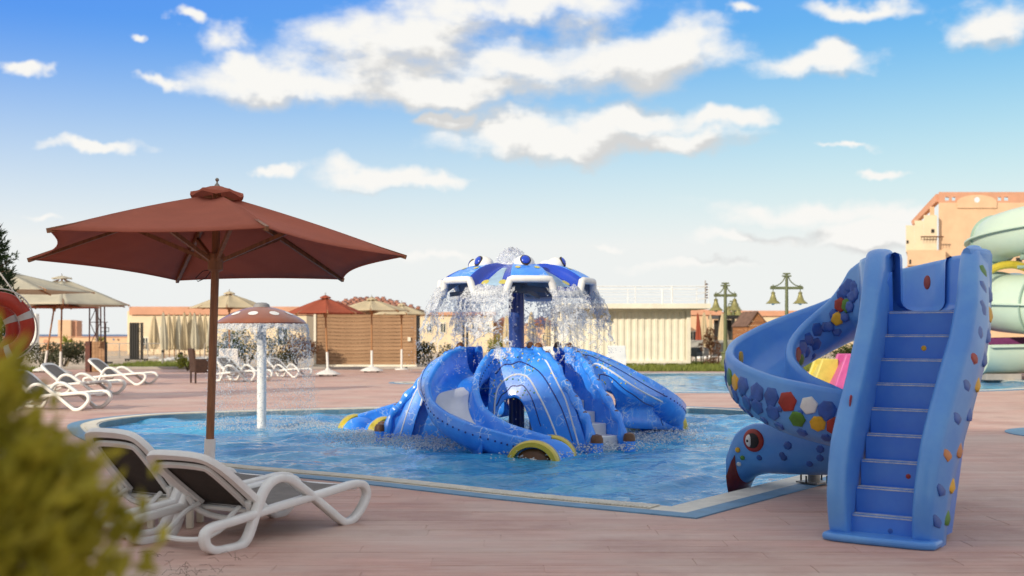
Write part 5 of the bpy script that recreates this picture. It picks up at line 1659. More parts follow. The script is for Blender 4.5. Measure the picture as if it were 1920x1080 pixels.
# ================================================================== LIFE RINGS
m_ring = mat('red_ring_plastic', (0.40, 0.035, 0.016), 0.4, 0.12, 5, 0.05, 20)
m_band = mat('grey_white_band', (0.5, 0.49, 0.46), 0.5, 0.1, 6)
m_rope = mat('white_rope', (0.55, 0.53, 0.49), 0.8, 0.1, 60, 0.3, 120)
post = thing('ring_post', 'grey post carrying the two red life rings at the left edge', 'post', (-5.62, 12.6, 0))
q = MB(); q.cyl((0, 0, 0), (0, 0, 2.3), 0.035, None, 14); q.build('shaft', m_metal, post)
q = MB(); q.lathe([(0, 0.05), (0.2, 0.05), (0.22, 0), (0, 0)], 20); q.build('base', m_conc, post)
for dz in (1.72, 1.66):
    q = MB(); q.cyl((0, 0.0, dz), (0.0, -0.26, dz + 0.03), 0.012, None, 8); q.build('hook', m_metal, post)
def life_ring(label, c, ang, tilt, r0=0.29, r1=0.075):
    root = thing('life_ring', label, 'life ring', c, 0, None)
    Mx = Matrix.Rotation(ang, 3, 'Z') @ Matrix.Rotation(tilt, 3, 'X')
    def pt(t, rr=r0): return Mx @ Vector((rr * math.cos(t), 0, rr * math.sin(t)))
    q = MB(); NN = 56
    ring_ = [pt(2 * PI * i / NN) for i in range(NN)]
    axn = Mx @ Vector((0, 1, 0))
    sec = [(r1 * 1.0 * math.cos(2 * PI * k / 16), r1 * 0.75 * math.sin(2 * PI * k / 16)) for k in range(16)]
    q.sweep(ring_, sec, True, up=[axn] * NN); rg = q.build('ring', m_ring, root)
    for k in range(4):
        t0 = R(15 + 90 * k)
        q = MB(); L_ = [pt(t0 + R(13) * i / 6) for i in range(7)]
        q.sweep(L_, [(a * 1.05, b * 1.05) for a, b in sec], False, up=[axn] * 7); q.build('band', m_band, rg)
    q = MB(); L_ = []
    for i in range(64):
        t = 2 * PI * i / 64
        L_.append(pt(t, r0 + r1 + 0.010 + 0.022 * abs(math.sin(2 * (t - R(21))))) + axn * -0.02)
    q.tube(L_, 0.008, 6, True); q.build('grab_rope', m_rope, rg)
    return root
life_ring('red life ring with grey-white bands hanging in front at the left edge', tuple(P(-4, 612, 12.2)), R(12), R(5))
life_ring('second red life ring hanging behind the front ring', tuple(P(-22, 618, 12.45)), R(-4), R(4), 0.27)
q = MB(); q.tube([P(-40, 470, 12.3), P(0, 512, 12.28), P(40, 566, 12.15)], 0.008, 6); o = q.build('hanging_rope', m_rope); tag(o, 'white rope running down to the red life rings', 'rope')

# ================================================================== MUSHROOM FOUNTAIN
m_cap = mat('brown_gelcoat', (0.27, 0.085, 0.04), 0.32, 0.12, 3, coat=0.4, col2=(0.22, 0.065, 0.03))
mu = thing('mushroom_fountain', 'brown mushroom water fountain with white spots and white post', 'fountain', (-3.68, 17.25, 0))
q = MB(); q.cyl((0, 0, -0.5), (0, 0, 1.5), 0.068, None, 24); q.build('post', m_white, mu)
prof = [(0.0, 1.71), (0.1, 1.705), (0.2, 1.69), (0.32, 1.655), (0.45, 1.60), (0.56, 1.545), (0.62, 1.505), (0.645, 1.475), (0.64, 1.455), (0.6, 1.46), (0.3, 1.50), (0.0, 1.51)]
q = MB(); q.lathe(prof, 48); cap = q.build('cap', m_cap, mu, sharp=50)
def cap_z(r):
    for (r0, z0), (r1, z1) in zip(prof[:8], prof[1:8]):
        if r <= r1: return z0 + (z1 - z0) * (r - r0) / (r1 - r0)
    return prof[7][1]
for k in range(9):
    a = R(-90 + 40 * k - 4)
    q = MB(); nn = 18; c = Vector((0.44 * math.cos(a), 0.44 * math.sin(a), 0)); vs = []
    for rr in (0.0, 0.5, 1.0):
        for i in range(nn):
            t = 2 * PI * i / nn
            p = c + Vector((math.cos(a), math.sin(a), 0)) * 0.062 * rr * math.cos(t) + Vector((-math.sin(a), math.cos(a), 0)) * 0.072 * rr * math.sin(t)
            vs.append(Vector((p.x, p.y, cap_z(Vector((p.x, p.y)).length) + 0.005)))
    q.add(vs, [(j * nn + i, j * nn + (i + 1) % nn, (j + 1) * nn + (i + 1) % nn, (j + 1) * nn + i) for j in range(2) for i in range(nn)])
    q.build('white_spot', m_white, cap)
q = MB(); q.lathe([(0.0, 1.77), (0.07, 1.765), (0.11, 1.74), (0.125, 1.70)], 24); q.build('water_inlet', m_oct_grey, cap)
# its curtain of water
nd = 8500
ph = rng.uniform(0, 2 * PI, nd); s_ = rng.uniform(0, 1, nd) ** 1.05 * 1.5
rr = 0.64 + 0.14 * np.sqrt(s_) * rng.uniform(0.2, 1.1, nd) + rng.normal(0, 0.012, nd) * (1 + 2 * s_)
clump = np.sin(ph * 9 + 1.0) + np.sin(ph * 17 + s_ * 5) + np.sin(ph * 5 - s_ * 4)
sel = clump > -1.5 + rng.normal(0, 1.0, nd)
cen = np.stack([rr * np.cos(ph), rr * np.sin(ph), 1.46 - s_], -1)[sel]
tag(drops('curtain_drops', cen, rng.uniform(0.0028, 0.0072, len(cen)), m_drop, mu.location, 1.8), 'curtain of falling water drops around the mushroom fountain', 'water drops', kind='stuff')
nu, nv = 420, 110
U, V_ = np.meshgrid(np.linspace(0, 2 * PI, nu), np.linspace(0, 1, nv), indexing='ij')
fe = np.stack([rng.uniform(0, 4.1, 1500), rng.uniform(0, 0.9, 1500)], -1)
e = voro(np.stack([(U * 0.65).reshape(-1), (V_ * 0.9).reshape(-1) * 0.45], -1), fe * np.array([1, 0.45]))
keep = ((V_.reshape(-1) < 0.10 + 0.05 * smooth_noise((U * 0.65).reshape(-1), V_.reshape(-1), 9, 72, 3)) | (e < 0.0055 * (1.6 - 1.5 * V_.reshape(-1)) * (1 + 0.7 * smooth_noise((U * 0.65).reshape(-1), V_.reshape(-1), 8, 71, 3)))).reshape(nu, nv)
s2 = V_ * 0.9; r2 = 0.645 + 0.10 * np.sqrt(s2) + 0.01 * np.sin(U * 31 + V_ * 20)
vs = np.stack([r2 * np.cos(U), r2 * np.sin(U), 1.458 - s2], -1).reshape(-1, 3)
kf = keep[:-1, :-1] & keep[1:, :-1] & keep[1:, 1:] & keep[:-1, 1:]
idx = np.arange(nu * nv).reshape(nu, nv)
o = np_mesh('curtain_sheet', vs, np.stack([idx[:-1, :-1], idx[1:, :-1], idx[1:, 1:], idx[:-1, 1:]], -1)[kf], m_splash, None, solid=0.005); o.location = mu.location
tag(o, 'thin torn film of water falling from the mushroom cap rim', 'water splash', kind='stuff')
nd = 2600
xy = rng.normal(0, 0.42, (nd, 2)); ang_ = rng.uniform(0, 2 * PI, nd); rr = 0.78 + rng.normal(0, 0.16, nd)
cen = np.stack([rr * np.cos(ang_), rr * np.sin(ang_), -0.05 + np.abs(rng.normal(0, 0.03, nd))], -1)
tag(drops('curtain_foam', cen, rng.uniform(0.004, 0.012, nd), m_drop, mu.location, 0.6), 'foam where the mushroom water curtain hits the pool', 'foam', kind='stuff')

# ================================================================== NEAR BUSH (out of focus), dry grass
m_th = leafmat('yellow_green_scale_leaf', (0.54, 0.46, 0.05), (0.24, 0.22, 0.02), 0.4)
m_stem = mat('grey_bark', (0.12, 0.08, 0.05), 0.9, 0.2, 10, 0.4, 40)
bush = thing('conifer_bush', 'blurred yellow-green conifer bush close to the camera at lower left', 'bush', (-0.862, 1.50, 0))
q = MB(); q.cyl((0, 0, 0), (0.02, 0.01, 1.1), 0.035, 0.01, 8); q.build('trunk', m_stem, bush)
rb = random.Random(3)
q = MB()
def brad(z):
    return 0.42 * (max(0.0, 1.0 - ((z - 0.25) / 1.03) ** 2)) ** 0.45 if z > 0.25 else 0.41 * (0.7 + 0.3 * z / 0.25)
for k in range(1700):
    z = rb.uniform(0.05, 1.275); r_ = brad(z) * (0.62 + 0.38 * rb.random() ** 0.5); a = rb.uniform(0, 2 * PI)
    r_ *= 1 + 0.09 * math.sin(3 * a + 5 * z) + 0.08 * math.sin(7 * a - 9 * z)
    c = Vector((r_ * math.cos(a), r_ * math.sin(a), z))
    axis = Vector((math.cos(a) * 0.7, math.sin(a) * 0.7, 0.9)).normalized()
    for j in range(20):
        d_ = (axis + Vector((rb.gauss(0, .5), rb.gauss(0, .5), rb.gauss(0, .4)))).normalized()
        b0 = c + Vector((rb.gauss(0, .025), rb.gauss(0, .025), rb.gauss(0, .03)))
        ln = rb.uniform(0.025, 0.055); s_ = d_.orthogonal().normalized()
        s_ = Matrix.Rotation(rb.uniform(0, 2 * PI), 3, d_) @ s_ * rb.uniform(0.006, 0.011)
        q.add([b0 - s_ * 0.4, b0 + d_ * ln * 0.5 - s_, b0 + d_ * ln, b0 + d_ * ln * 0.5 + s_], [(0, 1, 2, 3)])
q.build('crown', m_th, bush, smooth=False, fix=False)
m_dry = mat('dry_grass', (0.10, 0.075, 0.045), 0.9, 0.3, 20)
q = MB()
for cx, cy in [(G(330, 1075).x, 6.3), (G(400, 1070).x, 6.35), (G(360, 1060).x, 6.5), (G(430, 1078).x, 6.2), (G(300, 1040).x, 6.85), (G(455, 1045).x, 6.8)]:
    for _ in range(6):
        a = rb.uniform(0, 2 * PI); l = rb.uniform(0.04, 0.12); p = Vector((cx + rb.gauss(0, .08), cy + rb.gauss(0, .05), 0))
        q.tube([p, p + Vector((math.cos(a) * l * 0.4, math.sin(a) * l * 0.4, l * 0.35)), p + Vector((math.cos(a) * l, math.sin(a) * l, l * 0.28))], 0.0011, 3)
tag(q.build('dry_grass', m_dry, None), 'dry grass wisps growing between the planks in the foreground', 'grass', kind='stuff')

# ================================================================== OLEANDER AT THE LEFT EDGE
m_ol = leafmat('oleander_leaf', (0.04, 0.075, 0.025), (0.015, 0.035, 0.012), 0.25)
ol = thing('oleander_tree', 'dark green oleander with narrow leaves at the left edge', 'tree', (-10.3, 22.0, 0)); ol.scale = (1.32, 1.32, 1.30)
for k in range(5):
    a = 2 * PI * k / 5
    q = MB(); q.tube([(0.05 * math.cos(a), 0.05 * math.sin(a), 0), (0.2 * math.cos(a), 0.2 * math.sin(a), 0.9), (0.35 * math.cos(a), 0.35 * math.sin(a), 1.9)], 0.022, 6, scale=lambda f: 1 - 0.6 * f); q.build('trunk', m_stem, ol)
q = MB()
def leaf(q, b0, d_, ln, wd, rr):
    s_ = d_.orthogonal().normalized(); s_ = Matrix.Rotation(rr.uniform(0, 2 * PI), 3, d_) @ s_ * wd
    dn = Vector((0, 0, -ln * 0.12))
    q.add([b0, b0 + d_ * ln * 0.45 - s_, b0 + d_ * ln + dn, b0 + d_ * ln * 0.45 + s_], [(0, 1, 2, 3)])
for k in range(1100):
    z = rb.uniform(0.3, 2.85); r_ = (0.80 - 0.16 * max(0, z - 1.0)) * math.sqrt(max(0.02, 1 - ((z - 1.2) / 1.7) ** 4)) * (0.45 + 0.55 * rb.random() ** 0.5); a = rb.uniform(0, 2 * PI)
    c = Vector((r_ * math.cos(a), r_ * math.sin(a), z)); up_ = Vector((math.cos(a) * .4, math.sin(a) * .4, 0.9)).normalized()
    for j in range(16):
        d_ = (up_ + Vector((rb.gauss(0, .55), rb.gauss(0, .55), rb.gauss(0, .35)))).normalized()
        leaf(q, c + up_ * rb.uniform(-.12, .1), d_, rb.uniform(0.07, 0.13), rb.uniform(0.008, 0.013), rb)
for k in range(16):   # a stray spray of leaves
    c = Vector((X(47, 13.6) + 6.32 + rb.gauss(0, .06), rb.gauss(0, .1), Z(497, 13.6) + rb.gauss(0, .05)))
    for j in range(7):
        d_ = Vector((rb.gauss(0.3, .5), rb.gauss(0, .5), rb.gauss(0.4, .4))).normalized()
        leaf(q, c, d_, rb.uniform(0.05, 0.09), 0.008, rb)
q.build('crown', m_ol, ol, smooth=False, fix=False)
q = MB(); q.tube([(0.3, 0, 1.5), (0.45, 0, 1.9), (X(47, 13.6) + 6.32, 0, Z(500, 13.6))], 0.008, 5); q.build('twig', m_stem, ol)

# ================================================================== BACKGROUND: PARASOLS
def far_umb(label, u, vbase, vtop, vrim, wpx, m_can, m_pole=None, rot0=0.0, base='wheels', lean=(0, 0), n=8, tilt=0.0, sleeve=0.75, group=None):
    p = G(u, vbase); Y = p.y
    return umbrella('parasol', label, (p.x, Y, 0), wpx * Y / F_PX / 2, Z(vrim, Y), Z(vtop, Y) - 0.09, m_can, m_pole or m_wood2, n, rot0, tilt, R(0), base, 0.028, sleeve, lean, group, bow=0.05, detail=False)
far_umb('open brick red parasol in front of the brown wooden hut', 615, 705, 552, 588, 150, m_fab_red2, rot0=R(12), lean=(-0.08, 0))
far_umb('open cream parasol in the middle, second in front of the wooden hut', 697, 698, 556, 583, 140, m_fab_cream, rot0=R(5))
far_umb('open cream parasol at the right end of the wooden hut', 753, 693, 567, 590, 110, m_fab_cream, rot0=R(15), base='plate')
far_umb('open sand coloured parasol standing behind the mushroom fountain', 430, 698, 545, 578, 150, m_fab_cream, rot0=R(10))
far_umb('pale canvas parasol cut by the left edge, nearest of the pale ones', 2, 716, 500, 547, 330, m_fab_pale, rot0=R(20), n=6)
far_umb('cream parasol with one sunlit and one grey side by the steel mast', 113, 703, 516, 573, 268, m_fab_pale, m_wood, rot0=R(-8), lean=(0.05, 0), n=6)
far_umb('brick red parasol almost hidden under the pale parasols at left', 82, 698, 550, 577, 170, m_fab_red, m_wood2, rot0=R(0), lean=(0.36, 0), n=8)

# folded parasols
rf = random.Random(9)
def folded(label, u, vb, vt, m_can, wpx=14, group=None, lean=None, Yfix=None):
    if Yfix: p = Vector((X(u, Yfix), Yfix, 0))
    else: p = G(u, vb)
    Y = p.y; zt = Z(vt, Y); zb = 0.55 if zt > 1.9 else 0.4
    root = thing('folded_parasol', label, 'umbrella', (p.x, Y, 0), rf.uniform(0, 6), group)
    w = wpx * Y / F_PX / 2
    q = MB(); NN = 32
    lean = lean or (rf.uniform(-.08, .08), rf.uniform(-.05, .05))
    def fn(a, b):
        t = 2 * PI * a
        pleat = 1 + 0.22 * math.cos(8 * t) + 0.10 * math.sin(3 * t + 4 * b)
        r_ = w * (0.16 + 0.84 * b ** 0.75) * pleat * (1 - 0.35 * max(0, b - 0.8) / 0.2)
        return Vector((r_ * math.cos(t) + lean[0] * (1 - b), r_ * math.sin(t) + lean[1] * (1 - b), zt - (zt - zb) * b + 0.05 * math.sin(4 * t) * b))
    q.grid(fn, NN, 12, closed=True); q.build('canopy', m_can, root, fix=False, sharp=80)
    q = MB(); q.cyl((0, 0, 0.04), (lean[0], lean[1], zt + 0.06), 0.025, 0.02, 8); q.build('pole', m_wood, root)
    q = MB(); q.lathe([(0, 0.14), (0.06, 0.14), (0.28, 0.06), (0.29, 0.0), (0, 0)], 12); q.build('base', m_white, root)
    return root
folded('single folded cream parasol standing apart at the left of the folded group', 288, 672, 592, m_fab_cream, 20)
for k in range(10):
    folded(['leftmost', 'second', 'third', 'fourth', 'fifth', 'sixth', 'seventh', 'eighth', 'ninth', 'rightmost'][k] + ' folded cream parasol of the packed group, counted from the left', 308 + 9.6 * k, 675 + rf.uniform(-3, 3), 588 + rf.uniform(-2, 4), m_fab_cream if k % 3 else m_fab_pale, 16, 'folded parasols packed behind the wicker chair')
folded('folded cream parasol left of the octopus pole', 951, 672, 590, m_fab_cream, 18)
folded('folded cream parasol right of the octopus pole', 996, 672, 586, m_fab_cream, 22)
folded('folded sand parasol beside the white container, left of it', 1026, 672, 592, m_fab_cream, 14)
folded('folded brick red parasol right of the white container', 1311, 672, 588, m_fab_red2, 12)
folded('folded cream parasol right of the white container, larger', 1321, 672, 586, m_fab_cream, 17)
folded('narrow folded sand parasol between container and lamp post', 1334, 670, 589, m_fab_cream, 12)
folded('folded cream parasol just behind the nearer tall green lamp post', 1356, 670, 588, m_fab_cream, 20)
folded('folded cream parasol behind the blue spiral by the far wall', 1485, 668, 587, m_fab_cream, 14)

# ================================================================== WOODEN HUT
m_plk = mat('weathered_brown_plank', (0.42, 0.26, 0.15), 0.75, 0.16, 3, 0.3, 30, stretch=(0.35, 0.35, 5), rnd=0.10, col2=(0.25, 0.14, 0.075))
m_tileR = mat('red_clay_tile', (0.40, 0.17, 0.11), 0.8, 0.15, 6, 0.2, 30, rnd=0.2)
Yh = 46.0
hx0, hx1 = X(592, Yh), X(777, Yh)
hut = thing('wooden_hut', 'brown plank hut with red clay tiles behind the open parasols', 'hut', ((hx0 + hx1) / 2, Yh, 0))
hw_ = (hx1 - hx0) / 2; hh = Z(582, Yh)
q = MB(); q.box((0, 1.6, hh / 2 + 0.05), (2 * hw_ - 0.06, 3.1, hh - 0.1)); q.build('wall', m_dark, hut)
nb = 15; bh = (hh - 0.12) / nb
for k in range(nb):
    q = MB(); q.box((0, 0, 0), (2 * hw_, 0.035, bh - 0.012)); o = q.build('plank', m_plk, hut, smooth=False); o.location = (0, 0.02 + rf.uniform(-.006, .006), 0.12 + bh * (k + 0.5))
    q = MB(); q.box((0, 0, 0), (0.035, 3.0, bh - 0.012)); o = q.build('plank', m_plk, hut, smooth=False); o.location = (-hw_ - 0.02, 1.55, 0.12 + bh * (k + 0.5))
for x_ in (-hw_ - 0.03, hw_ + 0.03):
    q = MB(); q.box((x_, 0, hh / 2 + 0.02), (0.09, 0.09, hh)); q.build('corner_post', m_offwhite if x_ < 0 else m_plk, hut, smooth=False)
q = MB(); q.box((0, -0.03, 0.06), (2 * hw_ + 0.2, 0.3, 0.12)); q.build('plinth', m_offwhite, hut, smooth=False)
q = MB(); q.box((hw_ - 0.2, -0.03, Z(636, Yh)), (0.12, 0.06, 0.16)); q.build('switch_box', m_offwhite, hut, smooth=False)
# roof, two slopes of clay tiles
rdg = Vector((-0.3, 1.6, Z(551, Yh)))
rfm = MB()
ru0, ru1 = X(664, Yh) - hut.location.x, X(700, Yh) - hut.location.x
rh = Z(560, Yh + 1.6) - hh
def roofpt(a, b):
    x0 = -hw_ - 0.25 + (ru0 + hw_ + 0.25) * b; x1 = hw_ + 0.25 + (ru1 - hw_ - 0.25) * b
    return Vector((x0 + (x1 - x0) * a, -0.3 + 1.9 * b, hh + 0.02 + rh * b))
rfm.add([roofpt(0, 0), roofpt(1, 0), roofpt(1, 1), roofpt(0, 1), Vector((-hw_ - 0.25, 3.5, hh)), Vector((hw_ + 0.25, 3.5, hh))], [(0, 1, 2, 3), (3, 2, 5, 4), (1, 5, 2), (0, 3, 4)])
rf_o = rfm.build('roof', m_oct_brown, hut, smooth=False, solid=0.05)
tl = MB(); tl.sweep([(0, 0, 0), (0, 0.36, 0.05)], [(0.08 * math.cos(a), 0.03 * math.sin(a)) for a in [PI * k / 6 for k in range(7)]], closed_sec=False, caps=False)
t0 = tl.build('tile', m_tileR, rf_o, solid=0.015)
fst = True
for j in range(6):
    bb = j / 6; nn = max(3, int((roofpt(1, bb).x - roofpt(0, bb).x) / 0.21))
    for i in range(nn):
        o = t0 if fst else t0.copy()
        if not fst: COL.objects.link(o); o.parent = rf_o
        fst = False
        o.location = roofpt((i + 0.5) / nn, bb) + Vector((rf.uniform(-.02, .02), 0, 0.0 + rf.uniform(0, .02))); o.rotation_euler = (R(9) + rf.uniform(-.03, .03), 0, rf.uniform(-.06, .06))

# ================================================================== CONTAINER WITH ROOF TERRACE
Yc = 47.0
cx0, cx1 = X(1036, Yc), X(1291, Yc)
con = thing('white_container', 'cream corrugated container kiosk with flat roof and white railing', 'container', ((cx0 + cx1) / 2, Yc, 0))
W2 = (cx1 - cx0) / 2; zb, zt = 0.14, Z(579, Yc)
q = MB(); q.box((0, 1.25, (zb + zt) / 2), (2 * W2 - 0.1, 2.36, zt - zb - 0.05)); q.build('body', m_offwhite, con, smooth=False)
# corrugated front
q = MB(); vs = []; xs_ = []
x = -W2 + 0.09; pitch = 0.27
prf = [(0, 0), (0.07, 0), (0.105, 0.035), (0.20, 0.035), (0.235, 0)]
while x < W2 - 0.09:
    for a, b in prf:
        if x + a < W2 - 0.08: xs_.append((x + a, b))
    x += pitch
for (a, b) in xs_: vs += [(a, 0.02 + b, zb + 0.12), (a, 0.02 + b, zt - 0.12)]
q.add(vs, [(2 * i, 2 * i + 2, 2 * i + 3, 2 * i + 1) for i in range(len(xs_) - 1)]); q.build('corrugated_panel', m_offwhite, con, smooth=False)
for nm, c, s_ in (('corner_post', (-W2, 0.0, (zb + zt) / 2), (0.14, 0.14, zt - zb)), ('corner_post', (W2, 0.0, (zb + zt) / 2), (0.16, 0.14, zt - zb)), ('bottom_rail', (0, 0.01, zb + 0.06), (2 * W2 - 0.15, 0.11, 0.12)), ('top_rail', (0, 0.01, zt - 0.06), (2 * W2 - 0.15, 0.11, 0.12))):
    q = MB(); q.box(c, s_); q.build(nm, m_offwhite, con, smooth=False, bevel=0.008)
for k in range(7):
    q = MB(); q.box((-W2 + 0.3 + k * (2 * W2 - 0.6) / 6, 0.1, 0.07), (0.35, 0.3, 0.14)); q.build('footing', m_conc, con, smooth=False)
rx0, rx1 = X(1118, Yc) - con.location.x, X(1327, Yc) - con.location.x
zr = Z(580, Yc)
q = MB(); q.box(((rx0 + rx1) / 2 - 0.8, 0.9, zr + 0.115), (rx1 - rx0 + 1.6, 3.3, 0.2)); q.build('roof_slab', m_offwhite, con, smooth=False, bevel=0.01)
zrail = Z(538, Yc) 
rl = con
for fy in (-0.62, 2.4):
    for zz, r_ in ((zr + 0.42, 0.010), (zr + 0.66, 0.010), (zrail, 0.018)):
        q = MB(); q.cyl((rx0 - 1.4, fy, zz), (rx1 - 0.15, fy, zz), r_, None, 8); q.build('rail', m_white, con)
    k = 0
    xx = rx0 - 1.4
    while xx < rx1:
        q = MB(); q.cyl((xx, fy, zr + 0.2), (xx, fy, zrail), 0.014 if k % 3 else 0.03, None, 8); q.build('rail_post', m_white, con); xx += 1.45; k += 1
for zz in (zr + 0.42, zr + 0.66, zrail):
    q = MB(); q.cyl((rx1 - 0.15, -0.62, zz), (rx1 - 0.15, 2.4, zz), 0.016, None, 8); q.build('rail', m_white, con)
q = MB(); q.box((X(1135, Yc) - con.location.x, -0.1, Z(595, Yc)), (0.22, 0.2, 0.2)); q.build('floodlight', m_conc, con, smooth=False)
an = thing('insulator_mast', 'thin mast with a row of brown insulators on the container roof', 'mast', (X(1324, Yc), Yc + 0.2, zr + 0.215))
q = MB(); q.cyl((0, 0, 0), (0, 0, 0.95), 0.025, None, 8); q.build('shaft', m_conc, an)
for k in range(6):
    q = MB(); q.lathe([(0.02, -0.03), (0.06, -0.02), (0.05, 0.0), (0.06, 0.02), (0.02, 0.03)], 10, (0.05, 0, 0.25 + 0.11 * k)); q.build('insulator', m_oct_brown, an)

# ================================================================== LAMP POSTS
m_lampg = mat('olive_green_paint', (0.13, 0.15, 0.07), 0.45, 0.12, 6)
m_bell = mat('brass_green_shade', (0.28, 0.26, 0.10), 0.4, 0.15, 6, metal=0.2)
def lamp(label, u, Y, vtop, vbar, wpx, vbell):
    root = thing('street_lamp', label, 'street lamp', (X(u, Y), Y, 0))
    zt, zb_ = Z(vtop, Y), Z(vbar, Y); hw_ = wpx * Y / F_PX / 2; zl = Z(vbell, Y); k = Y / 40
    q = MB(); q.cyl((0, 0, 0.0), (0, 0, zt), 0.075 * k, 0.05 * k, 14); q.build('post', m_lampg, root)
    q = MB(); q.lathe([(0.17 * k, 0), (0.17 * k, 0.3), (0.13 * k, 0.34), (0.13 * k, 0.55), (0.16 * k, 0.58), (0.16 * k, 0.62), (0.075 * k, 0.66)], 16); q.build('base', m_lampg, root)
    q = MB(); q.box((0, 0, zb_), (2 * hw_, 0.07 * k, 0.09 * k)); q.build('cross_bar', m_lampg, root, bevel=0.01)
    for dz in (-0.02, -0.10):
        q = MB(); q.box((0, 0, zt + dz * k), (0.24 * k if dz > -0.05 else 0.3 * k, 0.12 * k, 0.045 * k)); q.build('cap', m_lampg, root)
    for s_ in (-1, 1):
        pts = catmull([(s_ * 0.06 * k, 0, zt - 0.1 * k), (s_ * hw_ * 0.22, 0, zt - (zt - zb_) * 0.52), (s_ * hw_ * 0.55, 0, zb_ + (zt - zb_) * 0.18), (s_ * hw_ * 0.96, 0, zb_ + 0.05 * k)], 6)
        q = MB(); q.tube(pts, 0.02 * k, 8); q.build('curved_brace', m_lampg, root)
        x_ = s_ * hw_ * 0.82
        q = MB(); q.cyl((x_, 0, zb_ + 0.12 * k), (x_, 0, zl + 0.18 * k), 0.016 * k, None, 8); hr = q.build('hanger', m_lampg, root)
        q = MB(); q.lathe([(0.03 * k, 0.24 * k), (0.075 * k, 0.2 * k), (0.06 * k, 0.15 * k), (0.09 * k, 0.06 * k), (0.13 * k, -0.05 * k), (0.24 * k, -0.15 * k), (0.255 * k, -0.17 * k), (0.22 * k, -0.165 * k), (0.1 * k, -0.03 * k)], 18, (x_, 0, zl)); sh = q.build('lamp_shade', m_bell, root)
        q = MB(); q.ball((x_, 0, zl - 0.15 * k), 0.07 * k, None, 10, 8); q.build('bulb', m_white, sh)
    return root
lamp('nearer tall green lamp post with two bell lamps, right of the other', 1475, 34.0, 512, 540, 62, 560)
lamp('green lamp post with two bell lamps standing near the container', 1360, 45.0, 530, 554, 43, 573)
lamp('small distant lamp post seen behind the lamp near the container', 1375, 78.0, 564, 577, 22, 588)

# ================================================================== BUILDINGS
def block(root, x0, x1, Y, z0, z1, dep, m_, nm='wall', splay=False):
    if splay:       # side walls run back at an angle
        L_ = root.location; k = (Y + dep) / Y; q = MB()
        q.poly([(x0 - L_.x, Y - L_.y), (x1 - L_.x, Y - L_.y), (x1 * k - L_.x, Y + dep - L_.y), (x0 * k - L_.x + 0.1, Y + dep - L_.y)], z0, z1); return q.build(nm, m_, root, smooth=False)
    q = MB(); q.box(((x0 + x1) / 2 - root.location.x, Y + dep / 2 - root.location.y, (z0 + z1) / 2), (x1 - x0, dep, z1 - z0)); return q.build(nm, m_, root, smooth=False, bevel=0.02)
def window(root, x0, x1, Y, z0, z1, frame=True, m_=None):
    L_ = root.location
    q = MB(); q.box(((x0 + x1) / 2 - L_.x, Y - L_.y - 0.012, (z0 + z1) / 2), (x1 - x0, 0.02, z1 - z0)); w_ = q.build('window', m_ or m_glass, root, smooth=False)
    if frame:
        t = 0.06
        q = MB()
        for c, s_ in ((((x0 + x1) / 2, z0), (x1 - x0 + t, t)), (((x0 + x1) / 2, z1), (x1 - x0 + t, t)), ((x0, (z0 + z1) / 2), (t, z1 - z0 - t)), ((x1, (z0 + z1) / 2), (t, z1 - z0 - t)), (((x0 + x1) / 2, (z0 + z1) / 2), (t * 0.7, z1 - z0 - t))):
            q.box((c[0] - L_.x, Y - L_.y - 0.03, c[1]), (s_[0], 0.06, s_[1]))
        q.build('window_frame', m_offwhite, w_, smooth=False)
    return w_
# left beige building
Yb = 76.0
b1 = thing('low_building', 'low beige building with pink parapet behind the folded parasols at left', 'building', (X(330, Yb), Yb, 0))
block(b1, X(243, Yb), X(575, Yb), Yb, 0, Z(592, Yb), 8, m_plaster_y)
block(b1, X(243, Yb), X(575, Yb), Yb - 0.12, Z(590.5, Yb), Z(575, Yb), 8.3, m_parapet, 'parapet')
block(b1, X(234, Yb), X(243, Yb) - 0.01, Yb + 0.5, 0, Z(583, Yb), 6, m_plaster_y, 'wing')
window(b1, X(268, Yb), X(278, Yb), Yb, 0.3, Z(633, Yb))
window(b1, X(300, Yb), X(312, Yb), Yb, 0.8, Z(612, Yb))
window(b1, X(520, Yb), X(540, Yb), Yb, 0.6, Z(612, Yb))
q = MB(); q.cyl((X(243, Yb) - b1.location.x, -0.2, Z(575, Yb)), (X(243, Yb) - b1.location.x, -0.2, Z(571, Yb)), 0.05, None, 6); q.build('vent_pipe', m_conc, b1)
# middle building behind the octopus
Ym = 84.0
b2 = thing('long_building', 'long beige building with red tiled roofs behind the octopus', 'building', (X(900, Ym), Ym, 0))
block(b2, X(775, Ym), X(925, Ym), Ym, 0, Z(590, Ym), 7, m_plaster_y)
block(b2, X(925, Ym) + 0.01, X(1300, Ym), Ym + 1.5, 0, Z(606, Ym), 6, m_plaster)
for (u0, u1, vp) in ((924, 962, 597), (985, 1050, 597)):
    q = MB(); x0, x1 = X(u0, Ym) - b2.location.x, X(u1, Ym) - b2.location.x; z0, z1 = Z(607, Ym), Z(vp, Ym) + 0.2
    q.add([(x0, 1.0, z0), (x1, 1.0, z0), (x1, 6, z0), (x0, 6, z0), ((x0 + x1) / 2, 3.4, z1)], [(0, 1, 4), (1, 2, 4), (2, 3, 4), (3, 0, 4), (0, 3, 2, 1)]); q.build('hip_roof', m_tileR, b2, smooth=False)
for u in (800, 826, 852, 885, 908):
    window(b2, X(u, Ym), X(u + 10, Ym), Ym, Z(624, Ym), Z(606, Ym), True, None)
window(b2, X(1018, Ym), X(1030, Ym), Ym + 1.5, 0.7, Z(627, Ym))
q = MB(); q.box((X(850, Ym) - b2.location.x, -0.05, Z(588, Ym)), (X(925, Ym) - X(775, Ym) + 0.4, 0.3, 0.22)); q.build('cornice', m_parapet, b2, smooth=False)
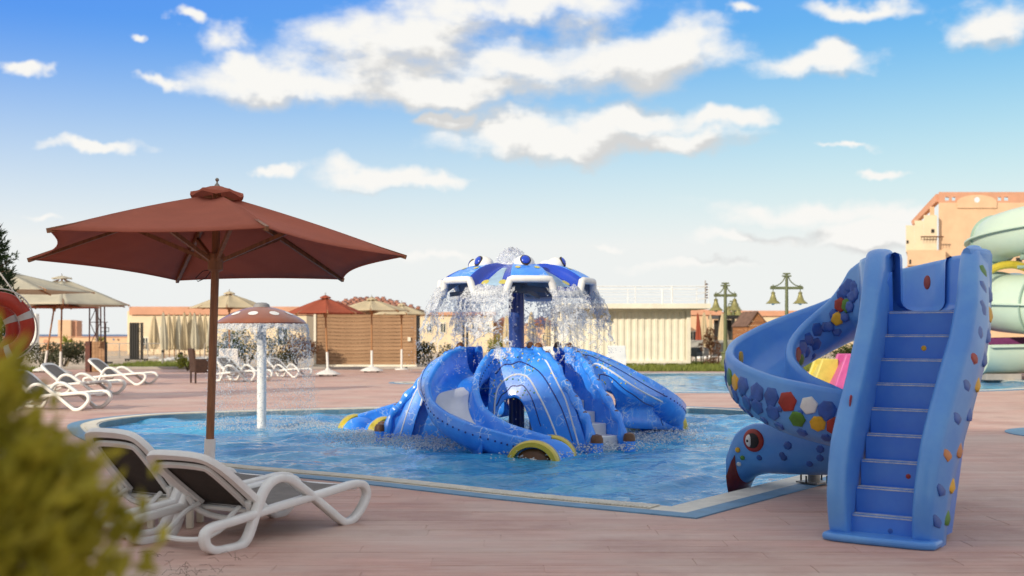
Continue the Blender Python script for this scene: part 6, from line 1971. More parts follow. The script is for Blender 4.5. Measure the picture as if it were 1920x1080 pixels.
# right pink parapet buildings
Yr = 88.0
b3 = thing('low_building', 'low peach building with pink parapet between container and green lamp posts', 'building', (X(1320, Yr), Yr, 0))
block(b3, X(1285, Yr), X(1349, Yr), Yr, 0, Z(592, Yr), 6, m_plaster)
block(b3, X(1285, Yr) - 0.1, X(1353, Yr), Yr - 0.15, Z(591, Yr), Z(580.5, Yr), 6.4, m_parapet, 'parapet')
window(b3, X(1292, Yr), X(1306, Yr), Yr, 0.5, Z(621, Yr)); window(b3, X(1338, Yr), X(1345, Yr), Yr, Z(624, Yr), Z(607, Yr))
b4 = thing('low_building', 'long low peach building with pink parapet behind the blue spiral slide', 'building', (X(1480, Yr), Yr + 3, 0))
block(b4, X(1392, Yr), X(1700, Yr), Yr + 3, 0, Z(594, Yr + 3), 7, m_plaster_y)
block(b4, X(1392, Yr), X(1700, Yr), Yr + 2.85, Z(593, Yr + 3), Z(582.5, Yr + 3), 7.3, m_parapet, 'parapet')
for u in (1460, 1510, 1560, 1610): window(b4, X(u, Yr), X(u + 14, Yr), Yr + 3, 0.7, Z(610, Yr))
# dark pergola between them
pg = thing('dark_pergola', 'dark flat pergola roof between the two peach buildings', 'pergola', (X(1372, 75), 75, 0))
q = MB(); q.box((0, 2, Z(594, 75)), (X(1398, 75) - X(1349, 75), 4, 0.2)); q.build('roof', m_black, pg, smooth=False)
q = MB(); q.box((0.2, 3.8, Z(594, 75) / 2), (X(1396, 75) - X(1356, 75), 0.1, Z(594, 75) - 0.3)); q.build('back_panel', m_dark, pg, smooth=False)
for x_ in (-0.75, 0.1, 0.8):
    q = MB(); q.box((x_, 0.15, Z(594, 75) / 2), (0.14, 0.14, Z(594, 75) - 0.2)); q.build('post', m_black, pg, smooth=False)
# little wooden hut with gable roof
Yg = 58.0
gh = thing('small_wooden_hut', 'small brown wooden hut with gable roof right of the green lamp', 'hut', (X(1409, Yg), Yg, 0), R(0))
gx = [X(u, Yg) - gh.location.x for u in (1383, 1402, 1441)]
ze, zp = Z(611, Yg), Z(585.5, Yg)
m_plk2 = mat('orange_brown_plank', (0.34, 0.15, 0.06), 0.7, 0.16, 3, 0.3, 30, stretch=(0.35, 0.35, 5), rnd=0.12, col2=(0.20, 0.085, 0.035))
npk = 11
apx = (gx[1] + gx[2]) / 2 - 0.05
for k in range(npk):
    z0 = ze * 0 + zp * k / npk; z1 = zp * (k + 1) / npk - 0.012
    def half(z):
        if z <= ze: return gx[1], gx[2]
        f = (z - ze) / (zp - ze); return gx[1] + (apx - gx[1]) * f, gx[2] + (apx - gx[2]) * f
    a0, b0 = half(z0); a1, b1_ = half(z1)
    if b1_ - a1 < 0.05: a1, b1_ = apx - 0.03, apx + 0.03
    q = MB(); q.extr([(a0, 0, z0), (b0, 0, z0), (b1_, 0, z1), (a1, 0, z1)], (0, 1, 0), 0.05); q.build('plank', m_plk2, gh, smooth=False)
    if z1 < ze + 0.1:
        q = MB(); q.extr([(gx[0], 1.2, z0), (gx[1] - 0.01, 0.0, z0), (gx[1] - 0.01, 0.0, z1), (gx[0], 1.2, z1)], (0.6, 0.5, 0), 0.05); q.build('plank', m_plk2, gh, smooth=False)
q = MB(); q.add([(gx[0] - 0.1, 1.1, ze - 0.04), (gx[1] - 0.05, -0.12, ze - 0.04), (apx, -0.12, zp + 0.04), (apx - (gx[1] - gx[0]), 1.1, zp + 0.02), (gx[2] + 0.06, -0.12, ze - 0.06), (gx[2], 1.3, ze - 0.06)], [(0, 1, 2, 3), (2, 4, 5, 3)])
q.build('roof', mat('brown_roof_felt', (0.17, 0.10, 0.075), 0.85, 0.2, 5, 0.3, 30), gh, smooth=False, solid=0.05)
# tall building at right
Yt = 80.0
b5 = thing('tall_building', 'tall peach and cream hotel block behind the green water slide', 'building', (X(1850, Yt), Yt, 0))
zt5 = Z(360, Yt)
block(b5, X(1760, Yt), X(2150, Yt), Yt, 0, Z(380, Yt), 16, m_plaster, 'wall', True)
# parapet with openings: built as bands around square holes
xs0 = X(1760, Yt); m_p = m_parapet
zb0, zb1 = Z(380, Yt), zt5
holes = [(1772, 1779), (1785, 1791), (1871, 1877), (1883, 1890)]
xprev = xs0
for (u0, u1) in holes:
    block(b5, xprev, X(u0, Yt), Yt, zb0, zb1, 0.4, m_p, 'parapet', True); 
    block(b5, X(u0, Yt), X(u1, Yt), Yt + 0.003, Z(369.5, Yt), zb1, 0.39, m_p, 'parapet', True); block(b5, X(u0, Yt), X(u1, Yt), Yt + 0.003, zb0, Z(376, Yt), 0.39, m_p, 'parapet', True)
    xprev = X(u1, Yt)
block(b5, xprev, X(2150, Yt), Yt, zb0, zb1, 0.4, m_p, 'parapet', True)
# arched gable plate with round opening
cxu = X(1831, Yt) - b5.location.x; zc = Z(376, Yt); q = MB(); NN = 40
outer = []; rad_o = (X(1870, Yt) - X(1795, Yt)) / 2; zlow = Z(382, Yt)
for k in range(NN):
    c, s_ = math.cos(2 * PI * k / NN), math.sin(2 * PI * k / NN)
    outer.append((cxu + rad_o * c, zlow + (Z(365.5, Yt) - zlow) * max(0, s_) ** 0.8) if s_ > 0 else (cxu + rad_o * c, zlow - 0.3))
hole = [(cxu + 0.2 * math.cos(2 * PI * k / NN), zc + 0.05 + 0.2 * math.sin(2 * PI * k / NN)) for k in range(NN)]
vs = [(x, -0.06, z) for x, z in outer] + [(x, -0.06, z) for x, z in hole]
q.add(vs, [(k, (k + 1) % NN, NN + (k + 1) % NN, NN + k) for k in range(NN)]); q.build('gable_plate', m_plaster, b5, smooth=False, solid=0.06)
q = MB(); q.cyl((cxu, -0.07, zc + 0.05), (cxu, -0.02, zc + 0.05), 0.2, None, 24); q.build('round_window', mat('pale_sky_glass', (0.7, 0.76, 0.82), 0.1, 0.05), b5)
# stepped cream wing to the left
for (u0, u1, vt) in ((1693, 1709, 424), (1709, 1726, 415), (1726, 1751, 405)):
    block(b5, X(u0, Yt) + 0.005, X(u1, Yt), Yt - 0.6, Z(473, Yt), Z(vt, Yt), 5, m_plaster_y, 'stepped_wall', True)
block(b5, X(1751, Yt) + 0.005, X(1760, Yt) - 0.005, Yt + 0.8, 0, Z(385, Yt), 12, m_plaster, 'recess_wall', True)
block(b5, X(1690, Yt), X(1761, Yt) - 0.005, Yt - 1.2, Z(500, Yt), Z(471, Yt), 6, m_plaster, 'balcony_front', True)
block(b5, X(1695, Yt), X(1759, Yt), Yt - 0.3, 0, Z(500, Yt) - 0.01, 6, m_plaster, 'lower_wall', True)
q = MB(); q.extr([(X(1750, Yt) - b5.location.x, 4, Z(404, Yt)), (X(1761, Yt) - b5.location.x, 0.2, Z(363, Yt)), (X(1761, Yt) - b5.location.x, 0.2, Z(378, Yt)), (X(1752, Yt) - b5.location.x, 4, Z(412, Yt))], (1, 0, 0), 0.3); q.build('sloped_parapet', m_parapet, b5, smooth=False)
window(b5, X(1740, Yt), X(1746, Yt), Yt - 0.6, Z(438, Yt), Z(431, Yt), False, m_dark)
window(b5, X(1754, Yt), X(1757.5, Yt), Yt + 0.8, Z(428, Yt), Z(420, Yt), False, m_dark)
window(b5, X(1754, Yt), X(1759, Yt), Yt + 0.8, Z(454, Yt), Z(446, Yt), False, m_dark)
window(b5, X(1905, Yt), X(1916, Yt), Yt, Z(497, Yt), Z(483, Yt), False, m_dark)
q = MB(); q.cyl((X(1718, Yt) - b5.location.x, -0.9, Z(446, Yt)), (X(1760, Yt) - b5.location.x, -0.9, Z(446, Yt)), 0.05, None, 6)
for k in range(8):
    x_ = X(1719 + 5.5 * k, Yt) - b5.location.x
    q.cyl((x_, -0.9, Z(453, Yt)), (x_, -0.9, Z(446, Yt)), 0.02, None, 5)
q.build('balcony_rail', m_oct_brown, b5)
window(b5, X(1694, Yt), X(1698, Yt), Yt - 0.6, Z(458, Yt), Z(452, Yt), False, m_dark); window(b5, X(1693.5, Yt), X(1697, Yt), Yt - 1.2, Z(497, Yt), Z(489, Yt), False, m_dark)
# unseen building behind the camera, added and sized to shade the near deck
b6 = thing('shading_block', 'unseen peach building added behind the camera to shade the near deck', 'building', (-30, -24, 0))
q = MB(); q.box((0, -4, 10.1), (30, 8, 20.2)); q.build('wall', m_plaster, b6, smooth=False)
q = MB(); q.box((0, -4, 20.35), (30.4, 8.4, 0.3)); q.build('parapet', m_parapet, b6, smooth=False)
for fl in range(6):
    for k in range(8):
        window(b6, -30 + b6.location.x * 0 - 13 + 3.5 * k, -30 - 13 + 3.5 * k + 1.4, -23.9, 1 + 3.2 * fl, 2.7 + 3.2 * fl, False)
        
# sea wall, small tower
Yw = 92.0
sw = thing('sea_wall', 'long low beige wall along the sea behind the left fence', 'wall', (X(160, Yw), Yw, 0))
block(sw, X(-60, Yw), X(600, Yw), Yw, 0, Z(632.5, Yw), 0.5, m_plaster, 'wall_face')
block(sw, X(-60, Yw), X(600, Yw), Yw - 0.06, Z(632.4, Yw), Z(630.8, Yw), 0.62, m_parapet, 'coping')
for u, v, r_, mm in ((86, 641, 0.2, m_parapet), (134.5, 637, 0.09, m_oct_brown), (213, 636.5, 0.09, mat('blue_sign', (0.12, 0.25, 0.45))), (222, 637, 0.09, m_oct_brown)):
    q = MB(); q.cyl((X(u, Yw) - sw.location.x, -0.03, Z(v, Yw)), (X(u, Yw) - sw.location.x, 0.0, Z(v, Yw)), r_, None, 12 if r_ > .1 else 4); q.build('vent', mm, sw, smooth=False)
tw_ = thing('small_tower', 'small square peach tower on the sea wall', 'tower', (X(125, 96), 96, 0))
block(tw_, X(108.5, 96), X(133, 96), 96, 0, Z(600, 96), 1.4, m_plaster)
block(tw_, X(133, 96) + 0.005, X(141.5, 96), 96.3, 0, Z(601, 96), 1.2, m_parapet, 'side')
pw = thing('white_pillar', 'narrow white pillar beside the red life ring', 'pillar', (X(64, 60), 60, 0))
block(pw, X(56, 60), X(68, 60), 60, 0, Z(588, 60), 0.4, m_white, 'shaft')

# ================================================================== RAILING FENCE (left)
Yf = 62.0
fx0, fx1 = X(64, Yf), X(420, Yf)
fe_ = thing('railing_fence', 'metal railing with cross-patterned panels in front of the sea wall', 'fence', (fx0, Yf, 0))
m_fpan = mat('pale_panel_paint', (0.62, 0.48, 0.33), 0.8, 0.08, 4)
zt_ = Z(644, Yf)
q = MB(); q.box(((fx1 - fx0) / 2, 0, zt_), (fx1 - fx0, 0.06, 0.05)); q.build('top_rail', m_conc, fe_, smooth=False)
q = MB(); q.box(((fx1 - fx0) / 2, 0, 0.12), (fx1 - fx0, 0.04, 0.04)); q.build('bottom_rail', m_conc, fe_, smooth=False)
x_ = 0.0; k = 0
while x_ < fx1 - fx0:
    q = MB(); q.box((x_, 0, zt_ / 2), (0.05, 0.06, zt_)); q.build('post', m_black if k % 2 else m_conc, fe_, smooth=False)
    q = MB()
    for (a, b) in (((0.12, 0.2), (0.62, zt_ - 0.12)), ((0.62, 0.2), (0.12, zt_ - 0.12)), ((0.12, 0.2), (0.12, zt_ - 0.12)), ((0.62, 0.2), (0.62, zt_ - 0.12)), ((0.12, 0.2), (0.62, 0.2)), ((0.12, zt_ - 0.12), (0.62, zt_ - 0.12)), ((0.12, 0.45), (0.37, 0.2)), ((0.37, zt_ - 0.12), (0.62, 0.5))):
        q.cyl((x_ + a[0], 0, a[1]), (x_ + b[0], 0, b[1]), 0.013, None, 5)
    q.build('cross_panel', m_fpan, fe_)
    x_ += 0.75; k += 1

# ================================================================== STEEL MAST WITH WOODEN BOX
m_rust = mat('red_lead_steel', (0.17, 0.05, 0.035), 0.6, 0.25, 8, 0.1, 40, col2=(0.05, 0.03, 0.03))
Ys = 41.0
ms_ = thing('lattice_mast', 'rusty red lattice steel mast rising behind the cream parasol', 'mast', (X(182, Ys), Ys, 0))
mw, md_ = 0.19, 0.19
zt_ = Z(560, Ys)
for sx in (-1, 1):
    for sy in (-1,) if sx < 0 else (-1, 1):
        q = MB(); q.cyl((sx * mw * 1.1, sy * md_, 0.0), (sx * mw, sy * md_, zt_), 0.025, None, 8); q.build('leg', m_rust, ms_)
nz_ = 2
for k in range(nz_):
    z0, z1 = 0.9 + (zt_ - 0.9) * k / nz_, 0.9 + (zt_ - 0.9) * (k + 1) / nz_
    for sy in (-1,):
        q = MB(); q.cyl((-mw, sy * md_, z0), (mw, sy * md_, z1), 0.014, None, 6); q.build('brace', m_rust, ms_)
        q = MB(); q.cyl((mw, sy * md_, z0), (-mw, sy * md_, z1), 0.014, None, 6); q.build('brace', m_rust, ms_)
    if k % 2 == 0:
        q = MB(); q.cyl((-mw, -md_, z1), (mw + 0.25, -md_, z1), 0.014, None, 6); q.build('brace', m_rust, ms_)
q = MB(); q.cyl((0, 0, 0), (0, 0, zt_), 0.055, None, 10); q.build('inner_pipe', m_conc, ms_)
bxw = thing('wooden_box', 'weathered wooden box post at the foot of the steel mast', 'box', (X(191, Ys), Ys - 0.35, 0))
for k in range(4):
    q = MB(); q.box((-0.165 + 0.11 * k, 0, 0.53), (0.102, 0.04, 1.04)); q.build('plank', m_plk, bxw, smooth=False)
q = MB(); q.box((0, 0.16, 0.52), (0.42, 0.26, 1.0)); q.build('core', m_dark, bxw, smooth=False)
cbx = thing('control_cabinet', 'narrow dark rusty cabinet left of the wooden box post', 'cabinet', (X(172, Ys), Ys - 0.3, 0))
q = MB(); q.box((0, 0, 0.53), (0.17, 0.22, 1.06)); q.build('body', m_rust, cbx, smooth=False, bevel=0.01)
q = MB(); q.box((0.15, 0.05, 0.45), (0.1, 0.16, 0.9)); q.build('side_box', m_black, cbx, smooth=False, bevel=0.01)
# sports stand behind the mast
hs = thing('thin_stand', 'thin black stand with a square bracket behind the steel mast', 'stand', (X(198, 52), 52, 0))
q = MB(); q.cyl((0, 0, 0.05), (0, 0, Z(605, 52)), 0.03, None, 8); q.build('shaft', m_black, hs)
q = MB(); q.box((0, 0, 0.05), (0.5, 0.4, 0.08)); q.build('base', m_black, hs, smooth=False)
q = MB()
for a, b in (((-.2, 1.42), (.15, 1.42)), ((-.2, 1.6), (.15, 1.6)), ((-.2, 1.42), (-.2, 1.6)), ((.15, 1.42), (.15, 1.6))): q.cyl((a[0], -.03, a[1]), (b[0], -.03, b[1]), 0.018, None, 6)
q.build('bracket', m_black, hs)
# tall black rack on wheels
Yk = 57.0
rk = thing('black_rack', 'tall black wheeled rack standing left of the folded parasols', 'rack', (X(256, Yk), Yk, 0))
zk_ = Z(605, Yk)
for u in (246, 250, 254, 258, 266):
    q = MB(); q.box((X(u, Yk) - rk.location.x, 0, zk_ / 2 + 0.06), (0.075 if u != 266 else 0.05, 0.3, zk_ - 0.12)); q.build('upright', m_black, rk, smooth=False)
for v in (607, 617, 621, 640, 660):
    q = MB(); q.box((X(262, Yk) - rk.location.x, 0.0, Z(v, Yk)), (0.26, 0.06, 0.03)); q.build('rung', m_black, rk, smooth=False)
q = MB(); q.box((0, 0, 0.09), (1.0, 0.5, 0.05)); q.build('base', m_black, rk, smooth=False)
for s_ in (-1, 1):
    for t_ in (-1, 1):
        q = MB(); q.cyl((s_ * 0.45, t_ * 0.2 - 0.02, 0.04), (s_ * 0.45, t_ * 0.2 + 0.02, 0.04), 0.04, None, 10); q.build('wheel', m_dark, rk)
# bollards
for u, vb, vt, lb in ((305, 685, 657, 'left one of two dark bollards by the lawn'), (340, 692, 661, 'right one of two dark bollards by the lawn')):
    p = G(u, vb); o = thing('bollard', lb, 'bollard', tuple(p))
    q = MB(); q.cyl((0, 0, 0), (0, 0, Z(vt, p.y) - 0.05), 0.05, None, 10); q.build('shaft', m_conc, o)
    q = MB(); q.ball((0, 0, Z(vt, p.y) - 0.04), 0.065, None, 10, 8); q.build('cap', m_black, o)
# black posts behind octopus
for u, lb in ((869, 'left one of two black posts seen through the octopus water'), (876, 'right one of two black posts seen through the octopus water')):
    o = thing('black_post', lb, 'post', (X(u, 56), 56, 0)); z_ = Z(605, 56)
    q = MB(); q.box((0, 0, z_ / 2), (0.11, 0.11, z_)); q.build('shaft', m_black, o, smooth=False)
    q = MB(); q.box((-0.06, 0, z_ + 0.02), (0.3, 0.14, 0.06)); q.build('cap', m_black, o, smooth=False)

# ================================================================== CHAIRS
m_wick = mat('brown_wicker', (0.075, 0.035, 0.022), 0.7, 0.25, 30, 0.6, 90)
def armchair(nm, label, loc, rz, m_, s=1.0, group=None):
    root = thing(nm, label, 'chair', loc, rz, group)
    q = MB(); q.box((0, 0, 0.36 * s), (0.56 * s, 0.56 * s, 0.14 * s)); q.build('seat', m_, root, bevel=0.02)
    q = MB(); q.box((0, 0.27 * s, 0.62 * s), (0.58 * s, 0.06 * s, 0.62 * s), M=Matrix.Rotation(R(-8), 3, 'X')); q.build('backrest', m_, root, bevel=0.02)
    for sx in (-1, 1):
        q = MB(); q.box((sx * 0.29 * s, 0.0, 0.46 * s), (0.06 * s, 0.56 * s, 0.36 * s)); q.build('armrest', m_, root, bevel=0.02)
        for sy in (-1, 1):
            q = MB(); q.box((sx * 0.27 * s, sy * 0.25 * s, 0.15 * s), (0.04 * s, 0.04 * s, 0.30 * s)); q.build('leg', m_, root, smooth=False)
    return root
pc = G(380, 718)
armchair('wicker_chair', 'dark brown wicker armchair left of the mushroom fountain', (pc.x, pc.y, 0), R(118), m_wick, 1.0)
p = G(388, 712); armchair('white_chair', 'white plastic chair behind the brown wicker armchair', (p.x + 0.35, p.y + 1.2, 0), R(190), m_white, 0.95)
m_cushion = mat('grey_cushion', (0.36, 0.35, 0.33), 0.85, 0.1, 5)
m_dgrey = mat('dark_grey_weave', (0.09, 0.10, 0.11), 0.8, 0.15, 20)
for u, Y, rz, m_, lb in ((1299, 52.5, 60, m_dgrey, 'dark grey armchair just right of the container'), (1311, 54, 150, m_cushion, 'pale grey armchair behind the dry shrub'), (1351, 53, 170, m_cushion, 'pale grey armchair left of the lamp base'), (1363, 54.5, 190, m_cushion, 'pale grey armchair right behind the lamp base'), (1376, 53.5, 200, m_cushion, 'pale grey armchair at the right end by the blue slide')):
    armchair('armchair', lb, (X(u, Y), Y, 0), R(rz), m_, 1.12)
p = G(1155, 700); armchair('white_chair', 'white plastic chair in front of the container', (p.x, p.y, 0), R(180), m_white, 1.0)
p = G(1030, 705); armchair('white_chair', 'white plastic chair seen behind the octopus steps', (p.x, p.y, 0), R(170), m_white, 1.0)

# ================================================================== SPLASH SLIDES IN THE FAR POOL
m_yp = mat('bright_yellow_panel', (0.62, 0.50, 0.10), 0.4, 0.08, 5); m_pk = mat('magenta_panel', (0.52, 0.09, 0.28), 0.4, 0.08, 5); m_wp = mat('white_panel', (0.74, 0.74, 0.68), 0.4, 0.05, 5)
for (u0, u1, v0, v1, m_, lb, Y) in ((1527, 1571, 673, 716, m_yp, 'yellow kiddie slide block at the far pool', 29.6), (1569, 1621, 664, 722, m_pk, 'magenta kiddie slide block at the far pool', 28.9), (1598, 1640, 667, 726, m_wp, 'white kiddie slide block at the far pool', 28.3)):
    o = thing('kiddie_slide', lb, 'water slide', (X((u0 + u1) / 2, Y), Y, -0.1))
    w = (u1 - u0) * Y / F_PX; h = Z(v0, Y) + 0.1
    q = MB()
    q.extr([(-w * 0.62, 0, 0), (w * 0.5, 0, 0), (w * 0.5, 0, h), (-w * 0.18, 0, h), (-w * 0.5, 0, h * 0.35)], (0, 1, 0), 0.12); q.build('side_panel', m_, o, bevel=0.03)
    q = MB(); q.extr([(-w * 0.62, 0.75, 0), (w * 0.5, 0.75, 0), (w * 0.5, 0.75, h), (-w * 0.18, 0.75, h), (-w * 0.5, 0.75, h * 0.35)], (0, 1, 0), 0.12); q.build('side_panel', m_, o, bevel=0.03)
    q = MB(); q.extr([(-w * 0.6, 0.375, 0.05), (w * 0.3, 0.375, 0.05), (w * 0.3, 0.375, h * 0.8), (-w * 0.1, 0.375, h * 0.8)], (0, 1, 0), 0.62); q.build('chute', m_, o, smooth=False)
    q = MB(); q.extr([(w * 0.18, -0.065, 0.06), (w * 0.34, -0.065, 0.06), (w * 0.40, -0.065, h * 0.62), (w * 0.24, -0.065, h * 0.62)], (0, 1, 0), 0.02); q.build('recess', m_, o, smooth=False)

# ================================================================== GREEN SPIRAL WATER SLIDE
m_mint = mat('mint_gelcoat', (0.50, 0.62, 0.52), 0.4, 0.07, 1.0, 0.04, 8, coat=0.2, col2=(0.46, 0.58, 0.48))
m_mint_in = mat('mint_underside', (0.30, 0.42, 0.36), 0.5, 0.08, 1.0)
gs = thing('spiral_water_slide', 'pale mint green spiral water slide at the right edge', 'water slide', (18.0, 36, 0))
def gpath(a0, a1, z0, z1, Rr, n=60):
    return [Vector((Rr * math.cos(R(a0 + (a1 - a0) * k / n)), Rr * math.sin(R(a0 + (a1 - a0) * k / n)), z0 + (z1 - z0) * k / n)) for k in range(n + 1)]
def half_tube(r_, a0, a1, n=16, thick=0.05):
    o_ = [(r_ * math.cos(R(a0 + (a1 - a0) * k / n)), r_ * math.sin(R(a0 + (a1 - a0) * k / n))) for k in range(n + 1)]
    i_ = [((r_ - thick) * math.cos(R(a1 + (a0 - a1) * k / n)), (r_ - thick) * math.sin(R(a1 + (a0 - a1) * k / n))) for k in range(n + 1)]
    return o_ + i_
def coil(path, r_, nm, cover=True, seams=3):
    q = MB(); q.sweep(path, half_tube(r_, 180, 360)); lower = q.build(nm, m_mint, gs, sharp=50)
    # flange
    for s_ in (-1, 1):
        q = MB(); q.sweep(path, [(s_ * (r_ - 0.03), -0.03), (s_ * (r_ + 0.14), -0.03), (s_ * (r_ + 0.14), 0.02), (s_ * (r_ - 0.03), 0.02)]); q.build('flange', m_mint, lower, smooth=True, sharp=40)
    if cover:
        q = MB(); q.sweep(path, half_tube(r_ * 0.97, 0, 180)); q.build('cover', m_mint, lower, sharp=50)
    n = len(path)
    for k in range(seams):
        i = int((k + 0.5) / seams * (n - 1))
        q = MB(); L_ = path[i:i + 2]
        L_ = [L_[0], L_[0].lerp(L_[1], 0.3)]
        q.sweep(L_, half_tube(r_ + 0.06, 180, 360, 16, 0.1) if not cover else [((r_ + 0.05) * math.cos(2 * PI * t / 32), (r_ + 0.05) * math.sin(2 * PI * t / 32)) for t in range(32)], caps=True)
        q.build('joint_ring', m_mint_in, lower, sharp=50)
    return lower
# top coil, middle coil, run-out trough
c_top = coil(gpath(150, 330, 4.15, 5.0, 3.0), 0.72, 'upper_coil', True, 4)
# rounded bulge of the middle coil
c_mid = coil(gpath(120, 300, 2.45, 1.9, 2.9), 0.90, 'middle_coil', True, 3)
lowp = [Vector((x, -2.2 + 0.02 * x, 1.05 + 0.02 * x)) for x in np.linspace(-4.6, 3, 24)]
q = MB(); q.sweep(lowp, half_tube(0.80, 180, 360)); c_low = q.build('runout_trough', m_mint, gs, sharp=50)
for s_ in (-1, 1):
    q = MB(); q.sweep(lowp, [(s_ * 0.77, -0.03), (s_ * 0.92, -0.03), (s_ * 0.92, 0.02), (s_ * 0.77, 0.02)]); q.build('flange', m_mint, c_low)
m_pur = mat('purple_trough', (0.20, 0.045, 0.16), 0.4, 0.1, 5); m_ytr = mat('ochre_trough', (0.60, 0.36, 0.05), 0.4, 0.1, 5)
pth = [Vector((x, 0.4, 1.15 + 0.02 * x)) for x in np.linspace(-5, 3, 20)]
q = MB(); q.sweep(pth, half_tube(0.62, 170, 370)); q.build('purple_trough', m_pur, gs, sharp=50)
yth = [Vector((x, 2.2, 1.62 + 0.24 * (x + 5))) for x in np.linspace(-6.2, 1.5, 20)]
q = MB(); q.sweep(yth, half_tube(0.6, 175, 365)); q.build('ochre_trough', m_ytr, gs, sharp=50)
yb = [Vector((-3.0 + 1.0 * math.cos(R(a)), -0.7, 2.55 + 0.85 * math.sin(R(a)))) for a in range(15, 175, 8)]
q = MB(); q.tube(yb, 0.12, 10); q.build('yellow_hoop', m_oct_yel, gs)
# steel under the coils
q = MB()
for z_ in (3.55,):
    q.cyl((-2.9, -1.2, z_ + 0.05), (2, -1.2, z_ + 0.05), 0.09, None, 8)
q.build('support_beam', m_mint_in, gs)
for a, b in (((-2.9, -1.2, 3.6), (-2.3, -1.4, 3.85)), ((-2.7, -1.2, 3.2), (-1.6, -1.2, 3.9)), ((-2.0, -1.2, 3.55), (-1.2, -1.3, 4.1)), ((-3.0, -1.2, 3.3), (-1.9, -1.2, 3.3))):
    q = MB(); q.cyl(a, b, 0.05, None, 8); q.build('support_strut', m_mint_in, gs)
q = MB(); q.cyl((-0.2, 0, 0), (-0.2, 0, 6), 0.25, None, 18); q.build('column', m_mint_in, gs)
fo = Vector((X(1865, 34) - 18, -2.2, 0))
q = MB(); q.box(fo + Vector((0, 0, 0.09)), (1.0, 0.9, 0.18)); q.build('footing', m_conc, gs, smooth=False, bevel=0.01)
q = MB(); q.cyl(fo + Vector((0, 0, 0.1)), fo + Vector((0, 0, 0.6)), 0.12, None, 10); q.build('foot_post', m_black, gs)

# ================================================================== PLANTS IN THE DISTANCE
m_g1 = leafmat('hedge_leaf', (0.085, 0.12, 0.03), (0.03, 0.05, 0.015)); m_g2 = leafmat('grey_green_leaf', (0.13, 0.13, 0.07), (0.05, 0.055, 0.03)); m_g3 = leafmat('lime_leaf', (0.30, 0.32, 0.04), (0.14, 0.17, 0.02)); m_g4 = leafmat('dry_brown_leaf', (0.24, 0.11, 0.06), (0.11, 0.055, 0.03))
def shrub(nm, label, loc, rx, ry, h, m_, n=900, ls=0.09, cat='shrub', lobes=6, seed=1, z0=0.0):
    r_ = random.Random(seed); root = thing(nm, label, cat, loc)
    q = MB()
    for k in range(4):
        a = r_.uniform(0, 6.28); q.cyl((0, 0, 0), (math.cos(a) * rx * 0.4, math.sin(a) * ry * 0.4, z0 + h * 0.6), 0.03, 0.012, 6)
    q.build('stem', m_stem, root)
    lob = [(Vector((r_.uniform(-.65, .65) * rx, r_.uniform(-.65, .65) * ry, z0 + h * r_.uniform(0.25, 0.78))), r_.uniform(0.35, 0.55)) for _ in range(lobes)]
    q = MB()
    for k in range(n):
        c, s_ = r_.choice(lob)
        d_ = Vector((r_.gauss(0, 1), r_.gauss(0, 1), r_.gauss(0, 1))).normalized()
        p = c + Vector((d_.x * rx * s_, d_.y * ry * s_, d_.z * h * s_ * 0.55)) * r_.random() ** 0.35
        if p.z < 0.03: p.z = 0.03 + r_.random() * 0.1
        t_ = Vector((r_.gauss(0, 1), r_.gauss(0, 1), r_.gauss(0.3, 1))).normalized()
        leaf(q, p, t_, ls * r_.uniform(0.7, 1.4), ls * 0.28, r_)
    q.build('foliage', m_, root, smooth=False, fix=False)
    return root
for i, (u, Y, rx, h, lb, m_) in enumerate([(425, 44, 0.75, 1.5, 'dark shrub left of the mushroom water curtain', m_g1), (463, 45, 1.0, 1.35, 'dark green shrub behind the mushroom fountain, left of its post', m_g1), (512, 45, 1.0, 1.4, 'dark grey-green shrub behind the mushroom fountain post', m_g2), (556, 45, 0.95, 1.3, 'brownish shrub behind the right part of the mushroom water', m_g4)]):
    shrub('shrub', lb, (X(u, Y), Y, 0), rx, 0.8, h, m_, 1300, 0.10, seed=30 + i)
shrub('shrub', 'grey-green shrub at the foot of the cream parasol poles', (X(120, 46), 46, 0), 1.2, 0.7, 1.15, m_g2, 1600, 0.10, seed=41)
shrub('shrub', 'dark flowering shrub beside the red life ring', (X(80, 45), 45, 0), 0.9, 0.7, 1.1, m_g2, 1200, 0.10, seed=42)
shrub('hedge', 'green hedge behind the hole of the blue spiral slide', (X(1592, 52), 52, 0), 2.0, 0.7, 0.95, m_g1, 2200, 0.10, 'hedge', 12, seed=43)
shrub('shrub', 'small green shrub beside the right dark bollard', (X(352, 42), 42, 0), 0.45, 0.4, 0.6, m_g3, 500, 0.08, seed=44)
shrub('shrub', 'dark low shrub left of the octopus under the hut corner', (X(812, 47), 47, 0), 1.0, 0.6, 1.1, m_g2, 1200, 0.1, seed=48)
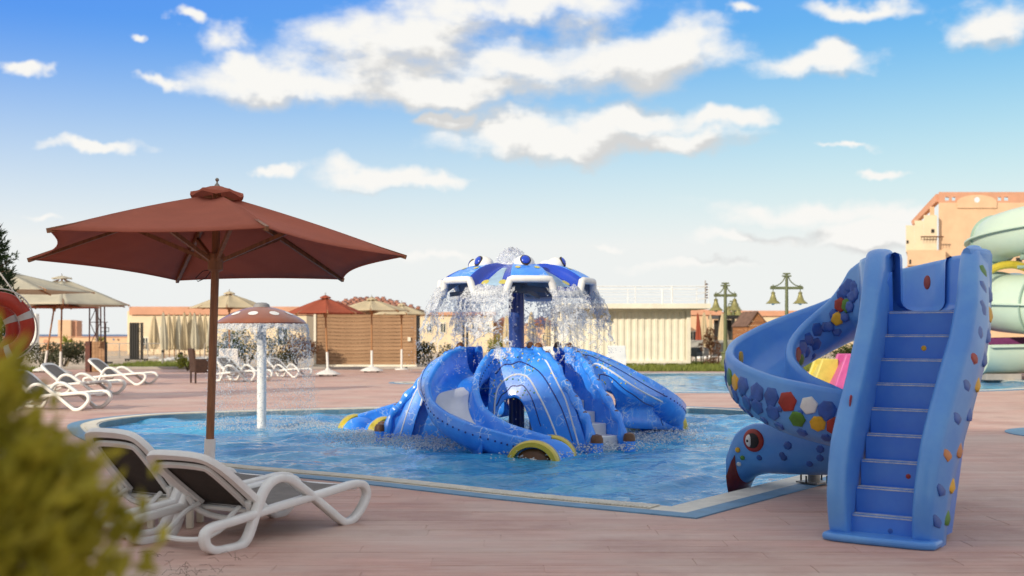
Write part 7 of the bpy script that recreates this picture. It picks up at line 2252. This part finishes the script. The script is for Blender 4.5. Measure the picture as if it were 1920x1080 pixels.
shrub('conical_bush', 'lime green cone bush behind the octopus', (X(929, 52), 52, 0), 0.42, 0.42, 1.35, m_g3, 1500, 0.08, 'bush', 9, seed=45)
dsh = thing('topiary_shrub', 'brown dried cloud-pruned shrub in front of the armchairs', 'shrub', (X(1331, 47.5), 47.5, 0))
q = MB(); q.tube([(0, 0, 0), (0.05, 0, 0.45), (-0.04, 0, 0.8), (0.02, 0, 1.4)], 0.035, 7); q.build('stem', m_stem, dsh)
r_ = random.Random(8)
for (dx, z_, s_) in ((0.0, 1.40, 0.17), (-0.12, 1.15, 0.14), (0.16, 1.05, 0.16), (-0.22, 0.82, 0.22), (0.22, 0.78, 0.22), (0.02, 0.9, 0.15), (0.2, 0.5, 0.2), (-0.05, 0.16, 0.25), (0.2, 0.12, 0.2)):
    q = MB()
    for k in range(150):
        d_ = Vector((r_.gauss(0, 1), r_.gauss(0, 1), r_.gauss(0, .8))).normalized()
        leaf(q, Vector((dx, 0, z_)) + d_ * s_ * r_.random() ** 0.4, (d_ + Vector((0, 0, .4))).normalized(), 0.08, 0.022, r_)
    q.build('leaf_pad', m_g4, dsh, smooth=False, fix=False)
# young palms by the fence
for (u, vb, vt, lb, Y) in ((124, 690, 632, 'small palm with a bent pale trunk behind the parasol poles', 48), (188, 676, 630, 'small palm behind the steel mast', 56)):
    o = thing('palm_tree', lb, 'tree', (X(u, Y), Y, 0)); zt_ = Z(vt + 10, Y)
    q = MB(); q.tube(catmull([(0.0, 0, 0), (0.12, 0, zt_ * 0.35), (-0.05, 0, zt_ * 0.7), (0.05, 0, zt_)], 5), 0.05, 8, scale=lambda f: 1 - 0.4 * f); q.build('trunk', mat('pale_palm_trunk', (0.42, 0.34, 0.23), 0.9, 0.2, 12, 0.3, 40), o)
    q = MB()
    for k in range(26):
        a = r_.uniform(0, 6.28); e_ = r_.uniform(-.2, 1.2); ln = r_.uniform(0.3, 0.5)
        d_ = Vector((math.cos(a) * math.cos(e_), math.sin(a) * math.cos(e_), math.sin(e_)))
        leaf(q, Vector((0.05, 0, zt_)), d_, ln, 0.03, r_)
    q.build('crown', m_g3, o, smooth=False, fix=False)
